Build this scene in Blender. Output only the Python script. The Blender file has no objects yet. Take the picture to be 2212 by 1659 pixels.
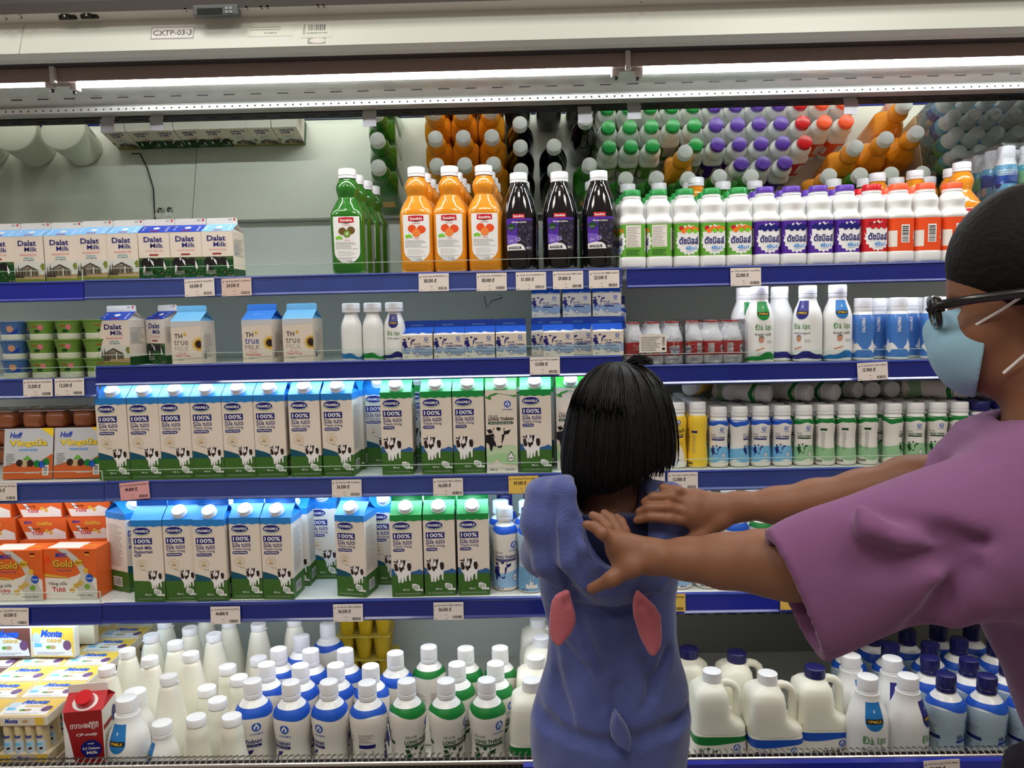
import bpy, bmesh, math, random
import numpy as np
from mathutils import Vector, Matrix
random.seed(7)
S = bpy.context.scene
COL = S.collection
# ------------------------------------------------------------------ camera
FPX, PIT, YAW, ROL, ZC = 1700.0, math.radians(5), math.radians(.9), math.radians(1.25), 1.2
def _ray(px, py):
    x = (px-1106)/FPX; y = -(py-829.5)/FPX
    c, s = math.cos(ROL), math.sin(ROL)
    x, y = x*c+y*s, -x*s+y*c
    cp, sp = math.cos(PIT), math.sin(PIT)
    d = (x, cp+y*sp, -sp+y*cp)
    cy, sy = math.cos(YAW), math.sin(YAW)
    return Vector((d[0]*cy-d[1]*sy, d[0]*sy+d[1]*cy, d[2]))
F_ = _ray(1106, 829.5); X_ = _ray(1106+FPX, 829.5)-F_; U_ = _ray(1106, 829.5-FPX)-F_
CAMP = Vector((0, 0, ZC))
def W(px, py, Y=None, Z=None):
    d = _ray(px, py)
    t = Y/d.y if Y is not None else (Z-ZC)/d.z
    return CAMP+d*t
cam = bpy.data.cameras.new('camera'); camo = bpy.data.objects.new('camera', cam); COL.objects.link(camo)
cam.sensor_width = 36; cam.lens = 36*FPX/2212; cam.clip_start = .05
M3 = Matrix((X_, U_, -F_)).transposed()
camo.matrix_world = Matrix.Translation(CAMP) @ M3.to_4x4()
S.camera = camo
# ------------------------------------------------------------------ world, store lamps, exposure
S.view_settings.view_transform = 'Standard'; S.view_settings.look = 'None'
S.view_settings.gamma = 1; S.view_settings.use_curve_mapping = False
S.view_settings.exposure = -0.42
wd = bpy.data.worlds.new('store_air'); S.world = wd; wd.use_nodes = True
wd.node_tree.nodes['Background'].inputs[0].default_value = (1.0, .79, .67, 1)
wd.node_tree.nodes['Background'].inputs[1].default_value = .28
def area(name, loc, rot, sx, sy, power, col):
    l = bpy.data.lights.new(name, 'AREA'); l.shape = 'RECTANGLE'; l.size = sx; l.size_y = sy
    l.energy = power; l.color = col
    o = bpy.data.objects.new(name, l); COL.objects.link(o); o.location = loc; o.rotation_euler = rot
    return o
for i, (x, y) in enumerate(((-1.9, -.5), (0.0, -.5), (1.9, -.5), (-1.0, .6), (1.0, .6))):
    area('ceiling_lamp', (x, y, 3.05), (0, 0, 0), .7, .7, 26 if y < 0 else 20, (1, .97, .88))
# ------------------------------------------------------------------ materials
def lin(c):
    return tuple(((v/255)/12.92 if v/255 <= .04045 else ((v/255+.055)/1.055)**2.4) for v in c)
MT = {}
def mat(name, rgb, rough=.5, metal=0, spec=.5, coat=0, emit=0, sheen=0, sss=0, noise=0, bump=0, bscale=200, nscale=8, alpha=None, ecol=None):
    if name in MT: return MT[name]
    m = bpy.data.materials.new(name); m.use_nodes = True; nt = m.node_tree; b = nt.nodes['Principled BSDF']
    c = lin(rgb)
    b.inputs['Base Color'].default_value = (*c, 1); b.inputs['Roughness'].default_value = rough
    b.inputs['Metallic'].default_value = metal; b.inputs['Specular IOR Level'].default_value = spec
    b.inputs['Coat Weight'].default_value = coat; b.inputs['Coat Roughness'].default_value = .08
    if sheen: b.inputs['Sheen Weight'].default_value = sheen; b.inputs['Sheen Roughness'].default_value = .4
    if sss:
        b.inputs['Subsurface Weight'].default_value = sss; b.inputs['Subsurface Scale'].default_value = .01
    if emit:
        b.inputs['Emission Color'].default_value = (*(ecol or (1, 1, 1)), 1); b.inputs['Emission Strength'].default_value = emit
    if noise or bump:
        tc = nt.nodes.new('ShaderNodeTexCoord')
    if noise:
        n = nt.nodes.new('ShaderNodeTexNoise'); n.inputs['Scale'].default_value = nscale; n.inputs['Detail'].default_value = 5
        r = nt.nodes.new('ShaderNodeMapRange'); r.inputs[3].default_value = 1-noise; r.inputs[4].default_value = 1+noise*.4
        v = nt.nodes.new('ShaderNodeVectorMath'); v.operation = 'SCALE'; v.inputs[0].default_value = c
        nt.links.new(tc.outputs['Object'], n.inputs['Vector']); nt.links.new(n.outputs['Fac'], r.inputs[0])
        nt.links.new(r.outputs[0], v.inputs['Scale']); nt.links.new(v.outputs[0], b.inputs['Base Color'])
    if bump:
        n = nt.nodes.new('ShaderNodeTexNoise'); n.inputs['Scale'].default_value = bscale; n.inputs['Detail'].default_value = 4
        bp = nt.nodes.new('ShaderNodeBump'); bp.inputs['Strength'].default_value = bump; bp.inputs['Distance'].default_value = .004
        nt.links.new(tc.outputs['Object'], n.inputs['Vector']); nt.links.new(n.outputs['Fac'], bp.inputs['Height']); nt.links.new(bp.outputs[0], b.inputs['Normal'])
    MT[name] = m; return m
def clear(name, tint=(255, 255, 255), gl=.12, rough=.03, film=0, lw=.25):
    """thin clear plastic: mostly transparent, reflective at grazing angles; film adds crinkles"""
    if name in MT: return MT[name]
    m = bpy.data.materials.new(name); m.use_nodes = True; nt = m.node_tree; nt.nodes.clear()
    o = nt.nodes.new('ShaderNodeOutputMaterial'); t = nt.nodes.new('ShaderNodeBsdfTransparent'); g = nt.nodes.new('ShaderNodeBsdfGlossy')
    mx = nt.nodes.new('ShaderNodeMixShader'); lwn = nt.nodes.new('ShaderNodeLayerWeight'); ma = nt.nodes.new('ShaderNodeMath')
    t.inputs[0].default_value = (*lin(tint), 1); g.inputs['Roughness'].default_value = rough
    lwn.inputs[0].default_value = lw; ma.operation = 'ADD'; ma.inputs[1].default_value = gl
    nt.links.new(lwn.outputs['Fresnel'], ma.inputs[0]); nt.links.new(ma.outputs[0], mx.inputs[0])
    nt.links.new(t.outputs[0], mx.inputs[1]); nt.links.new(g.outputs[0], mx.inputs[2]); nt.links.new(mx.outputs[0], o.inputs[0])
    if film:
        tc = nt.nodes.new('ShaderNodeTexCoord'); n = nt.nodes.new('ShaderNodeTexNoise'); n.inputs['Scale'].default_value = 45; n.inputs['Distortion'].default_value = 2.5
        bp = nt.nodes.new('ShaderNodeBump'); bp.inputs['Strength'].default_value = film; bp.inputs['Distance'].default_value = .01
        nt.links.new(tc.outputs['Object'], n.inputs['Vector']); nt.links.new(n.outputs['Fac'], bp.inputs['Height'])
        nt.links.new(bp.outputs[0], g.inputs['Normal']); nt.links.new(bp.outputs[0], lwn.inputs['Normal'])
    MT[name] = m; return m
# print inks and plastics, by key
INK = dict(white=(240, 238, 236), cream=(236, 230, 220), navy=(26, 26, 110), blue=(28, 84, 190), sky=(70, 150, 225), lblue=(130, 185, 235),
    cyan=(110, 195, 240), dkblue=(20, 60, 170), green=(20, 120, 50), dgreen=(18, 70, 30), grass=(62, 105, 40), lgreen=(100, 168, 58), pgreen=(165, 205, 150),
    hill=(20, 80, 100), bhill=(50, 95, 150), red=(200, 30, 40), dred=(150, 25, 30), orange=(245, 120, 30), dorange=(235, 80, 30), yellow=(245, 205, 40),
    black=(18, 16, 16), grey=(120, 118, 118), lgrey=(175, 172, 170), brown=(50, 30, 25), tan=(190, 160, 120), purple=(80, 40, 150), lpurple=(120, 90, 190),
    skin=(205, 150, 120), pink=(225, 120, 130), olive=(120, 130, 50), stone=(120, 108, 92), dstone=(70, 62, 52), gold=(225, 180, 60), kiwi=(110, 85, 40),
    kgreen=(120, 170, 60), grape=(38, 34, 52), teal=(40, 150, 170), milk=(238, 236, 222), ttag=(226, 214, 206), ptag=(222, 160, 160), ytag=(228, 190, 90),
    mcream=(232, 225, 208), dalgreen=(95, 150, 85), cowblack=(25, 22, 24), lime=(120, 200, 40), skyprint=(200, 215, 228))
def ink(k):
    return mat('print_'+k, INK[k], .42, spec=.35)
# ------------------------------------------------------------------ mesh helper
class MB:
    def __init__(s): s.v = []; s.f = []; s.m = []; s.mats = []
    def mi(s, m):
        if m not in s.mats: s.mats.append(m)
        return s.mats.index(m)
    def add(s, vs, fs, m):
        o = len(s.v); s.v += [tuple(p) for p in vs]; i = s.mi(m)
        for f in fs: s.f.append(tuple(a+o for a in f)); s.m.append(i)
    def box(s, a, b, m, bev=0):
        (x0, y0, z0), (x1, y1, z1) = a, b
        if bev:
            bm = bmesh.new(); bmesh.ops.create_cube(bm, size=1)
            for v in bm.verts: v.co = Vector(((x0+x1)/2+v.co.x*(x1-x0), (y0+y1)/2+v.co.y*(y1-y0), (z0+z1)/2+v.co.z*(z1-z0)))
            bmesh.ops.bevel(bm, geom=bm.edges[:], offset=bev, segments=2, affect='EDGES', profile=.5)
            bm.verts.ensure_lookup_table(); s.add([v.co for v in bm.verts], [[v.index for v in f.verts] for f in bm.faces], m); bm.free(); return
        s.add([(x0, y0, z0), (x1, y0, z0), (x1, y1, z0), (x0, y1, z0), (x0, y0, z1), (x1, y0, z1), (x1, y1, z1), (x0, y1, z1)],
              [(0, 3, 2, 1), (4, 5, 6, 7), (0, 1, 5, 4), (1, 2, 6, 5), (2, 3, 7, 6), (3, 0, 4, 7)], m)
    def prism(s, prof, x0, x1, m, close=True):
        """profile of (y,z) points extruded along x"""
        n = len(prof); vs = [(x0, y, z) for y, z in prof]+[(x1, y, z) for y, z in prof]
        fs = [(i, (i+1) % n, n+(i+1) % n, n+i) for i in range(n if close else n-1)]
        if close: fs += [tuple(range(n))[::-1], tuple(range(n, 2*n))]
        s.add(vs, fs, m)
    def tube(s, pts, r, m, n=8, cap=True):
        pts = [Vector(p) for p in pts]; rs = r if isinstance(r, (list, tuple)) else [r]*len(pts); vs = []; fs = []
        up = Vector((0, 0, 1))
        for i, p in enumerate(pts):
            d = (pts[min(i+1, len(pts)-1)]-pts[max(i-1, 0)]).normalized()
            a = d.cross(up if abs(d.z) < .95 else Vector((1, 0, 0))).normalized(); b = d.cross(a)
            vs += [p+(a*math.cos(2*math.pi*k/n)+b*math.sin(2*math.pi*k/n))*rs[i] for k in range(n)]
        for i in range(len(pts)-1):
            for k in range(n): fs.append((i*n+k, i*n+(k+1) % n, (i+1)*n+(k+1) % n, (i+1)*n+k))
        if cap: fs += [tuple(range(n)), tuple(range((len(pts)-1)*n, len(pts)*n))[::-1]]
        s.add(vs, fs, m)
    def mesh(s, name, smooth=False, angle=40):
        me = bpy.data.meshes.new(name); me.from_pydata(s.v, [], s.f); me.update()
        for m in s.mats: me.materials.append(m)
        me.polygons.foreach_set('material_index', s.m)
        if smooth:
            me.polygons.foreach_set('use_smooth', [True]*len(s.f)); me.set_sharp_from_angle(angle=math.radians(angle))
        return me
    def build(s, name, parent=None, smooth=False, angle=40):
        o = bpy.data.objects.new(name, s.mesh(name, smooth, angle)); COL.objects.link(o)
        if parent: o.parent = parent
        return o
def tag(o, label=None, cat=None, group=None, kind=None):
    if label: o['label'] = label
    if cat: o['category'] = cat
    if group: o['group'] = group
    if kind: o['kind'] = kind
    return o
def empty(name, loc=(0, 0, 0), label=None, cat=None, group=None):
    o = bpy.data.objects.new(name, None); COL.objects.link(o); o.location = loc; o.empty_display_size = .05
    return tag(o, label, cat, group)
ORD = ['first', 'second', 'third', 'fourth', 'fifth', 'sixth', 'seventh', 'eighth', 'ninth', 'tenth', 'eleventh', 'twelfth', 'thirteenth', 'fourteenth', 'fifteenth', 'sixteenth', 'seventeenth', 'eighteenth', 'nineteenth', 'twentieth']
# ------------------------------------------------------------------ flat artwork (u,v in metres) that gets laid onto surfaces
_TX = {}
def text_mesh(s, bold, shear=0):
    k = (s, bold, shear)
    if k in _TX: return _TX[k]
    cu = bpy.data.curves.new('t', 'FONT'); cu.body = s; cu.size = 1; cu.resolution_u = 2; cu.offset = bold; cu.shear = shear; cu.fill_mode = 'FRONT'
    o = bpy.data.objects.new('t', cu); COL.objects.link(o)
    dg = bpy.context.evaluated_depsgraph_get(); me = bpy.data.meshes.new_from_object(o.evaluated_get(dg))
    vs = [(v.co.x, v.co.y) for v in me.vertices]; fs = [tuple(p.vertices) for p in me.polygons]
    bpy.data.objects.remove(o); bpy.data.curves.remove(cu); bpy.data.meshes.remove(me)
    _TX[k] = (vs, fs); return _TX[k]
class Art:
    def __init__(s): s.it = []
    def poly(s, pts, m, L=2):
        s.it.append(([tuple(p) for p in pts], [tuple(range(len(pts)))], m, L)); return s
    def rect(s, x0, y0, x1, y1, m, L=2): return s.poly([(x0, y0), (x1, y0), (x1, y1), (x0, y1)], m, L)
    def ell(s, cx, cy, rx, ry, m, L=2, n=20, a0=0, a1=360):
        k = [math.radians(a0+(a1-a0)*i/n) for i in range(n if a1-a0 >= 360 else n+1)]
        return s.poly([(cx+rx*math.cos(a), cy+ry*math.sin(a)) for a in k], m, L)
    def rrect(s, x0, y0, x1, y1, r, m, L=2):
        P = []
        for cx, cy, a in ((x1-r, y1-r, 0), (x0+r, y1-r, 90), (x0+r, y0+r, 180), (x1-r, y0+r, 270)):
            P += [(cx+r*math.cos(math.radians(a+t)), cy+r*math.sin(math.radians(a+t))) for t in (0, 30, 60, 90)]
        return s.poly(P, m, L)
    def text(s, t, cx, cy, w, h, m, L=3, bold=.02, shear=0, rot=0):
        vs, fs = text_mesh(t, bold, shear)
        if not vs: return s
        xs = [p[0] for p in vs]; ys = [p[1] for p in vs]; x0, x1, y0, y1 = min(xs), max(xs), min(ys), max(ys)
        sx = w/(x1-x0); sy = h/(y1-y0); P = []
        c, sn = math.cos(math.radians(rot)), math.sin(math.radians(rot))
        for x, y in vs:
            a, b = (x-(x0+x1)/2)*sx, (y-(y0+y1)/2)*sy
            P.append((cx+a*c-b*sn, cy+a*sn+b*c))
        s.it.append((P, fs, m, L)); return s
    def lines(s, x0, y0, x1, y1, n, m, L=2, seed=1, th=.45):
        """fine print: broken thin bars"""
        rd = random.Random(seed); dy = (y1-y0)/n
        for i in range(n):
            y = y0+dy*i; x = x0; e = x0+(x1-x0)*rd.uniform(.65, 1)
            while x < e:
                w = rd.uniform(.0015, .006); s.rect(x, y, min(x+w, e), y+dy*th, m, L); x += w+.0008
        return s
    def barcode(s, x0, y0, x1, y1, m, L=3, seed=2, vert=False):
        rd = random.Random(seed); x = x0 if not vert else y0; e = x1 if not vert else y1; k = (e-x)/44
        while x < e-k*2:
            w = k*rd.choice((1, 1, 2, 3))
            if vert: s.rect(x0, x, x1, x+w, m, L)
            else: s.rect(x, y0, x+w, y1, m, L)
            x += w+k*rd.choice((1, 1.5, 2))
        return s
    def merge(s, o, dx=0, dy=0, sc=1, dL=0):
        for P, f, m, L in o.it: s.it.append(([(x*sc+dx, y*sc+dy) for x, y in P], f, m, L+dL))
        return s
    def lay(s, mb, surf, du=None, dv=None, eps=.00018, clip=None):
        """surf(u,v,off)->xyz ; du,dv cut steps for curved surfaces"""
        for P, fs, m, L in s.it:
            mm = ink(m) if isinstance(m, str) else m
            if clip and not any(clip[0] <= p[0] <= clip[1] for p in P): continue
            simple = len(fs) == 1 and len(P) == 4 and du and (max(p[0] for p in P)-min(p[0] for p in P)) < du and (not dv or (max(p[1] for p in P)-min(p[1] for p in P)) < dv)
            if (du is None and clip is None) or simple:
                mb.add([surf(x, y, L*eps) for x, y in P], fs, mm); continue
            bm = bmesh.new(); V = [bm.verts.new((x, y, 0)) for x, y in P]
            for f in fs:
                try: bm.faces.new([V[i] for i in f])
                except ValueError: pass
            if clip:
                for c, n in ((clip[0], (-1, 0, 0)), (clip[1], (1, 0, 0))):
                    bmesh.ops.bisect_plane(bm, geom=bm.verts[:]+bm.edges[:]+bm.faces[:], plane_co=(c, 0, 0), plane_no=n, clear_outer=True)
            for ax, st in ((0, du), (1, dv)):
                if not st or not bm.verts: continue
                a, b = min(v.co[ax] for v in bm.verts), max(v.co[ax] for v in bm.verts)
                k = math.ceil(a/st+1e-6)
                while k*st < b-1e-6:
                    co = [0, 0, 0]; no = [0, 0, 0]; co[ax] = k*st; no[ax] = 1
                    bmesh.ops.bisect_plane(bm, geom=bm.verts[:]+bm.edges[:]+bm.faces[:], plane_co=co, plane_no=no); k += 1
            bm.verts.index_update(); mb.add([surf(v.co.x, v.co.y, L*eps) for v in bm.verts], [[v.index for v in f.verts] for f in bm.faces], mm); bm.free()
def flat(y=0):
    return lambda u, v, o: (u, y-o, v)
# ------------------------------------------------------------------ setting
floor = MB(); floor.box((-4, -3.2, -.1), (4, 3.2, 0), mat('floor_tile', (165, 158, 150), .3, noise=.1, nscale=3)); tag(floor.build('floor'), kind='structure')
wall = MB(); wall.box((-4, 2.72, 0), (4, 2.82, 3.2), mat('wall_paint', (190, 188, 182), .8, noise=.05)); tag(wall.build('wall_back'), kind='structure')
# ------------------------------------------------------------------ display case
YW = 2.24                                   # back wall of the case
GREY = mat('case_panel', (205, 212, 206), .45, noise=.08, nscale=5)
WALLM = mat('case_liner', (205, 214, 208), .5, noise=.10, nscale=3)
WHITE = mat('enamel_white', (226, 230, 222), .35, noise=.03, nscale=3)
SHELFM = mat('shelf_enamel', (214, 216, 210), .35, noise=.05, nscale=9)
BLACK = mat('black_trim', (22, 20, 20), .4); DARKT = mat('dark_trim', (58, 54, 52), .4); BROWN = mat('brown_trim', (150, 130, 124), .35)
STEEL = mat('steel_wire', (150, 140, 130), .3, metal=.9)
ALU = mat('canopy_liner', (214, 214, 208), .18, coat=.6, metal=0, noise=.06, nscale=4)
MIRR = mat('mirror_glass', (238, 243, 232), .012, metal=1)
SLOT = mat('vent_dark', (14, 14, 14), .8)
XL, XR = -2.6, 2.6
case = empty('refrigerated_display_case', (0, YW, 0), 'long open refrigerated display case with white canopy and mirrored top', 'display case')
inv = Matrix.Translation((0, -YW, 0))
def cpart(mb, name, par=None, **k):
    mb.v = [(x-0, y-YW, z) for x, y, z in mb.v]; return mb.build(name, par or case, **k)
def yz(Y, py, px=700): w = W(px, py, Y=Y); return (Y, w.z)
XJ = W(1344, 700, Y=YW).x; b = MB(); b.box((XJ+.0005, YW, .12), (XR, YW+.06, 1.52), mat('case_liner_grey_shaded', (138, 139, 132), .5, noise=.12, nscale=3)); cpart(b, 'right_back_panel')  # right bay liner: neutral grey, darkened partly to paint in the unlit bay's shade
b = MB(); b.box((XL, YW, .12), (XJ, YW+.06, 1.52), WALLM)
for x0, z in ((W(430, 600, Y=YW).x, 1.2+.112),):
    for k in range(-30, 40):
        x = x0+k*.0415; b.box((x, YW-.002, z-.002), (x+.026, YW+.001, z+.002), SLOT)
for (pa, pb, py) in ((0, 190, 859), (1448, 1740, 1327), (1900, 2212, 1318)):
    A = W(pa, py, Y=YW); B = W(pb, py, Y=YW); x = A.x
    while x < B.x: b.box((x, YW-.002, A.z-.002), (x+.024, YW+.001, A.z+.002), SLOT); x += .042
cpart(b, 'back_panel')
# mirror plane: through (2.163, .348 above camera), leaning forward 36.5 deg
MA = math.radians(36.5); MP = Vector((0, 2.163, ZC+.348)); MN = Vector((0, -math.cos(MA), -math.sin(MA))); MD = Vector((0, -math.sin(MA), math.cos(MA)))
a0 = MP+MD*(-.085); a1 = MP+MD*.32
b = MB(); off = MN*-.012
b.prism([(a0.y, a0.z), (a1.y, a1.z), (a1.y+off.y, a1.z+off.z), (a0.y+off.y, a0.z+off.z)], XL, XR, MIRR); cpart(b, 'mirror_panel')
b = MB(); b.prism([(a0.y-.001, a0.z-.004), (a0.y-.001, a0.z+.003), (YW, a0.z+.002), (YW, a0.z-.006)], XL, XR, mat('seam_strip', (120, 124, 116), .5)); cpart(b, 'seam_trim')
def WMIR(px, py, Z):
    """real position whose mirror image at height Z shows at that spot of the mirror"""
    d = _ray(px, py); t = (MP-CAMP).dot(MN)/d.dot(MN); h = CAMP+d*t
    r = d-MN*(2*d.dot(MN)); t = (Z-h.z)/r.z; return h+r*t
# canopy profile
pb = yz(2.0, 254); pt = yz(1.735, 172)
b = MB(); b.prism([pb, (pb[0]-.02, pb[1]+.012), pt, (pt[0], pt[1]+.02), (2.0, pt[1]+.04), (2.03, pb[1]+.03)], XL, XR, ALU); LINER = b
b = MB(); q = yz(1.985, 243); b.prism([(pb[0]-.002, pb[1]-.002), (q[0]-.004, q[1]-.001), (q[0]-.004, q[1]+.01), (pb[0]+.02, pb[1]+.01)], XL, XR, BLACK); cpart(b, 'lower_trim')
YH = [pb[0]+(pt[0]-pb[0])*i/400 for i in range(401)]; YH = min(YH, key=lambda Y: abs((pb[1]+(pt[1]-pb[1])*(Y-pb[0])/(pt[0]-pb[0]))-yz(Y, 218.5)[1]))
r1 = yz(YH, 218.5); r0 = yz(YH+.002, 229.5)
b = MB(); b.prism([r0, r1, (r1[0]+.01, r1[1]+.006), (r0[0]+.01, r0[1]+.004)], XL, XR, mat('rail_white', (235, 235, 232), .35)); rail = cpart(b, 'dotted_rail')
b = MB(); ry, rz = (r0[0]+r1[0])/2, (r0[1]+r1[1])/2
x = XL+.01; n = 0
while x < XR:
    b.add([(x+.0022*math.cos(t*math.pi/4), ry-.0009+.0014*math.sin(t*math.pi/4)*.5, rz-.0002+.0022*math.sin(t*math.pi/4)) for t in range(8)], [tuple(range(8))], BLACK); x += .0178
    n += 1
b.v = [(x, y-YW, z) for x, y, z in b.v]; h = b.build('rail_hole', case); tag(h, kind='stuff')
b = LINER
for row, (fy, sh) in enumerate(((.30, 0), (.55, .03), (1.06, .015))):
    Y = pt[0]+(pb[0]-pt[0])*min(fy, .93); Z = pt[1]+(pb[1]-pt[1])*min(fy, .93)-.0006
    x = XL+sh
    while x < XR: b.box((x, Y-.0006, Z-.0001), (x+.025, Y+.0006, Z+.002), SLOT); x += .0605
cpart(b, 'canopy_liner')
tb = yz(1.70, 161); t2 = yz(1.70, 132); t3 = yz(1.66, 115)
b = MB(); b.prism([tb, t2, (1.75, t2[1]+.01), (1.75, tb[1]+.006)], XL, XR, BROWN); cpart(b, 'lamp_cover')
b = MB(); b.prism([t2, t3, (1.70, t3[1]+.03), (1.76, t2[1]+.03)], XL, XR, DARKT); cpart(b, 'blind_slot')
f0 = yz(1.625, 112); f1 = yz(1.610, 98); f2 = yz(1.635, 33); f3 = yz(1.60, 12); f4 = yz(1.60, -12)
b = MB(); b.prism([f0, f1, f2, (1.70, f2[1]), (1.72, f0[1]+.02), (1.66, f0[1]+.004)], XL, XR, WHITE); cpart(b, 'canopy_fascia')
b = MB(); b.prism([f2, f3, (1.72, f3[1]+.01), (1.72, f2[1])], XL, XR, mat('fascia_grey', (208, 203, 196), .4)); cpart(b, 'fascia_strip')
b = MB(); b.prism([f3, f4, (1.62, f4[1]+.12), (2.5, f4[1]+.12), (2.5, f3[1]+.002), (1.72, f3[1]+.002)], XL, XR, mat('canopy_top', (62, 54, 52), .5)); cpart(b, 'canopy_top')
b = MB(); b.box((XL, 1.72, a1.z), (XR, 2.5, a1.z+.02), WALLM); b.box((XL, 2.30, 1.5), (XR, 2.5, 1.9), WALLM); cpart(b, 'canopy_roof')
# fascia seam and screws
b = MB(); A = W(37, 60, Y=1.61); b.tube([(A.x, f1[0], f1[1]), (A.x, f2[0], f2[1]-.001)], .0007, mat('joint_grey', (120, 116, 110), .6), 4); cpart(b, 'fascia_joint')
for px, py in ((18, 44), (50, 41), (405, 25), (537, 21), (568, 20), (582, 19), (690, 17), (702, 17), (1386, 6)):
    A = W(px, py, Y=1.612); b = MB(); b.tube([(A.x, 1.606, A.z), (A.x, 1.60, A.z)], .0028, STEEL, 8); cpart(b, 'screw_head')
# lamp tubes
def tube_lamp(p0, p1, name='fluorescent_tube'):
    A = W(*p0, Y=1.735); B = W(*p1, Y=1.735); z = (A.z+B.z)/2; A.z = B.z = z-.004
    t = empty(name, (A.x, A.y, A.z)); t.parent = case; t.location = (A.x, A.y-YW, A.z)
    m = MB(); m.tube([(0, 0, 0), (B.x-A.x, 0, 0)], .0052, mat('tube_glow', (255, 255, 255), emit=118, ecol=(.93, .98, 1)), 12); m.build('glass_tube', t, True)
    for x in (0, B.x-A.x):
        m = MB(); m.box((x-.016 if x == 0 else x, -.011, -.012), (x if x == 0 else x+.016, .011, .016), mat('lamp_socket', (205, 200, 196), .4), .003)
        m.tube([(x+(-.01 if x == 0 else .01), 0, -.012), (x+(-.01 if x == 0 else .01), 0, -.018)], .004, BLACK, 8); m.build('lamp_socket', t, True)
    return t
tube_lamp((-900, 200), (102, 181)); tube_lamp((170, 178), (1320, 152)); tube_lamp((1388, 152), (2600, 116))
for px, py in ((115, 158), (1356, 130)):
    b = MB(); A = W(px, py, Y=1.695); b.box((A.x-.005, 1.688, A.z-.02), (A.x+.005, 1.70, A.z+.022), mat('lamp_socket', (205, 200, 196)), .001); cpart(b, 'lamp_bracket')
# bottom deck, kick base, grille
ZD = ZC-1.0
b = MB(); b.box((XL, 1.50, ZD-.05), (XR, YW+.02, ZD), SHELFM)
for px in (858, 1500, 300):
    A = W(px, 1400, Z=ZD+.0005); b.box((A.x-.0015, 1.55, ZD), (A.x+.0015, YW, ZD+.0008), SLOT)
cpart(b, 'bottom_deck')
zr = W(1106, 1643, Y=1.485).z
b = MB(); b.tube([(XL, 1.48, zr), (XR, 1.48, zr)], .0042, mat('rail_steel', (200, 190, 180), .25, metal=.8), 8)
b.box((XL, 1.484, zr-.05), (XR, 1.487, zr-.026), mat('grille_dark', (52, 48, 46), .5)); cpart(b, 'front_rail')
b = MB(); x = XL
while x < XR:
    b.tube([(x, 1.478, zr-.045), (x, 1.478, zr), (x, 1.50, zr+.006), (x+.002, 1.522, zr-.004)], .0016, mat('tine_steel', (120, 108, 98), .35, metal=.8), 4, False)
    x += .0125
tag(cpart(b, 'grille_tine'), kind='stuff')
b = MB(); b.box((XL, 1.50, zr-.07), (XR, 1.503, zr-.002), mat('grille_back', (60, 56, 54), .5))
b.box((XL, 1.46, zr-.085), (XR, 1.50, zr-.05), mat('grille_back', (60, 56, 54))); cpart(b, 'grille_channel')
RB = mat('rail_blue', (28, 40, 150), .28, coat=.3, noise=.15, nscale=20)
b = MB(); zb = W(1900, 1650, Y=1.45).z
b.prism([(1.455, zb), (1.44, zb-.05), (1.46, zb-.05), (1.47, zb)], W(1130, 1650, Y=1.45).x, XR, RB); cpart(b, 'bumper_rail')
b = MB(); b.box((XL, 1.46, .02), (XR, 1.50, zr-.085), mat('base_panel', (70, 70, 78), .4)); cpart(b, 'base')
# ------------------------------------------------------------------ shelves
RDK = mat('rail_navy', (14, 32, 118), .3, coat=.4, noise=.12, nscale=14)
RGR = mat('rail_slate', (48, 66, 134), .35, coat=.3, noise=.2, nscale=14)
LED = mat('led_glow', (255, 255, 255), emit=34, ecol=(.58, .80, 1))
LEDW = mat('led_glow_white', (255, 255, 255), emit=17, ecol=(.92, .95, 1))
LEDD = mat('led_dim', (255, 255, 255), emit=9, ecol=(.85, .95, 1))
ACR = clear('acrylic', (250, 253, 251), 0, .03, lw=.12); ACE = mat('acrylic_edge', (190, 205, 195), .2)
SH = {}
def shelf(key, px0, px1, py, pxm, Y, label, railm, light=None, fence=.026, bright=None):
    z = W(pxm, py, Y=Y).z; x0 = W(px0, py, Y=Y).x; x1 = W(px1, py, Y=Y).x
    r = empty('shelf', (x0, Y, z), label, 'shelf'); w = x1-x0; D = YW-Y-.002
    m = MB(); m.box((0, .004, -.018), (w, D, 0), SHELFM, .001); m.build('shelf_deck', r)
    m = MB(); m.prism([(-.002, .002), (-.006, -.004), (-.009, -.037), (-.013, -.041), (-.011, -.044), (-.002, -.043), (.003, -.03), (.003, .002)], 0, w, railm)
    m.prism([(-.0075, -.002), (-.0068, .0005), (-.004, .0012), (-.004, -.002)], .001, w-.001, mat('rail_lip', (44, 60, 140), .25)); m.build('price_rail', r)
    if fence:
        m = MB(); m.box((.004, -.001, .001), (w-.004, .001, fence), ACR); m.box((.004, -.0012, fence), (w-.004, .0012, fence+.0012), ACE)
        m.box((w-.005, -.0012, .001), (w-.0035, .0012, fence), ACE); m.build('clear_fence', r)
    if light:
        m = MB(); m.box((.02, .012, -.027), (w-.02, .026, -.0185), light); m.build('light_strip', r)
    SH[key] = dict(x0=x0, x1=x1, z=z, Y=Y, w=w); return r
shelf('1L', -1000, 183, 608, 183, 1.8, 'left end of the top shelf holding short blue-topped cartons', RB, LEDD)
shelf('1M', 184, 1343, 590, 900, 1.8, 'long top shelf with juice bottles and pale price tags', RGR, LEDD)
shelf('1R', 1353, 2600, 572, 1760, 1.8, 'top shelf of the right bay holding green, purple and red capped bottles', RDK, LEDW, 0)
shelf('2L', -260, 211, 819, 100, 1.8, 'left second shelf under stacked green yogurt cups', RGR, LEDD)
shelf('2M', 209, 1343, 780, 800, 1.8, 'middle second shelf with plain dark blue edge', RDK, LED)
shelf('2R', 1345, 2600, 782, 1800, 1.8, 'right bay second shelf with red small bottles and white bottles', RDK)
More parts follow.
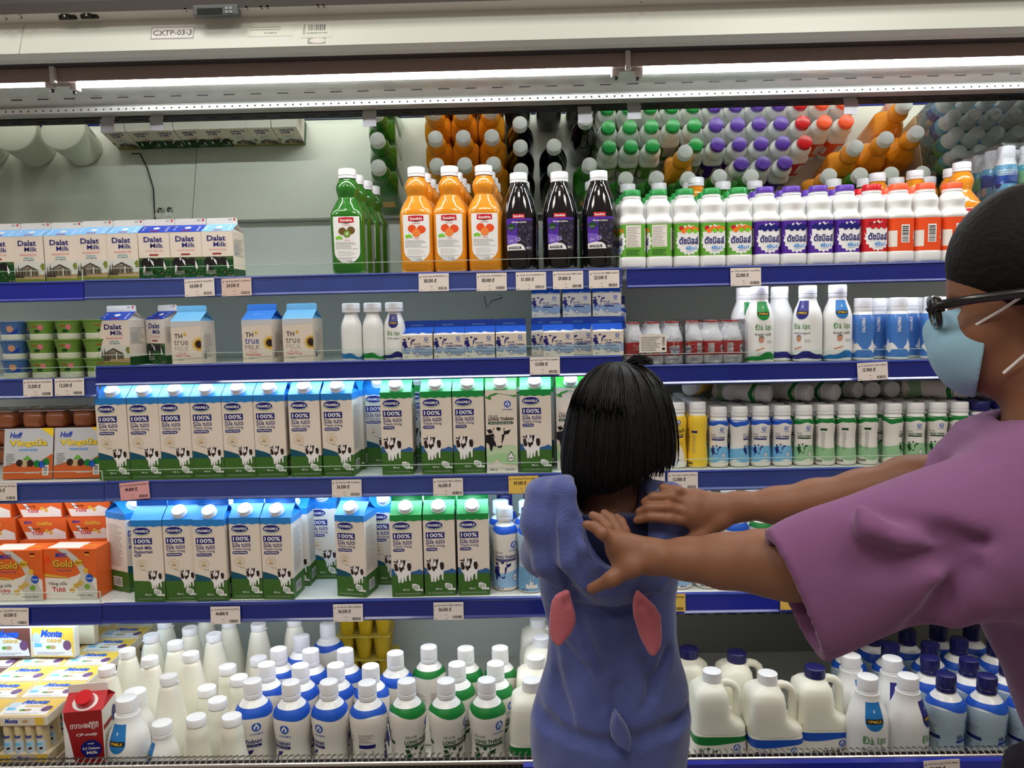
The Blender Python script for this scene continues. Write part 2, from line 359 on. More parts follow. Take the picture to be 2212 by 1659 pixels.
shelf('3L', -260, 226, 1044, 100, 1.78, 'left third shelf under silver pudding packs', RGR, LEDW)
shelf('3M', 229, 1343, 1032, 700, 1.78, 'middle third shelf under the upper row of tall cartons', RGR, LED)
shelf('3R', 1345, 2600, 1013, 1700, 1.78, 'right bay third shelf with slim yogurt drink bottles', RGR, LEDW)
shelf('4L', -260, 222, 1308, 100, 1.75, 'left fourth shelf under orange boxes', RDK, LED, .03)
shelf('4M', 224, 1343, 1297, 700, 1.75, 'middle fourth shelf under the lower row of tall cartons', RDK, LEDW, 0)
shelf('4R', 1345, 2600, 1280, 1600, 1.75, 'right bay fourth shelf behind the outstretched arms', RB, None, 0)
# ================================================================== packages
PLW = mat('plastic_white', (238, 238, 236), .35, sss=0); PLM = mat('milk_bottle', (236, 234, 218), .32, coat=.15)
PLMW = mat('milk_bottle_white', (240, 240, 238), .3, coat=.2); PAPER = mat('carton_paper', (228, 215, 200), .45, spec=.35)
CAPW = mat('cap_white', (236, 236, 238), .35)
def scol(name, rgb, **k): return mat(name, rgb, **k)
def rad(rx, ry, n, th):
    c, s = abs(math.sin(th))/rx, abs(math.cos(th))/ry
    return (c**n+s**n)**(-1/n)
def prof_at(P, z):
    if z <= P[0][0]: return P[0][1:]
    for a, b in zip(P, P[1:]):
        if z <= b[0]:
            t = (z-a[0])/(b[0]-a[0]) if b[0] > a[0] else 1
            return tuple(a[i]+(b[i]-a[i])*t for i in (1, 2, 3))
    return P[-1][1:]
def norm(P):
    return [(p[0], p[1], p[2] if len(p) > 2 else p[1], p[3] if len(p) > 3 else 2.0) for p in P]
def smooth_prof(P, k=3):
    P = norm(P); out = []
    for i in range(len(P)-1):
        p0, p1, p2, p3 = P[max(i-1, 0)], P[i], P[i+1], P[min(i+2, len(P)-1)]
        for j in range(k):
            t = j/k; q = [p1[0]+(p2[0]-p1[0])*t]
            for a in (1, 2, 3):
                q.append(.5*(2*p1[a]+(p2[a]-p0[a])*t+(2*p0[a]-5*p1[a]+4*p2[a]-p3[a])*t*t+(3*p1[a]-p0[a]-3*p2[a]+p3[a])*t**3))
            out.append(tuple(q))
    return out+[P[-1]]
def lathe(mb, P, m, n=28, top=True, bottom=True, matf=None, ribs=None):
    P = norm(P); vs = []; fs = []; o = len(mb.v)
    for i, (z, rx, ry, e) in enumerate(P):
        for k in range(n):
            th = 2*math.pi*k/n; r = rad(rx, ry, e, th)
            if ribs and ribs[0] < z < ribs[1]: r *= 1+ribs[2]*math.cos(th*ribs[3])
            vs.append((r*math.sin(th), -r*math.cos(th), z))
    for i in range(len(P)-1):
        for k in range(n): fs.append((i*n+(k+1) % n, i*n+k, (i+1)*n+k, (i+1)*n+(k+1) % n))
    if bottom: fs.append(tuple(range(n))[::1])
    if top: fs.append(tuple(range((len(P)-1)*n, len(P)*n))[::-1])
    if matf:
        for f in fs:
            z = sum(vs[i][2] for i in f)/len(f); mb.add([vs[i] for i in f], [tuple(range(len(f)))], matf(z))
    else: mb.add(vs, fs, m)
def wrapf(P, R, rot=0):
    P = norm(P)
    def f(u, v, o):
        th = u/R+rot; rx, ry, e = prof_at(P, v); r = rad(rx, ry, e, th)+o
        return (r*math.sin(th), -r*math.cos(th), v)
    return f
def band(P, z0, z1, m, n=36, off=.0003, fz0=None, fz1=None):
    """sleeve ring following the profile between z0 and z1 (functions of angle allowed for wavy edges)"""
    mb = MB(); P = norm(P); K = max(2, int((z1-z0)/.006)+1); vs = []; fs = []
    for i in range(K+1):
        for k in range(n):
            th = 2*math.pi*k/n; a = z0+(fz0(th) if fz0 else 0); b = z1+(fz1(th) if fz1 else 0); z = a+(b-a)*i/K
            rx, ry, e = prof_at(P, z); r = rad(rx, ry, e, th)+off; vs.append((r*math.sin(th), -r*math.cos(th), z))
    for i in range(K):
        for k in range(n): fs.append((i*n+(k+1) % n, i*n+k, (i+1)*n+k, (i+1)*n+(k+1) % n))
    mb.add(vs, fs, m if not isinstance(m, str) else ink(m)); return mb
def join(*mbs):
    r = MB()
    for m in mbs:
        for f, i in zip(m.f, m.m): pass
        o = len(r.v); r.v += m.v
        for f, i in zip(m.f, m.m): r.f.append(tuple(a+o for a in f)); r.m.append(r.mi(m.mats[i]))
    return r
def cap_mesh(r, z0, z1, m, name='cap', ring=True, n=24, lid=None):
    mb = MB(); h = z1-z0
    P = [(z0, r*1.0), (z0+h*.22, r*1.0), (z0+h*.24, r*.96), (z0+h*.3, r*.96), (z0+h*.32, r), (z1-h*.1, r*.99), (z1-.0006, r*.95), (z1, r*.9)] if ring else [(z0, r), (z1-h*.12, r), (z1-.0006, r*.96), (z1, r*.9)]
    lathe(mb, P, m, n, ribs=(z0+h*.33, z1-h*.12, .012, n/2) if n >= 48 else None); return mb.mesh(name, True, 35)
# a prototype is a list of (part name, mesh, part label or None, [sub-parts])
def place(proto, name, loc, rz=0, label=None, cat=None, group=None, tilt=None, sc=1):
    r = empty(name, (loc[0], loc[1], loc[2]+.0006), label, cat, group); r.rotation_euler = (tilt[0], tilt[1], rz) if tilt else (0, 0, rz)
    if sc != 1: r.scale = (sc, sc, sc)
    for p in proto:
        o = bpy.data.objects.new(p[0], p[1]); COL.objects.link(o); o.parent = r
        if p[2]: o['label'] = p[2]
        for q in (p[3] if len(p) > 3 else ()):
            c = bpy.data.objects.new(q[0], q[1]); COL.objects.link(c); c.parent = o
    return r
# ------------------------------------------------------------------ shared artwork
def U(pts, ox, oy, w, px0, pyb, s, flip=1): return [(ox+(x-px0)/s*w, oy+(pyb-y)/s*w) for x, y in pts]
def cow(A, ox, oy, w, L=4):
    f = lambda p: U(p, ox, oy, w, 235, 1042, 165)
    A.poly([((x-.0004-ox-w*.5)*1.035+ox+w*.5, (y-oy-w*.6)*1.02+oy+w*.6) for x, y in f([(240, 858), (262, 850), (275, 828), (300, 828), (312, 842), (345, 838), (370, 850), (392, 870), (398, 930), (385, 960), (383, 1025), (372, 1025), (366, 970), (350, 985), (345, 1030), (335, 1030), (328, 985), (318, 1042), (302, 1042), (298, 985), (290, 1042), (276, 1042), (270, 980), (245, 940), (240, 890), (255, 870)])], 'lgrey', L-1)
    A.poly(f([(240, 858), (262, 850), (275, 828), (300, 828), (312, 842), (345, 838), (370, 850), (392, 870), (398, 930), (385, 960), (383, 1025), (372, 1025), (366, 970), (350, 985), (345, 1030), (335, 1030), (328, 985), (318, 1042), (302, 1042), (298, 985), (290, 1042), (276, 1042), (270, 980), (245, 940), (240, 890), (255, 870)]), 'white', L)
    for p in ([(235, 843), (262, 846), (264, 857), (240, 856)], [(310, 840), (347, 834), (338, 848), (316, 853)], [(240, 872), (262, 860), (273, 900), (281, 915), (270, 936), (246, 934)],
              [(281, 888), (300, 906), (325, 890), (331, 915), (312, 930), (302, 950), (286, 930)], [(320, 850), (345, 846), (337, 876), (331, 900), (322, 886)], [(360, 862), (388, 866), (394, 900), (386, 936), (362, 930), (354, 890)],
              [(268, 834), (277, 830), (275, 862), (268, 870), (264, 850)], [(299, 830), (309, 836), (308, 858), (300, 872), (298, 850)]):
        A.poly(f(p), 'brown', L+1)
    A.ell(*f([(288, 876)])[0], w*.045, w*.035, 'pink', L+1, 8); return A
def cowhead(A, ox, oy, w, c='navy', L=4):
    f = lambda p: U(p, ox, oy, w, 1515, 600, 170)
    for p in ([(1518, 455), (1545, 449), (1562, 470), (1535, 482)], [(1633, 466), (1684, 455), (1670, 482), (1640, 490)], [(1583, 442), (1600, 436), (1617, 445), (1608, 460), (1592, 460)],
              [(1560, 450), (1566, 438), (1570, 456)], [(1632, 452), (1642, 438), (1640, 460)], [(1514, 490), (1545, 486), (1562, 478), (1572, 500), (1566, 522), (1578, 545), (1582, 575), (1562, 562), (1552, 600), (1541, 598), (1532, 552), (1512, 540)],
              [(1622, 488), (1642, 484), (1634, 520), (1618, 556)], [(1585, 560), (1600, 570), (1625, 560), (1618, 579), (1594, 581)]):
        A.poly(f(p), c, L)
    A.ell(*f([(1561, 505)])[0], w*.02, w*.02, 'white', L+1, 6); return A
def lotha(A, cx, cy, r, L=4, c='blue'):
    A.ell(cx, cy, r, r, c, L, 18); A.ell(cx, cy-r*.1, r*.62, r*.62, 'white', L+1, 16)
    A.poly([(cx-r*.35, cy+r*.3), (cx, cy+r*.95), (cx+r*.35, cy+r*.3)], 'white', L+1)
    A.poly([(cx-r*.4, cy-r*.6), (cx-r*.05, cy+r*.25), (cx+r*.35, cy-r*.05), (cx+r*.1, cy-r*.15), (cx+r*.2, cy-r*.65)], c, L+2)
    return A.text('LOTHAMILK', cx, cy-r*1.6, r*3, r*.42, c, L, .01)
def drop100(A, cx, cy, r, c='navy', L=4):
    A.ell(cx, cy, r, r, c, L, 18); A.poly([(cx-r*.7, cy+r*.7), (cx+r*.1, cy+r*1.9), (cx+r*.75, cy+r*.65)], c, L)
    A.ell(cx, cy, r*.86, r*.86, 'white', L+1, 18); A.poly([(cx-r*.5, cy+r*.65), (cx+r*.1, cy+r*1.5), (cx+r*.55, cy+r*.6)], 'white', L+1)
    return A.text('100%', cx, cy-.05*r, r*1.3, r*.5, c, L+2, .03)
def wave(x0, x1, y, amp, n=10, ph=0, yb=None):
    top = [(x0+(x1-x0)*i/n, y+amp*math.sin(ph+i*1.3)) for i in range(n+1)]
    return top+[(x1, yb), (x0, yb)]
def vinaoval(A, cx, cy, L=3):
    A.ell(cx, cy-.0012, .0213, .0098, 'lgreen', L); A.ell(cx, cy, .0213, .0098, 'white', L+1); A.ell(cx, cy, .0198, .0085, 'navy', L+2)
    return A.text('VINAMILK', cx, cy-.0005, .034, .0062, 'white', L+3, .02, .25)
def text_block(A, u, fresh=False):
    A.rect(u-.0215, .1356, u+.0215, .150, 'navy', 3).text('100%', u, .1428, .037, .0095, 'white', 4, .02)
    if fresh:
        A.text('Fresh Milk', u, .1275, .042, .008, 'navy', 3, .02).text('Pasteurized', u, .118, .042, .0075, 'navy', 3, .02)
        A.rrect(u-.0215, .1065, u-.006, .1125, .0029, 'navy', 3).text('Plain', u-.0137, .1096, .010, .0035, 'white', 4)
    else:
        A.text('Sữa tươi', u, .1285, .043, .0110, 'navy', 3, .012).text('Thanh trùng', u, .1178, .0425, .0072, 'navy', 3, .008)
    return A
def leaf(A, cx, cy, L=4):
    A.poly([(cx-.009, cy+.008), (cx-.002, cy+.009), (cx+.008, cy+.005), (cx+.010, cy-.008), (cx, cy-.008), (cx-.008, cy-.002)], 'white', L)
    A.ell(cx+.013, cy-.006, .0032, .0028, 'white', L, 8); return A.lines(cx-.006, cy-.004, cx+.007, cy+.006, 4, 'grass', L+1, 5)
def vina_front(kind):
    A = Art(); H = .192; h = .036
    if kind == 'green':
        A.poly([(-h, 0), (h, 0), (h, .060)]+[(h-.072*i/9, .0615+.003*math.sin(i*1.7)) for i in range(1, 9)]+[(-h, .068)], 'bhill', 2)
        A.poly([(-h, 0), (h, 0), (h, .052), (0, .054), (-h, .051)], 'grass', 3); text_block(A, -.0090)
        A.rrect(-.0305, .1065, -.0045, .1135, .0033, 'navy', 3).text('Có Đường', -.0175, .110, .020, .0042, 'white', 4)
        cow(A, -.031, .0335, .0425, 5); top = 'green_top'
    else:
        if kind == 'fresh':
            A.poly([(-h, 0), (h, 0), (h, .047), (-h, .050)], 'grass', 3)
        else:
            A.poly([(-h, 0), (h, 0), (h, .049), (.028, .050), (.01, .051), (0, .054), (-.012, .059), (-.02, .0615), (-h, .066)], 'hill', 2)
            A.poly([(-h, 0), (h, 0), (h, .047), (-h, .048)], 'grass', 3)
        text_block(A, -.0090, kind == 'fresh')
        if kind != 'fresh': A.rrect(-.0305, .1065, .005, .1135, .0033, 'navy', 3).text('Không Đường', -.0128, .110, .030, .0045, 'white', 4)
        for i in range(16):
            a = math.radians(i*22.5); A.rect(-.015+.0112*math.cos(a)-.0012, .088+.0112*math.sin(a)-.0008, -.015+.0112*math.cos(a)+.0012, .088+.0112*math.sin(a)+.0006, 'tan', 3)
        A.ell(-.015, .090, .0055, .0045, 'tan', 3).ell(-.015, .0902, .0042, .003, 'white', 4).ell(-.015, .0905, .003, .0016, 'gold', 5).ell(-.015, .084, .006, .0016, 'tan', 3)
        for i in (-1, 0, 1): A.ell(-.009+i*.004, .074+abs(i)*.0003, .0011, .0011, 'brown', 3, 5)
        cow(A, -.0015, .031, .0335, 5)
    vinaoval(A, -.0107, .1668)
    leaf(A, .019, .0215, 5); A.text('900 ml', -.004, .0165, .014, .0042, 'white', 4, .01).text('SỮA TƯƠI THANH TRÙNG CÓ ĐƯỜNG' if kind == 'green' else 'SỮA TƯƠI NGUYÊN CHẤT THANH TRÙNG', 0, .0075, .058, .0045, 'lgrey', 4, .01)
    rd = random.Random(4)
    for i in range(14): A.ell(rd.uniform(-h+.002, h-.002), rd.uniform(.024, .045), .0004, .0004, 'yellow', 4, 4)
    return A
def vina_side(kind):
    A = Art(); h = .036
    A.rect(-h, 0, h, .05, 'grass', 2); A.lines(-.028, .062, .024, .165, 26, 'grey', 3, 3, .3); A.rect(-.02, .012, .012, .035, 'white', 3).barcode(-.018, .014, .010, .033, 'black', 4)
    return A
class Carton:
    def __init__(s, w, d, h, rh, fh, body, roof, fin=None, cap=None, roofart=None, fronts=None, sides=None, name='carton', backart=None, band=None, finart=None):
        mb = MB(); hw, hd = w/2, d/2; sl = math.hypot(hd, rh)
        mb.box((-hw, -hd, 0), (hw, hd, h), body)
        c = [(-hw, -hd, h), (hw, -hd, h), (hw, hd, h), (-hw, hd, h)]; R0, R1 = (-hw, 0, h+rh), (hw, 0, h+rh); ins = min(.024, w*.3)
        I0, I1 = (-hw+ins, 0, h+rh*.93), (hw-ins, 0, h+rh*.93)
        mb.add([c[0], c[1], R1, R0], [(0, 1, 2, 3)], roof); mb.add([c[2], c[3], R0, R1], [(0, 1, 2, 3)], roof)
        mb.add([c[1], c[2], I1, R1], [(0, 1, 2), (0, 2, 3), (1, 3, 2)], roof); mb.add([c[3], c[0], I0, R0], [(0, 1, 2), (0, 2, 3), (1, 3, 2)], roof)
        f = fin or roof; r = .004
        pr = [(-hw, h+rh-.001), (hw, h+rh-.001), (hw, h+rh+fh-r), (hw-r*.3, h+rh+fh-r*.3), (hw-r, h+rh+fh), (-hw+r, h+rh+fh), (-hw+r*.3, h+rh+fh-r*.3), (-hw, h+rh+fh-r)]
        n = len(pr); vs = [(x, -.0016, z) for x, z in pr]+[(x, .0016, z) for x, z in pr]
        mb.add(vs, [tuple(range(n)), tuple(range(n, 2*n))[::-1]]+[(i, n+i, n+(i+1) % n, (i+1) % n) for i in range(n)], f)
        nx = Vector((0, -rh, hd)).normalized()
        def front(u, v, o):
            if v <= h: return (u, -hd-o, v)
            t = (v-h)/sl
            if t <= 1: return (u, -hd+hd*t+nx.y*o, h+rh*t+nx.z*o)
            return (u, -.0018-o, h+rh+(v-h-sl))
        def rot(k):
            def g(u, v, o):
                x, y, z = front(u, v, o) if k % 2 == 0 else ((u, -hw-o, v))
                for _ in range(k): x, y = -y, x
                return (x, y, z)
            return g
        for k, A in enumerate((fronts, sides, backart, sides)):
            if A: A.lay(mb, rot(k), eps=.00015)
        if band:
            for k in range(4):
                ww = hw if k % 2 == 0 else hd
                A = Art(); A.poly([(-ww, band[0])]+[(-ww+2*ww*i/12, band[0]+(band[2]*math.sin(i*1.9) if 0 < i < 12 else 0)) for i in range(1, 12)]+[(ww, band[0]), (ww, h), (-ww, h)], band[1], 3)
                A.lay(mb, rot(k), eps=.00015)
        if roofart: roofart.lay(mb, front, eps=.00015)
        s.proto = [('carton_body', mb.mesh('carton_body'), None)]
        if cap:
            m = MB(); lathe(m, [(0, cap[0]*1.02), (.002, cap[0]*1.02), (.0022, cap[0]*.97), (cap[1]-.001, cap[0]*.96), (cap[1], cap[0]*.9)], cap[2], 28)
            q = Vector((0, 0, 1)).rotation_difference(nx); base = Vector(front(cap[3], h+sl*cap[4], 0))
            m.v = [tuple(q @ Vector(v)+base) for v in m.v]; s.proto.append(('cap', m.mesh('cap', True, 35), None))
B_TOP = mat('carton_blue', (34, 128, 205), .38); G_TOP = mat('carton_green', (20, 140, 62), .38); LG_TOP = mat('carton_leaf_green', (40, 130, 40), .38)
def roofline(c): return Art().rect(-.028, .2365+.002, .028, .2372+.002, c, 1).rect(-.02, .2395+.0015, .02, .240+.0015, c, 1)
ART = dict()
P_ = {}
ink_b = B_TOP
P_['vina_blue'] = Carton(.072, .072, .192, .027, .013, PAPER, B_TOP, cap=(.0165, .013, CAPW, -.001, .42), fronts=vina_front('blue'), sides=vina_side(0), backart=vina_front('blue'), band=(.177, B_TOP, .0012), roofart=roofline('lblue')).proto
P_['vina_fresh'] = Carton(.072, .072, .192, .027, .013, PAPER, B_TOP, fronts=vina_front('fresh'), sides=vina_side(0), backart=vina_front('blue'), band=(.177, B_TOP, .0012), roofart=roofline('lblue')).proto
P_['vina_green'] = Carton(.072, .072, .192, .027, .013, PAPER, G_TOP, cap=(.0165, .013, CAPW, -.001, .42), fronts=vina_front('green'), sides=vina_side(0), backart=vina_front('green'), band=(.178, G_TOP, .0012), roofart=roofline('pgreen')).proto
def longthanh_front():
    A = Art(); h = .036
    for i, c in enumerate(('pgreen', 'pgreen', 'pgreen')):
        pass
    A.poly([(-h, .022), (-.02, .024), (-.012, .034), (-.006, .026), (.002, .022), (h, .018), (h, .062), (.02, .066), (-.01, .062), (-h, .058)], mat('print_fade_green', (190, 212, 170), .42), 2)
    A.poly([(-h, .022), (-.02, .024), (-.012, .034), (-.006, .026), (.002, .022), (h, .018), (h, .042), (-.0, .046), (-h, .040)], 'pgreen', 3)
    A.poly([(-h, 0), (h, 0), (h, .014), (.01, .016), (-.01, .024), (-.02, .018), (-h, .020)], 'cream', 4)
    A.poly([(-h, .1945), (-h, .176), (-.030, .172), (-.022, .170), (-.024, .178), (-.016, .180), (-.006, .184), (.008, .182), (.02, .179), (.03, .176), (h, .177), (h, .1945)], LG_TOP, 3)
    lotha(A, .0145, .160, .008, 3); A.text('Sữa tươi', -.019, .133, .020, .0058, 'black', 3, .0).text('LONG THÀNH', -.001, .1265, .058, .0095, 'black', 3, .03)
    A.rrect(-.031, .1135, .027, .1195, .003, 'dgreen', 3).text('SỮA TƯƠI THANH TRÙNG', -.002, .1165, .05, .0035, 'white', 4)
    cowhead(A, -.0355, .052, .057, 'cowblack', 5); drop100(A, .020, .0345, .0085, 'dgreen', 5)
    A.text('900 ml', -.020, .0075, .017, .0045, 'black', 5).text('KHÔNG ĐƯỜNG', .018, .0075, .022, .004, 'black', 5); return A
P_['longthanh'] = Carton(.072, .072, .192, .027, .013, PAPER, LG_TOP, cap=(.0165, .013, CAPW, -.001, .42), fronts=longthanh_front(), sides=vina_side(0), backart=longthanh_front(), roofart=Art().lines(-.022, .2385, .022, .243, 2, 'white', 1, 4, .3)).proto
def dalat_front(kind, top):
    B_ = Art(); A = Art(); h = .036; H = .096
    A.text('Dalat', -.0015, .0825, .043, .0115, 'navy', 3, .022).text('Milk', .0065, .0695, .030, .0095, 'navy', 3, .012)
    A.text('Sữa tươi Thanh trùng' if kind == 'cow' else 'Pasteurized fresh milk', 0, .0585, .040, .005, 'pink', 3, .0, .3)
    if kind == 'house':
        A.text('Family Fresh', 0, .051, .022, .004, 'teal', 3).text('from Highlands', 0, .0465, .026, .0042, 'teal', 3)
        A.rect(-h, .012, h, .042, mat('print_sky_low', (212, 212, 205), .42), 2)
        A.poly([(-h, 0), (h, 0), (h, .016), (0, .014), (-h, .012)], 'tan', 3).poly([(-h, 0), (h, 0), (h, .006), (-h, .008)], 'olive', 4)
        A.poly([(-.026, .013), (-.026, .026), (-.022, .028), (.003, .032), (.022, .023), (.022, .013)], 'stone', 5)
        A.poly([(-.028, .026), (-.003, .037), (.022, .025), (.018, .024), (-.003, .033)], 'dstone', 6)
        for x in (-.02, -.013, -.004, .006, .014): A.rect(x, .015, x+.003, .023, 'dstone', 6)
        A.rect(.003, .012, .005, .028, 'cream', 7)
        for x, t in ((-.031, .034), (-.025, .038), (-.017, .032)): A.poly([(x-.004, .010), (x+.004, .010), (x, t)], 'dstone', 7)
        A.poly([(.026, .034), (.032, .040), (h, .038), (h, .026), (.031, .024)], 'olive', 4)
    else:
        A.rect(-h, 0, h, .044, 'dgreen', 2).rrect(-.012, .0485, .009, .0515, .001, 'dred', 3)
        A.rect(-h, .038, h, .044, mat('print_moss', (70, 95, 50), .42), 3)
        A.poly([(-.030, .024), (-.032, .036), (-.026, .043), (-.008, .044), (.004, .040), (.010, .043), (.018, .042), (.024, .034), (.026, .020), (.022, .014), (.018, .024), (.008, .030), (-.002, .026), (-.010, .028), (-.018, .014), (-.022, .014), (-.022, .026), (-.027, .028)], 'cowblack', 4)
        A.poly([(.020, .038), (.024, .028), (.026, .020), (.022, .014), (.020, .024)], 'white', 5).poly([(-.012, .042), (-.006, .030), (-.002, .026), (-.004, .036)], 'white', 5)
        A.poly([(-.026, .028), (-.028, .012), (-.025, .012), (-.022, .026)], 'white', 5).poly([(-.016, .042), (-.012, .043), (-.014, .036)], 'white', 5)
        rd = random.Random(3)
        for i in range(26):
            x, y = rd.uniform(-h+.003, h-.003), rd.uniform(.002, .018); A.ell(x, y, .003, .0022, rd.choice(('stone', 'dgreen', 'grass')), 6, 6)
        A.lines(-.028, .008, .004, .016, 3, 'lgrey', 7, 8, .5)
    for P, f_, m_, L_ in A.it: B_.it.append(([(x, y*1.085+.001 if y > 0 else 0) for x, y in P], f_, m_, L_))
    return B_
def dalat_roof(dark):
    A = Art(); H = .106; sl = math.hypot(.036, .020); c = 'dkblue' if dark else 'lblue'
    A.rect(-.036, H, .036, H+sl, c, 2); A.ell(0, H+sl*.55, .0075, .0055, 'cream', 3); A.rrect(-.011, H+.005, .011, H+.009, .001, 'dred', 3)
    A.lines(-.031, H+.012, -.026, H+.034, 3, 'white', 3, 2, .4); A.lines(.024, H+.006, .03, H+.034, 5, 'white', 3, 2, .4)
    A.text('MỞ', .020, H+sl+.010, .008, .004, 'grey', 2, .02).poly([(.028, H+sl+.006), (.033, H+sl+.010), (.028, H+sl+.014)], 'red', 2)
    return A
def dalat_side():
    return Art().lines(-.03, .05, .03, .09, 12, 'grey', 2, 6, .35).rect(-.025, .055, .0, .078, 'lgrey', 3).rect(-.036, 0, .036, .02, 'dgreen', 2)
FINW = mat('carton_fin', (232, 226, 220), .4)
for nm, fr, bk, dark in (('dalat_house', 'house', 'cow', 0), ('dalat_house_dark', 'house', 'cow', 1), ('dalat_cow', 'cow', 'house', 1), ('dalat_cow_light', 'cow', 'house', 0)):
    P_[nm] = Carton(.072, .072, .106, .020, .014, PAPER, FINW, FINW, fronts=dalat_front(fr, dark), sides=dalat_side(), backart=dalat_front(bk, dark), roofart=dalat_roof(dark)).proto
def th_front(t):
    A = Art(); h = .036
    A.poly([(-h, .086), (h, .090), (h, .1), (-h, .1)], mat('print_cloud', (205, 208, 215), .42), 2)
    A.text('TH', -.018, .0655, .019, .0105, 'brown', 3, .01).poly([(-.006, .066), (-.003, .075), (.0005, .072)], 'gold', 3).poly([(-.004, .066), (.001, .073), (.002, .067)], 'gold', 3)
    A.text('true', -.012, .0505, .034, .0125, 'dkblue' if t else 'grey', 3, .0).text('MILK', -.011, .0365, .035, .0105, 'grey' if t else 'lgrey', 3, -.01)
    A.text('Fresh milk' if t else 'Sữa tươi', -.010, .026, .020, .0045, 'pink', 3).text('Pasteurized' if t else 'Thanh Trùng', -.010, .0195, .036, .006, 'pink', 3, .02)
    A.lines(-.022, .010, -.002, .0125, 1, 'teal', 3)
    cx, cy = .031, .046
    for i in range(15):
        a = math.radians(62+i*16.8); b = a+math.radians(9); c_ = a-math.radians(9)
        q = [(cx+.0095*math.cos(b), cy+.0095*math.sin(b)), (cx+.020*math.cos(a), cy+.020*math.sin(a)), (cx+.0095*math.cos(c_), cy+.0095*math.sin(c_))]
        A.poly([(min(p[0], .0359-.0001*j), p[1]) for j, p in enumerate(q)], 'yellow' if i % 2 else 'gold', 3+i % 2)
    A.poly([(.036, cy-.0115)]+[(cx+.0125*math.cos(math.radians(a)), cy+.0125*math.sin(math.radians(a))) for a in range(290, 70, -20)]+[(.036, cy+.0115)], 'gold', 4)
    A.poly([(.036, cy-.007)]+[(cx+.009*math.cos(math.radians(a)), cy+.009*math.sin(math.radians(a))) for a in range(290, 70, -20)]+[(.036, cy+.007)], 'brown', 5); return A
th_side = Art().lines(-.02, .015, .02, .07, 14, 'grey', 2, 9, .3).rect(-.026, .01, -.01, .03, 'white', 3).barcode(-.025, .011, -.011, .029, 'black', 4)
P_['th_light'] = Carton(.072, .072, .1, .022, .014, PAPER, mat('carton_sky', (120, 185, 222), .38), fronts=th_front(0), sides=th_side, backart=th_front(0), roofart=Art().lines(-.014, .122, .014, .128, 2, 'lblue', 1)).proto
P_['th_dark'] = Carton(.072, .072, .1, .022, .014, PAPER, mat('carton_azure', (60, 130, 215), .38), fronts=th_front(1), sides=th_side, backart=th_front(1), roofart=Art().lines(-.014, .122, .014, .128, 2, 'lblue', 1)).proto
def lotha_small():
    A = Art(); h = .035
    A.poly(wave(-h, h, .028, .0015, 10, 1, .010), mat('print_mist', (150, 175, 205), .42), 2).poly([(-h, 0), (h, 0), (h, .010), (.01, .008), (-.008, .012), (-.016, .020), (-.02, .012), (-h, .016)], 'cream', 3)
    cowhead(A, -.034, .022, .030, 'navy', 4); lotha(A, .021, .047, .0045, 3, 'dkblue')
    A.text('Fresh milk', -.001, .036, .018, .0036, 'navy', 3).text('LONG THÀNH', .0115, .0305, .037, .0055, 'navy', 3, .03).rrect(-.007, .0235, .018, .0265, .0014, 'navy', 3)
    drop100(A, 0, .011, .0048, 'navy', 5).text('PLAIN', .021, .0085, .012, .003, 'navy', 4).lines(-.03, .004, -.02, .008, 2, 'grey', 4); return A
def lotha_small_roof():
    A = Art(); H = .056; sl = math.hypot(.035, .016); h = .035
    A.poly([(-h, H+sl), (-h, H+.006), (-.02, H+.009), (-.01, H+.010), (.004, H+.006), (.010, H+.013), (.02, H+.008), (h, H+.007), (h, H+sl)], 'blue', 2)
    lotha(A, -.021, H+.024, .004, 3, 'white'); A.lines(-.018, H+sl+.003, .02, H+sl+.008, 2, 'lblue', 2, 3, .3); return A
P_['lotha_small'] = Carton(.070, .066, .056, .016, .017, PAPER, mat('carton_milkwhite', (236, 232, 226), .4), mat('carton_navyblue', (24, 62, 150), .38), fronts=lotha_small(), sides=Art().lines(-.02, .01, .02, .045, 8, 'navy', 2, 4, .3), backart=lotha_small(), roofart=lotha_small_roof()).proto
def meiji():
    A = Art(); h = .037
    A.poly([(-h, .0), (-.012, 0), (-.018, .04), (-.030, .12), (-h, .15)], 'white', 3)
    A.poly([(-h, 0), (h, 0), (h, .01), (.012, .03), (.004, .022), (-.004, .036), (-.016, .026), (-h, .04)], 'cream', 4)
    A.text('meiji', .002, .133, .055, .0168, 'white', 4, .04).text('meiji', .002, .133, .0525, .0155, 'dred', 5, -.005).text('CP-meiji', .005, .114, .040, .0075, 'white', 4, .02)
    A.ell(.012, .083, .0205, .0195, 'navy', 4, 26).text('4.3 Deluxe', .012, .0845, .034, .006, 'white', 5, .015).text('Milk', .014, .075, .022, .0065, 'white', 5, .015).text('MEIJI', .012, .094, .012, .003, 'white', 5); return A
P_['meiji'] = Carton(.078, .076, .205, .026, .016, mat('carton_paper_white', (232, 226, 216), .4), mat('carton_red', (190, 32, 40), .36), FINW, cap=(.0175, .016, mat('cap_red', (200, 20, 30), .25), .0, .5), fronts=Art().rect(-.037, 0, .037, .205, 'dred', 1).rect(-.037, 0, -.012, .04, 'white', 2).merge(meiji(), 0, .04), sides=Art().lines(-.03, .06, .03, .15, 14, 'black', 2, 5, .25).rect(-.038, .16, .02, .17, 'dred', 2).ell(.02, .17, .012, .018, 'navy', 3), roofart=Art().ell(0, .226, .025, .0205, 'white', 1)).proto
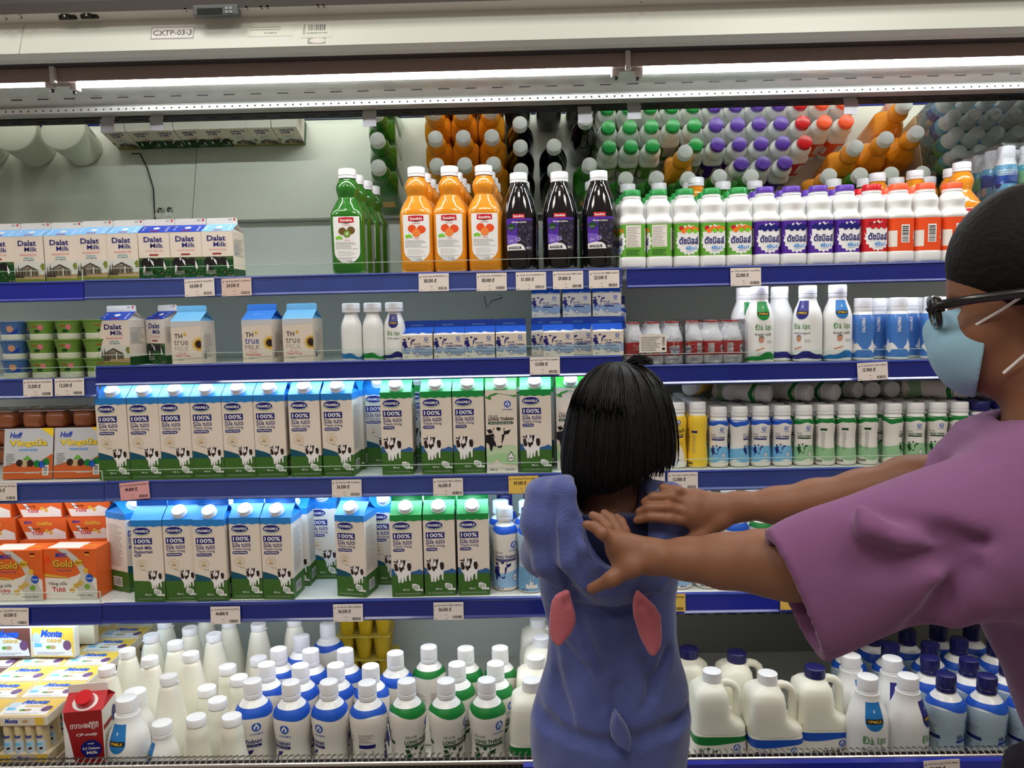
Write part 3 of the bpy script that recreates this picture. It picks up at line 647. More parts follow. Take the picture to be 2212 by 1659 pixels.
# ------------------------------------------------------------------ bottles
def bottle(P, body, art=None, R=None, sleeves=(), cap=None, n=28, smooth=3, du=.004, dv=.006, ribs=None, label_part=True, rot=0, artclip=None, name='bottle_body', caplab=None, extra=(), backart=None):
    PP = smooth_prof(P, smooth) if smooth else norm(P); mb = MB(); lathe(mb, PP, body, n, ribs=ribs)
    out = [(name, mb.mesh(name, True, 50), None)]
    lb = MB()
    for sl in sleeves: lb = join(lb, band(PP, *sl[:3], off=sl[3] if len(sl) > 3 else .0003, fz0=sl[4] if len(sl) > 4 else None, fz1=sl[5] if len(sl) > 5 else None))
    if art: art.lay(lb, wrapf(PP, R, rot), du, dv, eps=.00012)
    if lb.v: out.append(('label', lb.mesh('label', True, 50), None))
    if backart:
        bb = MB(); backart.lay(bb, wrapf(PP, R, math.pi), du, dv, eps=.00012); out.append(('back_label', bb.mesh('back_label', True, 50), None))
    if cap: out.append(('cap', cap_mesh(*cap), caplab))
    for e in extra: out.append(e)
    return out, PP
def juice_liquid(nm, c): return mat(nm, c, .12, coat=.7, noise=.06, nscale=12, sss=0)
JO = juice_liquid('orange_juice', (226, 142, 30)); JK = juice_liquid('kiwi_juice', (38, 108, 28)); JG = mat('grape_juice', (10, 6, 12), .06, coat=.8)
SPRO = [(0, .033, .033, 4), (.004, .038, .038, 4.5), (.010, .039, .039, 5), (.02, .0395, .0395, 5), (.08, .040, .040, 5), (.130, .0405, .0405, 5), (.142, .0395, .0395, 4), (.150, .036, .036, 3), (.162, .029, .029, 2.4), (.174, .0232, .0232, 2), (.178, .0228, .0228, 2), (.184, .0245, .0245, 2), (.194, .0268, .0268, 2), (.203, .0262, .0262, 2), (.212, .0225, .0225, 2), (.218, .0185, .0185, 2), (.224, .0175, .0175, 2)]
SPRO = [(z, a*(.962 if z < .16 else 1), b*(.962 if z < .16 else 1), e) for z, a, b, e in SPRO]
def sundrin(kind):
    A = Art(); k = kind == 'kiwi'
    A.poly([(-.028, .131), (-.027, .129), (-.0275, .12), (-.027, .055)]+[(-.027*math.cos(math.radians(a)), .052-.027*math.sin(math.radians(a))) for a in range(5, 180, 12)]+[(.027, .055), (.0275, .12), (.027, .129), (.028, .131)], 'white', 2)
    A.poly([(-.017, .117), (.017, .117), (.0165, .1285), (0, .1295), (-.0165, .1285)], 'red', 3).poly([(-.013, .117), (.013, .117), (0, .1145)], 'dgreen', 3).text('Sundrin', 0, .1225, .027, .006, 'white', 4, .03)
    A.text('KIWIFRUIT' if k else 'ORANGE', 0, .1115, .017, .0028, 'red', 3)
    if k:
        A.ell(-.009, .098, .0085, .0085, 'kiwi', 4).ell(.010, .0995, .0085, .009, 'kiwi', 4).ell(.001, .092, .0085, .0085, 'kiwi', 5).ell(.001, .092, .007, .007, 'kgreen', 6).ell(.001, .092, .0022, .003, 'white', 7, 10)
    else:
        A.ell(-.009, .1, .009, .009, 'dorange', 4).ell(.011, .098, .0095, .0092, 'dorange', 4).ell(0, .0905, .0095, .0095, 'orange', 5)
        for i in range(8):
            a = math.radians(i*45+10); A.poly([(.001*math.cos(a), .0905+.001*math.sin(a)), (.0078*math.cos(a-.3), .0905+.0078*math.sin(a-.3)), (.0078*math.cos(a+.3), .0905+.0078*math.sin(a+.3))], mat('print_peach', (250, 150, 80), .4), 6)
    A.poly([(-.024, .085), (-.015, .088), (-.009, .083), (-.011, .079), (-.018, .082), (-.021, .077)], 'lime', 7).text('BUAH KIWI' if k else 'OREN', .001, .0775, .012, .0025, 'red', 3)
    A.lines(-.024, .058, .024, .075, 7, 'grey', 3, 2, .35).lines(-.020, .042, .020, .055, 5, 'lgrey', 3, 8, .3).lines(-.023, .033, .023, .040, 3, 'grey', 3, 4, .35)
    A.ell(-.010, .0285, .003, .003, 'grey', 3, 12).ell(-.010, .0285, .0022, .0022, 'white', 4, 12).barcode(-.004, .026, .012, .032, 'grey', 3); return A
CLW = (.0205, .2205, .2425, CAPW)
for k_, m_ in (('orange', JO), ('kiwi', JK)):
    back = Art().rect(-.02, .06, .016, .1, mat('label_back', (215, 160, 90) if k_ == 'orange' else (120, 160, 90), .4), 2)
    P_['sundrin_'+k_], _ = bottle(SPRO, m_, sundrin(k_), .040, backart=back, cap=CLW, n=48, ribs=(.146, .172, .03, 16), smooth=2)
GPRO = [(0, .030, .027), (.004, .036, .031), (.012, .0385, .033), (.10, .040, .034, 2.2), (.125, .040, .034, 2.2), (.150, .0365, .031), (.172, .0295, .027), (.190, .0225, .0222), (.200, .0185), (.206, .0175), (.212, .018)]
def grape():
    A = Art(); G = INK
    A.rrect(-.0335, .045, .0335, .118, .003, 'grape', 2).rect(-.0325, .112, .0325, .1175, 'purple', 3).rect(-.0325, .062, -.006, .112, 'purple', 3).poly([(-.0325, .060), (-.006, .060), (-.006, .078), (-.0325, .082)], 'lpurple', 4)
    A.rect(-.017, .1175, .013, .127, 'red', 3).text('Sundrin', -.002, .1222, .025, .005, 'white', 4, .03).text('Grape Juice', -.001, .1085, .036, .005, 'white', 5, .03)
    A.poly([(-.033, .1), (-.020, .088), (-.008, .1), (-.020, .107)], 'dgreen', 5).lines(-.027, .094, -.013, .099, 2, 'lgrey', 6, 3, .4)
    rd = random.Random(6)
    for i in range(30):
        x, y = rd.uniform(-.002, .031), rd.uniform(.058, .100); r = rd.uniform(.003, .0042); A.ell(x, y, r, r, mat('print_grape_dark' if i % 2 else 'print_grape_mid', (24, 22, 38) if i % 2 else (58, 54, 84), .3), 4+i % 3, 10)
        A.ell(x-.001, y+.001, r*.2, r*.2, 'lgrey', 8, 5)
    A.poly([(-.0325, .046), (.014, .046), (.010, .055), (.002, .060), (-.012, .061), (-.0325, .058)], 'white', 8).text('ANGGUR', -.0125, .0515, .034, .0068, 'black', 9, .04)
    A.text('Jus', -.0215, .067, .012, .007, 'white', 8, -.01, .3).ell(-.004, .070, .006, .0042, 'white', 8).ell(-.004, .070, .005, .0033, 'lpurple', 9); A.ell(.019, .051, .0028, .0028, 'lgrey', 8, 10).lines(.022, .048, .031, .055, 3, 'lgrey', 8); return A
P_['grape'], _ = bottle(GPRO, JG, grape(), .038, backart=Art().rect(-.022, .075, .022, .105, mat('grape_back_label', (70, 66, 70), .4), 2), cap=(.0205, .2, .2225, CAPW), n=36, smooth=3)
DPRO = [(0, .024, .024, 3), (.003, .0285, .0285, 3.6), (.008, .0298, .0298, 4), (.024, .030, .030, 4), (.027, .0292, .0292, 4), (.1, .0292, .0292, 4), (.103, .030, .030, 4), (.110, .0295, .0295, 3.4), (.117, .0265, .0265, 2.6), (.124, .0258, .0258, 2.3), (.132, .0272, .0272, 2), (.140, .0280, .0280, 2), (.148, .0255, .0255, 2), (.154, .0215, .0215, 2), (.157, .0205, .0205, 2), (.160, .0212, .0212, 2), (.166, .019, .019, 2)]
def dutch(kind):
    c = dict(green='lgreen', purple='purple', red='red', orange='dorange')[kind]; A = Art()
    R = .030; h = R*math.pi; bg = c
    A.rect(-h, .0265, h, .0995, bg, 2)
    A.rect(.030, .048, .062, .097, 'cream', 3).lines(.032, .050, .060, .095, 13, 'grey', 4, 6, .3).lines(.030, .030, .062, .044, 4, 'dgreen' if kind == 'green' else 'dred', 3, 6, .5).rect(-.078, .036, -.060, .072, 'cream', 3).rect(-.052, .045, -.034, .085, 'white', 3).barcode(-.050, .047, -.036, .083, 'black', 4, vert=True)
    A.rect(.07, .04, .088, .09, 'cream', 3).lines(.071, .042, .087, .088, 10, 'grey', 4, 2, .3)
    pts = []
    for i in range(36):
        a = math.radians(i*10); r = (.029 if i % 2 else .0255); pts.append((.002+r*.98*math.cos(a), .0615+r*1.2*math.sin(a)))
    A.poly(pts, 'white', 3)
    rd = random.Random(5)
    fr = dict(green=('lime', 'red', 'orange', 'lime', 'orange'), purple=('navy',)*5, red=('red', 'dred', 'red', 'red', 'dred'), orange=('orange',)*5)[kind]
    for i, f in enumerate(fr*2):
        x = -.018+.0042*i; y = .0845+.0035*math.sin(i*2.1); A.ell(x, y, .0052, .0052, f, 4+i % 3, 12)
    A.text('ดัชมิลล์', .002, .0605, .041, .0165, 'navy', 8, .03).text('4อิน1', .006, .0435, .024, .0085, 'sky', 8, .03).lines(-.004, .036, .016, .038, 1, 'sky', 8)
    return A
for k_ in ('green', 'purple', 'red', 'orange'):
    cm = mat('cap_'+k_, dict(green=(24, 140, 62), purple=(90, 52, 160), red=(200, 28, 40), orange=(245, 90, 50))[k_], .3)
    P_['dutch_'+k_], PPd = bottle(DPRO, PLW, dutch(k_), .030, cap=(.0205, .159, .178, cm), n=32)
def dalat_bottle(h, r, cap_r, kind, txt2='fresh milk', face=True):
    """round bottle with domed two-tier cap"""
    s = h/.175; c = dict(green=(24, 140, 60), navy=(34, 34, 120), blue=(36, 120, 190))[kind]
    P = [(0, r*.86), (.003*s, r*.97), (.010*s, r), (.088*s, r), (.105*s, r*.97), (.120*s, r*.86), (.134*s, r*.68), (.143*s, r*.60), (.150*s, r*.585)]
    m = mat('print_dalat_'+kind, c, .35); A = Art(); R = r
    t = .112*s; A.poly([(-.018*s, t+.028*s), (-.0165*s, t+.005*s)]+[(-.0165*s*math.cos(math.radians(a)), t+.002*s-.0165*s*math.sin(math.radians(a))) for a in range(0, 181, 18)]+[(.0165*s, t+.005*s), (.018*s, t+.028*s)], m, 3)
    A.rrect(-.0145*s, t-.0035*s, .0145*s, t+.0040*s, .002, 'black', 4).text('VPMILK', 0, t+.0002*s, .025*s, .0044*s, 'gold', 5, .02).ell(0, t+.015*s, .0012*s, .0025*s, 'white', 4, 8)
    A.text('Đà lạt', 0, .080*s, .040*s, .0165*s, 'dalgreen', 3, .01).text(txt2, .0, .0655*s, .040*s, .0065*s, 'grey', 3, .02)
    if face:
        x = -.006*s; A.ell(x, .053*s, .006*s, .0075*s, 'skin', 4, 14).poly([(x-.006*s, .053*s), (x-.005*s, .060*s), (x+.002*s, .0625*s), (x+.006*s, .059*s), (x+.006*s, .0545*s), (x+.004*s, .058*s), (x-.004*s, .058*s)], 'grey', 5)
        A.poly([(x-.014*s, .026*s), (x-.013*s, .042*s), (x-.004*s, .046*s), (x+.004*s, .046*s), (x+.012*s, .040*s), (x+.014*s, .026*s)], 'white', 3).poly([(x-.013*s, .030*s), (x-.010*s, .027*s), (x+.008*s, .033*s), (x+.007*s, .036*s)], 'skin', 5).rect(x+.008*s, .027*s, x+.017*s, .034*s, 'white', 4)
        A.lines(.008*s, .045*s, .022*s, .053*s, 3, 'grey', 3, 2, .3)
    bk = Art().lines(-.012, .03*s, .012, .105*s, 22, 'lgrey', 2, 5, .35); A.merge(bk, R*2.3)
    fz = lambda th: .006*s*math.sin(2*th+.8)+.0025*s*math.sin(5*th)
    return bottle(P, PLMW, A, R, sleeves=((-.0+.002*s, .018*s, m, .0003, None, fz),), cap=(cap_r, .1475*s, .175*s, CAPW), n=32)[0]
P_['dalat_tall_green'] = dalat_bottle(.175, .033, .0205, 'green'); P_['dalat_tall_navy'] = dalat_bottle(.175, .033, .0205, 'navy', 'fresh yogurt'); P_['dalat_tall_blue'] = dalat_bottle(.175, .033, .0205, 'blue')
P_['dalat_short_green'] = dalat_bottle(.137, .0255, .0215, 'green', face=False); P_['dalat_short_navy'] = dalat_bottle(.137, .0255, .0215, 'navy', 'fresh yogurt', face=False); P_['dalat_short_blue'] = dalat_bottle(.137, .0255, .0215, 'blue', face=False)
P_['dalat_big_blue'] = dalat_bottle(.225, .042, .0215, 'blue', face=False); P_['dalat_big_navy'] = dalat_bottle(.225, .042, .0215, 'navy', 'fresh yogurt', face=False); P_['dalat_big_green'] = dalat_bottle(.225, .042, .0215, 'green', face=False)
def milkwave():
    P = [(0, .021), (.003, .0245), (.01, .0255), (.045, .0245), (.08, .0258), (.095, .0245), (.108, .021), (.114, .0185), (.118, .018)]
    b = mat('print_azure_sleeve', (70, 125, 200), .3, coat=.4); A = Art(); R = .025
    A.text('DALATMILK', -.010, .082, .034, .0065, 'white', 4, .02, rot=90)
    for x in (-.03, .018, .06): A.poly([(x-.018, .028), (x-.010, .036), (x-.006, .050), (x-.002, .038), (x+.006, .040), (x+.012, .034), (x+.018, .026), (x+.006, .024), (x-.002, .016), (x-.008, .022)], 'white', 4)
    A.text('Sữa chua uống', .02, .085, .022, .004, 'navy', 4, .03).lines(-.005, .006, .02, .008, 1, 'lblue', 4)
    return bottle(P, PLMW, A, R, sleeves=((.002, .105, b),), cap=(.0195, .113, .143, CAPW), n=28)[0]
P_['milkwave'] = milkwave()
def red_small():
    P = [(0, .017), (.003, .0215), (.008, .0225), (.02, .0225), (.0215, .0222), (.052, .0222), (.054, .0226), (.060, .0218), (.070, .0185), (.080, .0145), (.088, .0122), (.094, .0120), (.0965, .0128)]
    A = Art(); m = mat('print_soft_red', (200, 42, 38), .35)
    pts = [(.0+(.0135 if i % 2 else .0115)*math.cos(math.radians(i*15)), .036+(.0135 if i % 2 else .0115)*math.sin(math.radians(i*15))) for i in range(24)]
    A.poly(pts, 'white', 3)
    for i in range(4): A.ell(-.008+.005*i, .046+.001*(i % 2), .0034, .003, 'orange' if i % 2 else 'red', 4, 10)
    A.text('ดัชมิลล์', 0, .036, .024, .008, 'navy', 5, .02).text('4อิน1', .002, .0275, .013, .004, 'sky', 5, .02)
    A.rect(.026, .026, .040, .049, 'cream', 3).lines(.027, .028, .039, .048, 7, 'grey', 4, 4, .35).lines(.042, .026, .056, .048, 6, 'dred', 3, 3, .5).rect(-.042, .026, -.028, .048, 'cream', 3).lines(-.041, .027, -.029, .047, 7, 'grey', 4, 7, .35)
    return bottle(P, PLW, A, .0224, sleeves=((.021, .0525, m),), cap=(.0135, .0955, .0995, mat('foil_red', (190, 40, 40), .25, metal=.4), 'cap', False, 16), n=24)[0]
P_['red_small'] = red_small()
def slim(kind):
    """250 ml waisted shrink-sleeve bottle"""
    tall = kind == 'yellow'; k = 1.09 if tall else 1
    P = [(0, .019), (.003, .0225), (.012*k, .0238), (.03*k, .0228), (.055*k, .0208), (.07*k, .0208), (.085*k, .0222), (.097*k, .0232), (.106*k, .0225), (.113*k, .0195), (.118*k, .0185), (.121*k, .0185)]
    P = [(z, r_*.968 if z > .001 else r_) for z, r_ in P]
    A = Art(); R = .0225; mid = dict(blue=(120, 185, 225), green=(150, 195, 150), yellow=(238, 205, 70), bluenav=(120, 185, 225))[kind]; m1 = mat('sleeve_fade_'+kind, mid, .32)
    m2 = mat('sleeve_cream', (236, 232, 226), .32); sl = [(.003, .108*k, m2, .0003)]
    deep = dict(blue='blue', green='green', yellow='yellow', bluenav='blue')[kind]
    fz = lambda th: .003*math.sin(2*th+1)+.0012*math.sin(5*th)
    if kind == 'yellow':
        sl = [(.003, .112*k, mat('sleeve_corn', (244, 205, 60), .32), .0003)]
        lotha(A, 0, .108, .0052, 4, 'dkblue'); A.text('SỮA BẮP', 0, .089, .036, .0115, 'dgreen', 4, .03).text('LONG THÀNH', 0, .079, .033, .005, 'dgreen', 4, .03).rrect(-.014, .072, .014, .0755, .0017, 'navy', 4)
        A.poly([(-.008, .006), (.012, .006), (.016, .03), (.010, .045), (.002, .056), (-.002, .045), (-.006, .03)], 'cream', 3).poly([(-.022, .004), (.024, .004), (.024, .016), (-.022, .018)], 'white', 4)
        A.ell(.009, .058, .0055, .0065, 'gold', 4, 12); cowhead(A, -.018, .004, .022, 'dkblue', 5)
    else:
        dk = 'navy' if kind != 'green' else 'dgreen'
        sl += [(.012, .045, m1, .0005, None, lambda th: .004*math.sin(th+1)), (.098, .110, ink(deep), .0005, fz)]
        sl += [(.003, .012, ink('cream'), .0006, None, lambda th: .004*math.sin(3*th)+.002)]
        lotha(A, .011, .0895, .0048, 6, 'blue' if kind != 'green' else 'blue'); A.text('Sữa tươi', -.010, .0765, .012, .0035, dk, 6, .01).text('LONG THÀNH', .002, .0705, .036, .0058, dk, 6, .03).rrect(-.0155, .0635, .020, .0665, .0014, dk, 6)
        cowhead(A, -.015, .028, .026, dk, 6); drop100(A, .0145, .028, .0045, dk, 7)
    bk = Art().lines(-.018, .038, -.003, .092, 16, 'grey', 6, 5, .35).rect(.001, .082, .016, .087, dk if kind != 'yellow' else 'navy', 6).lines(.003, .036, .013, .080, 14, 'grey', 6, 8, .3).barcode(-.014, .008, .006, .014, 'black', 7); A.merge(bk, R*2.75)
    return bottle(P, PLMW, A, R, sleeves=sl, cap=(.0195, .119*k, .1405*k, mat('cap_navy', (26, 24, 90), .3) if kind == 'bluenav' else CAPW), n=28)[0]
for k_ in ('blue', 'green', 'yellow', 'bluenav'): P_['slim_'+k_] = slim(k_)
def lotha_bottle(h, r, kind, prod='milk', capc=None):
    s = h/.195; R = r; dk = 'dgreen' if kind == 'green' else 'navy'; c = 'green' if kind == 'green' else 'blue'
    P = [(0, r*.82), (.003, r*.95), (.012*s, r), (.035*s, r*.97), (.065*s, r*.90), (.085*s, r*.90), (.105*s, r*.96), (.122*s, r*.995), (.131*s, r*1.0), (.140*s, r*.97), (.148*s, r*.86), (.155*s, r*.69), (.1605*s, r*.55), (.164*s, .0165), (.168*s, .0165)]
    A = Art(); q = .6*s*1.0
    fz = lambda th: -.004*s*math.cos(th-.9)+.002*s*math.sin(3*th)
    if prod == 'milk':
        sl = [(.004, .140*s, ink('cream'), .0003)]
        if h < .22:
            sl += [(.010, .045*s, mat('print_bluefade', (150, 190, 225), .32) if kind == 'blue' else mat('print_greenfade', (150, 195, 150), .32), .0005, None, lambda th: .005*math.sin(th))]
        A.text('Sữa tươi', -.020*s, .092*s, .022*s, .006*s, dk, 5, .0).text('LONG THÀNH', -.002*s, .0825*s, .062*s, .0095*s, dk, 5, .03).rrect(-.032*s, .071*s, .030*s, .0765*s, .0027*s, dk, 5)
        A.text('SỮA TƯƠI THANH TRÙNG', -.001*s, .0737*s, .05*s, .0028*s, 'lgrey', 6); cowhead(A, -.034*s, .026*s, .048*s, dk, 6); drop100(A, .022*s, .032*s, .008*s, dk, 6)
        lotha(A, .020*s, .110*s, .0085*s, 5)
    else:
        sl = [(.004, .140*s, mat('print_yogurt_sky', (176, 198, 212), .35), .0003), (.006, .055*s, mat('print_yogurt_blue', (110, 160, 195), .35), .0005, None, lambda th: .006*math.sin(th+2))]
        A.text('Sữa', -.018*s, .0805*s, .014*s, .0085*s, 'navy', 5, .03).text('YAOURT', .012*s, .080*s, .038*s, .009*s, 'navy', 5, .03).rrect(-.026*s, .069*s, .028*s, .0745*s, .0027*s, 'dkblue', 5)
        A.poly([(-.004*s, .02*s), (.004*s, .02*s), (.008*s, .045*s), (.002*s, .062*s), (-.008*s, .062*s), (0, .045*s)], 'cream', 4); lotha(A, 0, .108*s, .008*s, 5)
        A.poly([(-.012*s, .012*s), (.016*s, .012*s), (.014*s, .022*s), (.006*s, .019*s), (.002*s, .028*s), (-.004*s, .019*s), (-.012*s, .024*s)], 'cream', 5)
    sl += [(.1385*s, .1525*s, ink(c), .0007, fz)]; A.it = [([(x, y+(.011 if h > .22 else 0)) for x, y in P0], f0_, m0, l0) for P0, f0_, m0, l0 in A.it]
    A.text('490 ml' if h < .22 else '880 ml', -.016*s, .008*s, .016*s, .004*s, dk, 6)
    bk = Art().lines(-.03*s, .095*s, .0, .112*s, 5, 'grey', 5, 5, .3).rect(-.030*s, .083*s, .004*s, .090*s, dk, 5).lines(-.028*s, .025*s, -.012*s, .08*s, 16, 'grey', 5, 8, .3).lines(-.004*s, .025*s, .004*s, .08*s, 16, 'grey', 5, 9, .3); A.merge(bk, -R*1.75); A.merge(Art().lines(-.018*s, .03*s, .018*s, .11*s, 24, 'grey', 5, 7, .35), R*2.9)
    cc = mat('cap_navy', (26, 24, 90), .3) if capc == 'navy' else CAPW
    return bottle(P, PLMW, A, R, sleeves=sl, cap=(.0198, .1655*s, h, cc), n=32, du=.005, dv=.008)[0]
P_['lotha490_blue'] = lotha_bottle(.195, .030, 'blue'); P_['lotha490_green'] = lotha_bottle(.195, .030, 'green'); P_['lotha490_yog'] = lotha_bottle(.195, .030, 'blue', 'yog', 'navy'); P_['lotha490_navy'] = lotha_bottle(.195, .030, 'blue', 'milk', 'navy')
P_['lotha880_blue'] = lotha_bottle(.225, .0395, 'blue'); P_['lotha880_green'] = lotha_bottle(.225, .0395, 'green'); P_['lotha880_yog'] = lotha_bottle(.225, .0395, 'blue', 'yog', 'navy')
def soy(h, r, cr=.018, snap=True):
    P = [(0, r*.93, r*.93, 3), (.004, r, r, 3.2), (.03, r, r, 3.2), (.22*h, r*.99, r*.99, 3), (.4*h, r*.91, r*.91, 2.6), (.56*h, r*.81, r*.81, 2.2), (.70*h, r*.69), (.82*h, max(cr*1.15, r*.57)), (.90*h, max(cr*.98, r*.47)), (h-.018, cr*.88), (h-.012, cr*.86)]
    A = Art().poly([(-.04, .004), (.04, .004), (.04, .06), (-.04, .062)], mat('soy_label', (214, 214, 190), .35), 1).text('SỮA ĐẬU NÀNH', 0, .042, .06, .008, 'black', 3, .04).rect(-.02, .027, .02, .034, 'red', 3).poly([(-.04, .004), (.04, .004), (.04, .016), (0, .020), (-.04, .012)], 'teal', 2)
    p = bottle(P, PLM, A, r, n=32)[0]
    m = MB(); lathe(m, [(h-.017, cr*.97), (h-.016, cr*1.04), (h-.002, cr*1.04), (h-.0003, cr*.98), (h-.0003, cr*.8), (h-.0012, cr*.78), (h-.0012, 0.0005)], CAPW, 26)
    if snap: m.box((cr*.9, -.004, h-.016), (cr*1.25, .004, h-.013), CAPW)
    p.append(('cap', m.mesh('cap', True, 35), None)); return p
P_['soy_big'] = soy(.24, .042, .0175); P_['soy_small'] = soy(.185, .034, .0195, False)
def jug(kind, cap):
    mb = MB(); m = PLM; wx, wy = .059, .052
    lathe(mb, smooth_prof([(0, wx*.93, wy*.93, 6), (.004, wx, wy, 6), (.103, wx, wy, 6), (.109, wx*.985, wy*.98, 5)], 2), m, 40)
    # upper body: narrower on the right to leave room for the handle
    P = [(.098, 0, wx, wy), (.112, -.0, wx, wy*.98), (.125, -.006, wx*.9, wy*.96), (.14, -.014, wx*.73, wy*.95), (.16, -.0155, wx*.68, wy*.93), (.19, -.0155, wx*.66, wy*.88), (.21, -.0155, wx*.62, wy*.80), (.224, -.014, wx*.5, wy*.64), (.233, -.010, wx*.36, wy*.42), (.238, -.008, .0165, .0165), (.25, -.008, .0165, .0165)]
    n = 40; vs = []; fs = []; ZZ = lambda z: .107+(z-.098)*.735; P = [(ZZ(p[0]),)+p[1:] for p in P]
    for i, (z, cx, rx, ry) in enumerate(P):
        e = 5 if z < ZZ(.215) else (3.4 if z < ZZ(.23) else 2)
        for k in range(n):
            th = 2*math.pi*k/n; r = rad(rx, ry, e, th); vs.append((cx+r*math.sin(th), -r*math.cos(th), z))
    for i in range(len(P)-1):
        for k in range(n): fs.append((i*n+(k+1) % n, i*n+k, (i+1)*n+k, (i+1)*n+(k+1) % n))
    fs.append(tuple(range((len(P)-1)*n, len(P)*n))[::-1]); mb.add(vs, fs, m)
    body = mb.mesh('jug_body', True, 45)
    hb = MB(); hp = [(.012, 0, .224), (.022, 0, .228), (.034, 0, .224), (.043, 0, .214), (.047, 0, .20), (.0475, 0, .17), (.0475, 0, .14), (.046, 0, .118), (.043, 0, .108)]; hp = [(x, y, ZZ(z)) for x, y, z in hp]
    hb.tube(hp, [.0105, .0095, .009, .009, .009, .009, .0095, .011, .013], m, 12)
    A = Art(); R = wx; c = 'green' if kind == 'green' else 'blue'; lb = MB(); f = lambda u, v, o: None
    PP = norm([(0, wx, wy, 6), (.12, wx, wy, 6)])
    lb = join(band(PP, .006, .101, 'cream', 48, .0004), band(PP, .087, .102, c, 48, .0007, lambda th: .004*math.sin(th*2-.6)))
    if kind == 'yog': A.text('Sữa', -.022, .058, .018, .010, 'black', 4, .03).text('YAOURT', .014, .058, .048, .011, 'black', 4, .03)
    else: cowhead(A, -.05, .036, .044, 'dgreen' if kind == 'green' else 'navy', 4); A.text('LONG THÀNH', .020, .052, .045, .009, 'black', 4, .03)
    lotha(A, .034, .078, .0075, 4)
    A.lay(lb, lambda u, v, o: (u, -wy*(1-abs(u/wx)**6)**(1/6)-o-.0006 if abs(u) < wx*.999 else -.01, v), eps=.00012)
    P2 = [('jug_body', body, None), ('handle', hb.mesh('handle', True, 60), None), ('label', lb.mesh('label', True, 50), None)]
    cm = MB(); lathe(cm, [(.208, .021), (.2285, .0208), (.2295, .0195), (.230, .018)] if cap != 'navy' else [(.208, .0225), (.2275, .0222), (.229, .0205), (.2295, .019)], mat('cap_navy', (26, 24, 90), .3) if cap == 'navy' else CAPW, 28)
    cm.v = [(x-.008, y, z) for x, y, z in cm.v]; P2.append(('cap', cm.mesh('cap', True, 35), None)); return P2
for k_, c_ in (('green', 'white'), ('blue', 'white'), ('yog', 'navy'), ('green', 'navy')): P_['jug_%s_%s' % (k_, c_)] = jug(k_, c_)
def tub():
    m = MB(); lathe(m, smooth_prof([(0, .052), (.004, .056), (.11, .062), (.114, .065), (.12, .065), (.122, .060)], 2), mat('tub_white', (226, 226, 214), .4), 32)
    A = Art().poly([(-.03, .04), (.03, .04), (.034, .075), (.012, .08), (-.012, .078), (-.034, .08)], 'lgrey', 2); A = A
    l = MB(); A.lay(l, wrapf([(0, .055), (.12, .063)], .06), .006); return [('tub_body', m.mesh('tub_body', True, 40), None), ('label', l.mesh('label', True), None)]
P_['tub'] = tub()
def sleeve_pack(n1, c1, c2):
    """slim dairy drink bottle with bright wrap, white cap"""
    P = [(0, .021), (.004, .025), (.05, .0245), (.085, .025), (.1, .022), (.11, .0185), (.115, .018)]
    A = Art()
    for i in range(5): A.ell(-.06+.03*i, .04+.012*math.sin(i*2), .009, .011, ('white', 'navy', 'teal')[i % 3], 3, 12)
    A.lines(-.03, .07, .03, .085, 3, 'white', 4, 3, .5)
    return bottle(P, PLW, A, .025, sleeves=((.003, .095, mat('wrap_'+n1, c1, .3, coat=.4)), (.05, .075, mat('wrap2_'+n1, c2, .3), .0005, None, lambda th: .006*math.sin(2*th))), cap=(.019, .112, .14, CAPW), n=24)[0]
P_['wrap_blue'] = sleeve_pack('cyan', (110, 190, 225), (30, 90, 190)); P_['wrap_teal'] = sleeve_pack('tealish', (90, 180, 195), (120, 200, 120)); P_['wrap_pink'] = sleeve_pack('pinkish', (240, 200, 195), (235, 150, 140))
# ------------------------------------------------------------------ tubs, boxes
def cup(kind):
    m = MB(); body = mat('cup_'+kind, dict(green=(108, 146, 60), blue=(66, 106, 160))[kind], .4); bot = mat('cup_base', (205, 208, 190), .4)
    P = smooth_prof([(0, .0245), (.002, .0262), (.013, .0268), (.0145, .0255), (.03, .0285), (.0425, .0312), (.0435, .0328), (.0455, .0328)], 2)
    lathe(m, P, body, 28, matf=lambda z: bot if z < .0145 else body); o = [('cup_body', m.mesh('cup_body', True, 40), None)]
    A = Art(); A.ell(.004, .030, .006, .0065, 'pink', 3, 12).ell(-.005, .021, .008, .0035, 'dgreen', 3, 10).text('mango' if kind == 'green' else 'yogurt', -.010, .033, .014, .004, 'red' if kind == 'green' else 'white', 3, .02) if kind == 'green' else A.ell(.0, .028, .008, .008, 'skin', 3, 12).poly([(-.004, .016), (.016, .018), (.018, .030)], 'dkblue', 3)
    lb = MB(); A.lay(lb, wrapf(P, .029), .004, .006); o.append(('label', lb.mesh('label', True), None))
    m = MB(); lathe(m, [(.0456, .0335), (.0462, .0337), (.0466, .033)], mat('foil_'+kind, dict(green=(160, 190, 110), blue=(120, 150, 200))[kind], .25, metal=.3), 28); m.box((.028, -.006, .0456), (.039, .006, .0462), mat('foil_'+kind, (160, 190, 110))); o.append(('foil_lid', m.mesh('foil_lid'), None)); return o
P_['cup_green'] = cup('green'); P_['cup_blue'] = cup('blue')
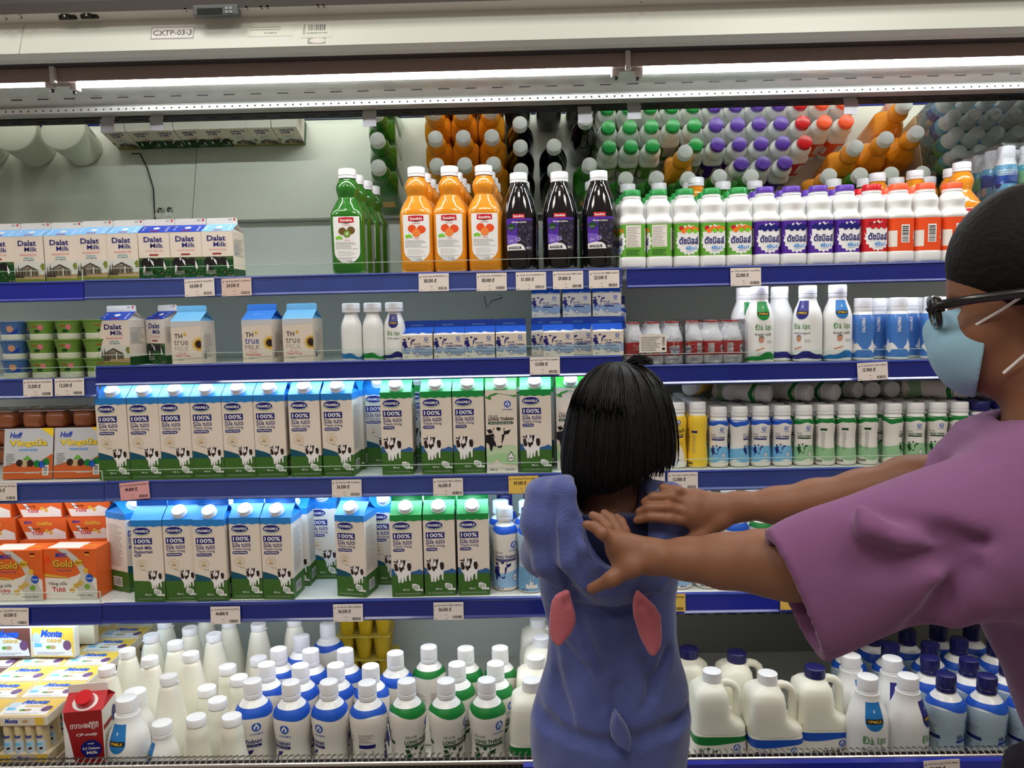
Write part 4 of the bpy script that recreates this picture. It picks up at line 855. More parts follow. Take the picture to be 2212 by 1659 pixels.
def hoff():
    """four joined pudding cups under a printed lid, seen lid-on"""
    w, h, d = .118, .120, .042; m = MB()
    for sx in (-1, 1):
        for sz in (0, 1):
            m.box((sx*.003 if sx > 0 else -w/2+.002, -.002, .003+sz*.059), (w/2-.002 if sx > 0 else -.003, d, .057+sz*.059), mat('cup_clear_brown', (178, 100, 58), .2, coat=.5), .012)
    o = [('cup_tray', m.mesh('cup_tray', True, 50), None)]; m = MB(); m.box((-w/2, -.004, 0), (w/2, -.002, h), mat('lid_foil', (214, 214, 216), .22, metal=.25, coat=.5), .0008)
    A = Art(); bn = mat('print_caramel', (196, 92, 42), .3)
    A.poly([(-w/2, .0), (w/2, .0), (w/2, .060), (.03, .042), (0, .036), (-.03, .038), (-w/2, .030)], bn, 2).poly([(w/2, .12), (w/2, .098), (.028, .12)], 'yellow', 2)
    A.text('Hoff', -.030, .104, .030, .013, 'dkblue', 3, .03, .2).text('Vángsữa', .0, .084, .092, .020, 'olive', 3, .04).text('Vángsữa', .0, .0845, .089, .0185, 'yellow', 4, .02).text('PUDDING SNACKS', .0, .069, .044, .005, 'sky', 4, .03)
    for x, y, c in ((-.02, .038, 'brown'), (-.008, .036, 'tan'), (.006, .037, 'brown'), (.022, .036, 'green'), (.034, .034, 'blue'), (.044, .040, 'green')): A.ell(x, y, .0085, .0085, c, 4, 12)
    A.poly([(-.012, .045), (-.002, .056), (.010, .046)], 'lgreen', 5).rect(.036, .008, .050, .032, 'white', 4).barcode(.038, .010, .048, .030, 'black', 5, vert=True).lines(-.052, .032, -.030, .062, 7, 'grey', 3, 4, .4).text('HƯƠNG SÔ CÔ LA', .012, .014, .034, .003, 'white', 4)
    A.lay(m, flat(-.0042)); o.append(('printed_lid', m.mesh('printed_lid'), None)); return o
P_['hoff'] = hoff()
def mixxo_box():
    w, h, d = .118, .112, .058; m = MB(); om = mat('box_orange', (226, 100, 36), .4); m.box((-w/2, -d/2, 0), (w/2, d/2, h), om, .0008)
    A = Art()
    A.poly([(-w/2, 0), (w/2, 0), (w/2, .046), (.028, .060), (.012, .052), (-.01, .046), (-w/2, .048)], 'cream', 2).poly([(-.028, h), (-.005, h), (.022, .090), (.040, .06), (.052, .03), (w/2, .02), (w/2, .0), (.02, .0), (.012, .030), (.024, .055), (.016, .075), (-.002, .095)], mat('print_milkgrey', (206, 200, 190), .4), 3)
    A.poly([(-w/2, .050), (-.02, .048), (.0, .045), (-.01, .050), (-w/2, .057)], 'gold', 4)
    A.text('MIXXO', -.018, .0985, .026, .010, 'dkblue', 4, .03, .2).text('Gold', -.016, .079, .048, .018, 'brown', 4, .035).text('Gold', -.016, .0795, .046, .017, 'gold', 5, .03).ell(.021, .0815, .010, .008, 'gold', 4, 8).text('Plus+++', .023, .0815, .018, .005, 'brown', 6, .01)
    A.text('Vị Vani Cao Cấp', -.014, .064, .034, .0045, 'dkblue', 5, .02).text('Váng sữa', -.030, .034, .044, .011, 'cream', 5, .035).text('Váng sữa', -.030, .034, .042, .0095, 'brown', 6, .0).text('Tươi', -.028, .021, .032, .013, 'cream', 5, .035).text('Tươi', -.028, .021, .030, .0115, 'red', 6, .02)
    for x, y in ((.012, .030), (.002, .019), (.022, .036)):
        for i in range(5): a = i*1.257; A.ell(x+.004*math.cos(a), y+.004*math.sin(a), .0035, .002, 'gold', 6, 8)
    A.ell(.0435, .047, .0085, .009, 'blue', 6, 16).text('Canxi', .0435, .047, .012, .004, 'white', 7, .02).ell(.036, .064, .006, .006, 'gold', 6, 12).ell(.037, .028, .0065, .006, 'kgreen', 6, 12)
    for i, c in enumerate(('black', 'red', 'yellow')): A.rect(.036, .098+.0025*(2-i), .0465, .1005+.0025*(2-i), c, 5)
    A.ell(-.05, .088, .0075, .0075, 'dorange', 3, 14).text('4 x 50 g = 200 g', .030, .008, .036, .004, 'black', 5, .01); A.lay(m, flat(-d/2))
    Art().rect(-w/2+.006, -d/2+.006, .02, d/2-.006, 'cream', 1).text('Gold', .03, 0, .03, .012, 'gold', 2, .03).lay(m, lambda u, v, o: (u, v, h+o))
    return [('box_body', m.mesh('box_body'), None)]
P_['mixxo'] = mixxo_box()
def mixxo_wedge():
    """cardboard sleeve, wider at the top than at the base"""
    m = MB(); w0, w1, h, d = .088, .120, .056, .10; om = mat('box_orange', (226, 100, 36), .4)
    m.add([(-w0/2, -d/2+.006, 0), (w0/2+.012, -d/2+.006, 0), (w0/2+.012, d/2-.006, 0), (-w0/2, d/2-.006, 0), (-w1/2, -d/2, h), (w1/2, -d/2, h), (w1/2, d/2, h), (-w1/2, d/2, h)], [(0, 3, 2, 1), (4, 5, 6, 7), (0, 1, 5, 4), (1, 2, 6, 5), (2, 3, 7, 6), (3, 0, 4, 7)], om)
    def sf(u, v, o):
        t = v/h; return (u, -d/2+.006*(1-t)-o, v)
    A = Art().poly([(-.041, .002), (.054, .002), (.054, .020), (.03, .030), (.02, .024), (0, .020), (-.047, .022)], 'cream', 2).text('MIXXO', -.036, .046, .020, .007, 'dkblue', 3, .03, .2).text('GoldPlus', .004, .043, .038, .009, 'gold', 3, .05)
    A.text('Váng sữa', -.022, .029, .030, .0075, 'brown', 4, .02).text('Tươi', -.016, .018, .028, .0095, 'red', 4, .03).poly([(-.038, .036), (-.030, .036), (-.020, .022), (-.028, .020)], 'white', 3)
    for x, y in ((.008, .024), (.018, .019)): A.ell(x, y, .005, .0045, 'gold', 4, 8)
    A.lay(m, sf); Art().rect(-w1/2+.005, -d/2+.01, w1/2-.005, d/2-.01, mat('print_pale_pink', (232, 196, 180), .35), 1).lay(m, lambda u, v, o: (u, v, h+o))
    return [('box_body', m.mesh('box_body'), None)]
P_['mixxo_wedge'] = mixxo_wedge()
def monte_pack(kind, upright=False):
    """shrink-wrapped tray: four drink bottles between a card tray and a printed card"""
    w, d, h = .125, .085, .112; o = []; yl = mat('print_monte_yellow', (236, 196, 70), .35); bn = mat('print_monte_brown', (110, 62, 52), .35); bg = yl if kind == 'yellow' else bn
    m = MB(); m.box((-w/2, -d/2, h-.024), (w/2, d/2, h), mat('card_cream', (226, 216, 196), .4), .003)
    A = Art(); A.rect(-w/2+.002, -d/2+.002, w/2-.002, d/2-.002, bg, 1)
    A.poly([(-.055, -.037), (.058, -.037), (.05, .0), (.0, .02), (-.03, .026), (-.058, .0)], 'white', 2).text('Monte', -.002, .024, .062, .021, 'blue', 4, .05, .3).text('DRINK', .008, .004, .044, .010, 'gold', 4, .04)
    A.ell(-.045, .010, .012, .016, 'skyprint', 3, 14).rect(-.052, -.014, -.030, -.004, 'cyan', 3).ell(.0, -.014, .010, .006, 'tan', 3, 8).ell(-.012, -.014, .007, .005, 'lgreen', 3, 8).ell(.042, -.008, .012, .014, mat('print_plum', (110, 70, 110), .4), 3, 12).lines(-.045, -.034, .04, -.026, 2, 'grey', 3, 4, .35)
    A.lay(m, lambda u, v, o_: (u, v, h+o_)); B = Art().text('Monte', -.02, h-.011, .030, .011, 'dkblue', 2, .04, .3).ell(.012, h-.012, .008, .004, 'tan', 2, 8).rect(.035, h-.021, .055, h-.003, yl, 1).rect(-.06, h-.021, -.045, h-.003, yl, 1); B.lay(m, flat(-d/2)); o.append(('printed_card', m.mesh('printed_card'), None))
    m = MB(); m.box((-w/2+.002, -d/2+.002, 0), (w/2-.002, d/2-.002, .022), mat('card_tray', (206, 190, 160), .45), .002); Art().text('Monte', 0, .011, .030, .011, 'dkblue', 2, .04, .3).rect(-.055, .003, -.03, .019, yl, 1).rect(.03, .003, .055, .019, yl, 1).ell(.025, .010, .006, .004, 'tan', 2, 8).lay(m, flat(-d/2+.002)); o.append(('card_tray', m.mesh('card_tray'), None))
    P = smooth_prof([(.003, .018), (.006, .0205), (.03, .021), (.05, .0195), (.07, .020), (.085, .0205), (.09, .018)], 2)
    m = MB(); lathe(m, P, mat('monte_bottle', (222, 204, 160), .3), 20); A = Art().poly([(-.02, .02), (.02, .02), (.02, .05), (-.02, .06)], 'skyprint', 2).text('Monte', 0, .062, .024, .009, 'dkblue', 4, .04, .3).rect(-.012, .040, .010, .047, 'cyan', 4).ell(.006, .034, .006, .003, 'brown', 4, 8); A.lay(m, wrapf(P, .02), .004, .006)
    bm_ = m.mesh('drink_bottle', True, 50); o.append(('BOT', bm_, None)); return o
def place_monte(name, loc, rz, label, kind, group, tilt=None, nb=4):
    pr = MPROTO[kind]; r = place(pr[:2], name, loc, rz, label, 'drink pack', group, tilt)
    for k in range(nb):
        o = bpy.data.objects.new('drink_bottle', pr[2][1]); COL.objects.link(o); o.parent = r; o.location = ((-.038, .0)[0]+.0253*3*(k/3) if nb == 4 else -.0+.0, -.021, 0)
    for k in range(nb):
        o = bpy.data.objects.new('drink_bottle', pr[2][1]); COL.objects.link(o); o.parent = r; o.location = (-.038+.0253*k, .020, 0)
    return r
MPROTO = {'yellow': monte_pack('yellow'), 'brown': monte_pack('brown')}
# (bottles inside a pack stand in two rows; widths shrink so that none overlap)
for k_ in MPROTO:
    me = MPROTO[k_][2][1]
    for v in me.vertices: v.co.x *= .6; v.co.y *= .9
def yellow_cups():
    m = MB(); ym = mat('cup_mustard', (214, 178, 30), .35); lm = mat('cup_lid', (222, 202, 90), .3)
    o = []
    t = MB(); t.box((-.075, -.05, .062), (.075, .05, .065), lm, .001); o.append(('foil_lid', t.mesh('foil_lid'), None))
    c = MB(); lathe(c, smooth_prof([(0, .014, .014, 3.5), (.003, .0165, .0165, 3.5), (.058, .0225, .0225, 3.5), (.061, .0238, .0238, 3.5)], 2), ym, 24); o.append(('CUP', c.mesh('cup', True, 45), None)); return o
YC = yellow_cups()
# ================================================================== stocking the shelves
def X_at(px, py, Y): return W(px, py, Y=Y).x
def relax(P, it=60, ylo=None, yhi=None, pin=(), gap=.0022, xlo=-9):
    """push apart footprints (x, y, r) that would touch"""
    P = [list(p) for p in P]
    for _ in range(it):
        for i in range(len(P)):
            for j in range(i+1, len(P)):
                a, b = P[i], P[j]; dx, dy = b[0]-a[0], b[1]-a[1]; d = math.hypot(dx, dy) or 1e-6; m = a[2]+b[2]+gap
                if d < m and not (i in pin and j in pin):
                    k = (m-d)/2/d; ka, kb = (0, 2*k) if i in pin else ((2*k, 0) if j in pin else (k, k)); a[0] -= dx*ka; a[1] -= dy*ka; b[0] += dx*kb; b[1] += dy*kb
        for q_, p in enumerate(P):
            if q_ in pin: continue
            p[0] = max(p[0], xlo+p[2])
            if ylo is not None: p[1] = max(p[1], ylo+p[2])
            if yhi is not None: p[1] = min(p[1], yhi-p[2])
    return P
def spread(xs, w):
    xs = list(xs)
    for _ in range(80):
        for i in range(len(xs)-1):
            g = w-(xs[i+1]-xs[i])
            if g > 0: xs[i] -= g/2; xs[i+1] += g/2
    return xs
def ordlab(desc, where, i, n, frm='left'):
    return f'{desc}, {where}' if n == 1 else f'{desc}, {ORD[i]} from the {frm}, {where}'
def row(proto, name, cat, key, pxs, py, Yc, desc, where, group, rz=0, w=.0728, jit=0, ids=None, sc=1, dz=0):
    z = SH[key]['z']+dz; xs = spread([X_at(p, py, Yc-.03) for p in pxs], w) if w else [X_at(p, py, Yc-.03) for p in pxs]; n = len(xs); o = []
    for i, x in enumerate(xs):
        r = (rz[i] if isinstance(rz, (list, tuple)) else rz); rd = random.Random(int(x*997)+i)
        o.append(place(P_[proto] if isinstance(proto, str) else P_[proto[i]], name, (x, Yc+(rd.uniform(-jit, jit) if jit else 0), z), math.radians(r), ordlab(desc if isinstance(desc, str) else desc[i], where, i, n), cat, group, sc=sc))
    return o
# ---- top shelf, left: short gable cartons
dx = spread([X_at(p, 560, 1.815) for p in (-5, 63, 130, 198, 265, 333, 402, 471)], .0728)
knd = ['dalat_cow_light']+['dalat_house']*4+['dalat_cow']*2+['dalat_cow_light']
dsc = {'dalat_cow_light': 'short milk carton with pale blue roof and grazing cow', 'dalat_house': 'short milk carton with pale blue roof and old villa', 'dalat_cow': 'short milk carton with dark blue roof and grazing cow'}
for i, (x, k) in enumerate(zip(dx, knd)):
    same = [j for j in range(8) if knd[j] == k]
    place(P_[k], 'milk_carton', (x, 1.852, SH['1L' if i < 3 else '1M']['z']), math.radians(random.Random(i).uniform(-2, 1.5)), ordlab(dsc[k], 'top shelf', same.index(i), len(same)), 'carton', 'short milk cartons on the top shelf')
for i, px in enumerate((-372, -240, -108)):
    place(P_['tub'], 'yogurt_tub', (X_at(px, 560, 1.86), 1.885, SH['1L']['z']), .4*i, 'large white round tub with grey label seen in the mirror, %s from the left' % ORD[i], 'tub', 'white tubs at the left end of the top shelf')
# ---- top shelf, juices
def col(proto, name, cat, xs, ys, z, desc, where, group, sc=1, rz=0):
    for r, y in enumerate(ys):
        for c, x in enumerate(xs):
            rd = random.Random(int(x*1000)*31+int(y*1000)); l = desc+', '
            if len(xs) > 1: l += ['left', 'middle', 'right'][c] + ' column, ' if len(xs) == 3 else ORD[c]+' column, '
            l += (ORD[r]+' row back, ' if r else 'front row, ')+where
            place(P_[proto], name, (x+rd.uniform(-.001, .001), y, z), rz+rd.uniform(-.05, .05), l, cat, group, sc=sc)
z1 = SH['1M']['z']; zR = SH['1R']['z']
col('sundrin_kiwi', 'kiwi_juice_bottle', 'bottle', (X_at(745, 480, 1.805),), (1.846,), z1, 'green kiwi juice bottle with white cap', 'top shelf', 'kiwi juice bottles')
for r, (x, y) in enumerate(((-.398, 1.928), (-.392, 2.01), (-.388, 2.092))):
    place(P_['sundrin_kiwi'], 'kiwi_juice_bottle', (x, y, z1), 0, 'green kiwi juice bottle, %s row back, left of the orange juice' % ORD[r+1], 'bottle', 'kiwi juice bottles')
for c, px in enumerate((898, 971, 1046)):
    x = X_at(px, 500, 1.805)
    for r, y in enumerate((1.846, 1.928, 2.01, 2.092)):
        place(P_['sundrin_orange'], 'orange_juice_bottle', (x+.004*r, y, z1), random.Random(r*7+c).uniform(-.03, .03), 'orange juice bottle with white cap, %s column, %s, top shelf' % (('left', 'middle', 'right')[c], 'front row' if r == 0 else ORD[r]+' row back'), 'bottle', 'orange juice bottles')
gx = [X_at(p, 480, 1.81) for p in (1122, 1211, 1297)]
for c, (x, ys) in enumerate(zip(gx, ((1.838, 1.961, 2.032, 2.103), (1.838, 2.032, 2.103), (1.838, 1.956)))):
    for r, y in enumerate(ys):
        place(P_['grape'], 'grape_juice_bottle', (x+(.006 if r else 0), y, z1), 0 if r == 0 else math.pi*(r % 2)*0, 'black grape juice bottle with white cap, %s column, %s, top shelf' % (('left', 'middle', 'right')[c], 'front row' if r == 0 else ORD[r]+' one back'), 'bottle', 'grape juice bottles')
place(P_['sundrin_kiwi'], 'kiwi_juice_bottle', (gx[2]+.01, 2.102, z1), 0, 'green kiwi juice bottle standing behind the right grape juice column', 'bottle', 'kiwi juice bottles')
# ---- top shelf right bay: yogurt drinks in rows
fx = spread([X_at(p, 500, 1.80) for p in (1374, 1431, 1488, 1547, 1604, 1662, 1719, 1778, 1835, 1893, 1950, 2009, 2061)], .0605)
kc = ['green']*5+['purple']*4+['red']+['orange']*3
rots = [-1.53, -1.60, .05, -.05, -.08, .06, .06, .04, .04, .06, 1.57, 1.54, 1.60]
cnt = {}
for r, y in enumerate((1.832, 1.893, 1.954, 2.015, 2.076)):
    for c, x in enumerate(fx):
        k = kc[c]
        if r and c == 12: continue
        if r >= 3 and (c >= 10 or c == 3): continue
        if r >= 4 and (c in (0, 1, 2, 3, 4, 5, 10) or c > 8): continue
        place(P_['dutch_'+k], 'yogurt_drink_bottle', (x+.0007*c*min(r, 1), y, zR), rots[c] if r == 0 else rots[(c*3+r) % 13], 'white yogurt drink bottle, %s cap, %s, %s, top right shelf' % (k, ORD[c]+' column', 'front row' if r == 0 else ORD[r]+' row back'), 'bottle', '%s-capped yogurt drink bottles' % k)
for i, (x, y, k) in enumerate(((.287, 2.145, 'kiwi'), (.370, 2.145, 'kiwi'), (.455, 2.149, 'kiwi'), (.540, 2.145, 'kiwi'), (.625, 2.147, 'kiwi'), (.835, 2.150, 'orange'), (.918, 2.150, 'kiwi'), (.915, 2.068, 'orange'), (1.001, 2.150, 'orange'), (1.0, 2.045, 'orange'), (1.062, 1.945, 'orange'), (1.084, 2.030, 'orange'), (1.085, 2.150, 'orange'), (.452, 2.070, 'orange'))):
    place(P_['sundrin_'+k], k+'_juice_bottle', (x, y, zR), 0, '%s juice bottle behind the yogurt drinks, %s from the left, top right shelf' % ('green kiwi' if k == 'kiwi' else 'orange', ORD[i]), 'bottle', k+' juice bottles')
cb = MB(); cb.box((0, 0, 0), (.20, .25, .138), mat('cardboard', (196, 170, 138), .7, noise=.1), .002); cb.box((0, -.0006, .066), (.2, 0, .072), mat('parcel_tape', (214, 190, 150), .2))
cbm = cb.mesh('cardboard_box')
for i in range(2):
    o = bpy.data.objects.new('cardboard_box', cbm); COL.objects.link(o); o.location = (1.14+.205*i, 1.92, zR+.0005); tag(o, 'plain brown cardboard box under the %s wrapped bottle pack' % ('left', 'right')[i], 'box', 'boxes under the wrapped bottles')
n = 0
for r, y in enumerate((1.95, 2.003, 2.056, 2.109)):
    for c in range(7):
        k = ('wrap_blue', 'wrap_teal', 'wrap_blue', 'wrap_blue', 'wrap_pink', 'wrap_pink', 'wrap_teal')[(c+r//2) % 7]
        place(P_[k], 'drink_bottle', (1.17+.054*c, y, zR+.1385), c*1.1+r, 'small wrapped %s drink bottle, %s column, %s row, on the cardboard box' % ({'wrap_blue': 'blue', 'wrap_teal': 'teal', 'wrap_pink': 'pink'}[k], ORD[c], ORD[r]), 'bottle', 'wrapped drink bottles at the top right')
FILM = clear('shrink_film', (250, 252, 255), .05, .08, .6)
def film(x0, y0, z0, x1, y1, z1, label, group=None):
    m = MB(); m.box((0, 0, 0), (x1-x0, y1-y0, z1-z0), FILM, .0015); o = m.build('shrink_wrap', None, True); o.location = (x0, y0, z0); return tag(o, label, 'plastic wrap', group)
film(1.142, 1.922, zR+.1386, 1.53, 2.137, zR+.283, 'crinkled clear film around the blue drink bottles, top right')
place(P_['wrap_pink'], 'drink_bottle', (X_at(2188, 420, 1.83), 1.86, zR), .5, 'larger pale pink drink bottle in front of the wrapped bottles', 'bottle', sc=1.12)
# ---- second shelf
z2 = SH['2M']['z']
place(P_['dalat_house_dark'], 'milk_carton', (X_at(250, 740, 1.82), 1.856, z2), math.radians(-5), 'short carton with dark blue roof and villa, left end of second shelf', 'carton')
place(P_['dalat_cow'], 'milk_carton', (X_at(343, 740, 1.84), 1.895, z2), math.radians(-32), 'turned short cow carton with dark blue roof, second shelf, behind sunflower carton', 'carton')
for px, k, rz, l in ((406, 'th_light', -4, 'sunflower milk carton with pale sky roof beside the turned cow carton'), (560, 'th_dark', -6, 'sunflower milk carton with deeper azure roof, alone in the middle'), (647, 'th_light', -3, 'sunflower milk carton with pale sky roof, right of the azure one')):
    place(P_[k], 'milk_carton', (X_at(px, 740, 1.82), 1.852, z2), math.radians(rz), l, 'carton')
for px, k, rz, l in ((756, 'blue', 2.3, 'short white yogurt bottle turned away, blue wave at its base'), (803, 'green', 2.3, 'short white yogurt bottle turned away, green wave at its base'), (850, 'navy', .0, 'short white yogurt bottle with navy neck badge facing front')):
    place(P_['dalat_short_'+k], 'yogurt_bottle', (X_at(px, 740, 1.81), 1.835, z2), rz, l, 'bottle', sc=.97)
row('lotha_small', 'small_milk_carton', 'carton', '2M', (903, 970, 1037, 1104), 750, 1.846, 'small navy cow head carton with blue roof', 'front row, second shelf', 'small blue-roofed cartons', [-2, 1, -1, 1], .0708)
row('lotha_small', 'small_milk_carton', 'carton', '2M', (909, 975, 1040, 1105), 748, 1.918, 'small carton with blue roof', 'second row of second shelf', 'small blue-roofed cartons', 0, .0708)
for px, y, dz, l in ((1207, 1.846, 0, 'small blue-roofed carton standing forward above the 13.000 price tag'), (1314, 1.846, 0, 'small blue-roofed carton at the right end of the second shelf'), (1180, 1.918, 0, 'small blue-roofed carton half hidden behind the forward one'), (1252, 1.918, 0, 'small blue-roofed carton in the gap between two front ones'), (1322, 1.918, 0, 'small blue-roofed carton behind the right end one')):
    place(P_['lotha_small'], 'small_milk_carton', (X_at(px, 750, y-.033), y, z2+dz), 0, l, 'carton', 'small blue-roofed cartons')
cx = spread([X_at(p, 690, 1.95) for p in (1180, 1247, 1312)], .0715)
for i, x in enumerate(cx):
    for lv in range(2):
        place(P_['lotha_small'], 'small_milk_carton', (x, 1.99, z2+.0900*lv), 0, 'small blue-roofed carton, %s of the rear stack, %s from left' % (('bottom', 'top')[lv], ORD[i]), 'carton', 'small blue-roofed cartons')
for i, (px, k) in enumerate(((1215, 'slim_blue'), (1262, 'slim_green'), (1300, 'slim_bluenav'), (1335, 'slim_bluenav'))):
    place(P_[k], 'drink_bottle', (X_at(px, 660, 2.06), 2.07+.0*i, z2), 0, 'tall drink bottle behind the small carton stack, %s from the left' % ORD[i], 'bottle', 'bottles behind the small cartons')
# right bay second shelf
xs = spread([X_at(p, 740, 1.81) for p in (1375, 1417, 1459, 1502, 1546, 1588)], .0456)
for r, y in enumerate((1.838, 1.885, 1.932)):
    for i, x in enumerate(xs):
        place(P_['red_small'], 'small_yogurt_bottle', (x, y, SH['2R']['z']), (2.2, .9, 0, -.9, 1.2, 1.1)[i] if r == 0 else i+r, 'small red-sleeved yogurt bottle with foil top, %s column, %s row' % (ORD[i], ('front', 'second', 'third')[r]), 'bottle', 'small red yogurt bottles')
for i in (0, 1):
    a, b_ = xs[i*3]-.0235, xs[i*3+2]+.0232; film(a, 1.8135, SH['2R']['z']+.0003, b_, 1.957, SH['2R']['z']+.102, 'clear film wrapped around the %s six red yogurt bottles' % ('left', 'right')[i], 'film around the red bottles')
st = MB(); st.box((0, 0, 0), (.062, .0008, .042), ink('cream')); A = Art().lines(.004, .004, .05, .038, 9, 'grey', 1, 4, .4).ell(.055, .008, .004, .003, 'black', 1, 10).barcode(.052, .016, .058, .036, 'grey', 1, vert=True)
A.lay(st, flat(-.0002)); o = st.build('paper_label'); o.location = (X_at(1383, 760, 1.80), 1.8115, X_at and W(1383, 762, Y=1.81).z); tag(o, 'pale printed paper label stuck on the red bottle pack', 'label')
z2r = SH['2R']['z']
for px, y, k, rz, l in ((1616, 1.902, 'green', .2, 'tall white milk bottle with green badge, half hidden behind its neighbour'), (1648, 1.838, 'green', .05, 'tall white milk bottle with green badge and green base, in front'), (1692, 1.885, 'navy', 2.4, 'tall white bottle turned away with navy wave at its base'), (1754, 1.845, 'navy', -.75, 'tall white bottle with navy badge turned to the right'), (1819, 1.842, 'blue', 0, 'tall white milk bottle with bright blue badge and blue base')):
    place(P_['dalat_tall_'+k], 'milk_bottle', (X_at(px, 720, y-.03), y, z2r), rz, l, 'bottle')
for i, (px, y) in enumerate(((1873, 1.845), (1950, 1.845), (2026, 1.845), (1905, 1.898), (1975, 1.898), (2046, 1.898), (1925, 1.95), (1985, 1.95))):
    place(P_['milkwave'], 'milk_drink_bottle', (X_at(px, 720, y-.025), y, z2r), (.1, .1, .4)[i % 3], 'blue milk drink bottle with white splash, %s, second shelf right' % ('front row, '+ORD[i]+' from left' if i < 3 else ('second row, '+ORD[i-3]+' from left' if i < 6 else 'third row, '+ORD[i-6]+' from left')), 'bottle', 'blue splash milk drink bottles')
# ---- left second shelf: cups
cx = [X_at(p, 750, 1.80) for p in (13, 73, 134, 196)]
cx = [x-.006 for x in spread(cx, .0655)]
for r, y in enumerate((1.842, 1.912)):
    for i, x in enumerate(cx):
        for lv in range(3):
            k = 'cup_blue' if i == 0 else 'cup_green'
            place(P_[k], 'yogurt_cup', (x+.002*math.sin(lv*3+i), y, SH['2L']['z']+.0448*lv), .3 if i < 3 else .9, '%s yogurt cup, %s of the %s %s stack from the left' % (('blue', 'green')[i > 0], ('bottom', 'middle', 'top')[lv], ORD[i], ('front', 'rear')[r]), 'cup', 'stacked yogurt cups', sc=.96)
# ---- third shelf, left
z3 = SH['3L']['z']
for i, px in enumerate((42, 153)):
    place(P_['hoff'], 'pudding_pack', (X_at(px, 990, 1.80), 1.827, z3+.001), 0, 'pudding four-pack with silver and brown printed lid, front, %s one' % ('left', 'right')[i], 'pudding pack', 'pudding four-packs', tilt=(math.radians(-10), 0))
for i, px in enumerate((-60, 55, 168)):
    for lv in range(3):
        place(P_['hoff'], 'pudding_pack', (X_at(px, 930, 1.95), 2.02+.01*(lv % 2), z3+.0435+.0475*lv), 0, 'flat pudding four-pack, %s of the %s stack behind the front packs' % (('bottom', 'middle', 'top')[lv], ('left', 'middle', 'right')[i]), 'pudding pack', 'pudding four-packs', tilt=(math.radians(-90), 0))
# ---- third shelf, middle: tall cartons
bl = row('vina_blue', 'milk_carton', 'carton', '3M', (249, 317, 383, 450, 517, 586, 662, 733), 960, 1.830, 'tall blue-topped milk carton with cow', 'third shelf front row', 'tall blue-topped cartons', [-.6, .5, 0, -.3, -.6, -1, -1.2, -2.5], .0734)
xb = [o.location.x for o in bl]
for i, x in enumerate(xb[:]):
    place(P_['vina_blue'], 'milk_carton', (x+.004+.004*(i % 2), 1.905, SH['3M']['z']), math.radians(-3+(i % 3)), 'tall blue-topped milk carton, %s from the left, third shelf second row' % ORD[i], 'carton', 'tall blue-topped cartons')
place(P_['vina_blue'], 'milk_carton', (X_at(821, 950, 1.90), 1.935, SH['3M']['z']), math.radians(-2), 'tall blue-topped carton standing back beside the first green carton, third shelf', 'carton')
for px, y, k, rz, l in ((857, 1.834, 'vina_green', 1, 'tall green-topped milk carton, first from the left, third shelf'), (944, 1.832, 'vina_green', -1, 'tall green-topped milk carton, second from the left, third shelf'), (1012, 1.834, 'vina_green', 2, 'tall green-topped milk carton, third from the left, third shelf'),
                        (1084, 1.832, 'longthanh', 0, 'tall carton with leaf green top and black cow head, third shelf'), (1159, 1.832, 'vina_green', -2, 'tall green-topped milk carton, right of the cow head carton, third shelf'), (1236, 1.86, 'longthanh', 0, 'cow head carton half hidden by the girl\'s hair, third shelf'),
                        (905, 1.985, 'vina_green', 4, 'tall green-topped milk carton far back behind the front gap, third shelf'), (950, 1.908, 'vina_green', 0, 'tall green-topped carton behind the second front green one, third shelf'), (1018, 1.908, 'vina_green', 0, 'tall green-topped carton behind the third front green one, third shelf'), (1092, 1.908, 'longthanh', 0, 'cow head carton behind the front cow head carton, third shelf'), (1165, 1.908, 'vina_green', 0, 'tall green-topped carton in second row near the cow head carton')):
    place(P_[k], 'milk_carton', (X_at(px, 950, y-.036), y, SH['3M']['z']), math.radians(rz), l, 'carton', 'tall green-topped cartons' if k == 'vina_green' else None)
# ---- third shelf right: slim bottles
z3r = SH['3R']['z']; sl = [(1473, 'yellow'), (1515, 'yellow'), (1549, 'blue'), (1602, 'blue'), (1650, 'blue'), (1697, 'blue'), (1744, 'green'), (1791, 'green'), (1837, 'green'), (1885, 'green'), (1939, 'green'), (1988, 'green'), (2036, 'green'), (2084, 'green'), (2130, 'bluenav'), (2178, 'bluenav')]
nm_ = {'yellow': 'yellow corn milk bottle', 'blue': 'slim white bottle with blue neck band', 'green': 'slim white bottle with green neck band', 'bluenav': 'slim blue-banded bottle with navy cap'}
sx = spread([X_at(p, 940, 1.80) for p, _ in sl], .0484)
for r, y in enumerate((1.826, 1.876, 1.926, 1.976, 2.026)):
    for i, (x, (p, k)) in enumerate(zip(sx, sl)):
        rz = (0, 2.6, -.35, .9, -.4, -.35, -.3, 2.7, 2.7, 2.75, 1.0, -.5, -.5, 2.6, 2.6, 2.5)[i] if r == 0 else (i*1.7+r)
        place(P_['slim_'+k], 'drink_bottle', (x-.0006*r*(i-8)*0, y+(.012 if r == 0 and i in (1, 10) else 0)*0, z3r), rz, '%s, %s from left, %s, third shelf' % (nm_[k], ORD[i], 'front row' if r == 0 else ORD[r]+' row back'), 'bottle', nm_[k]+'s')
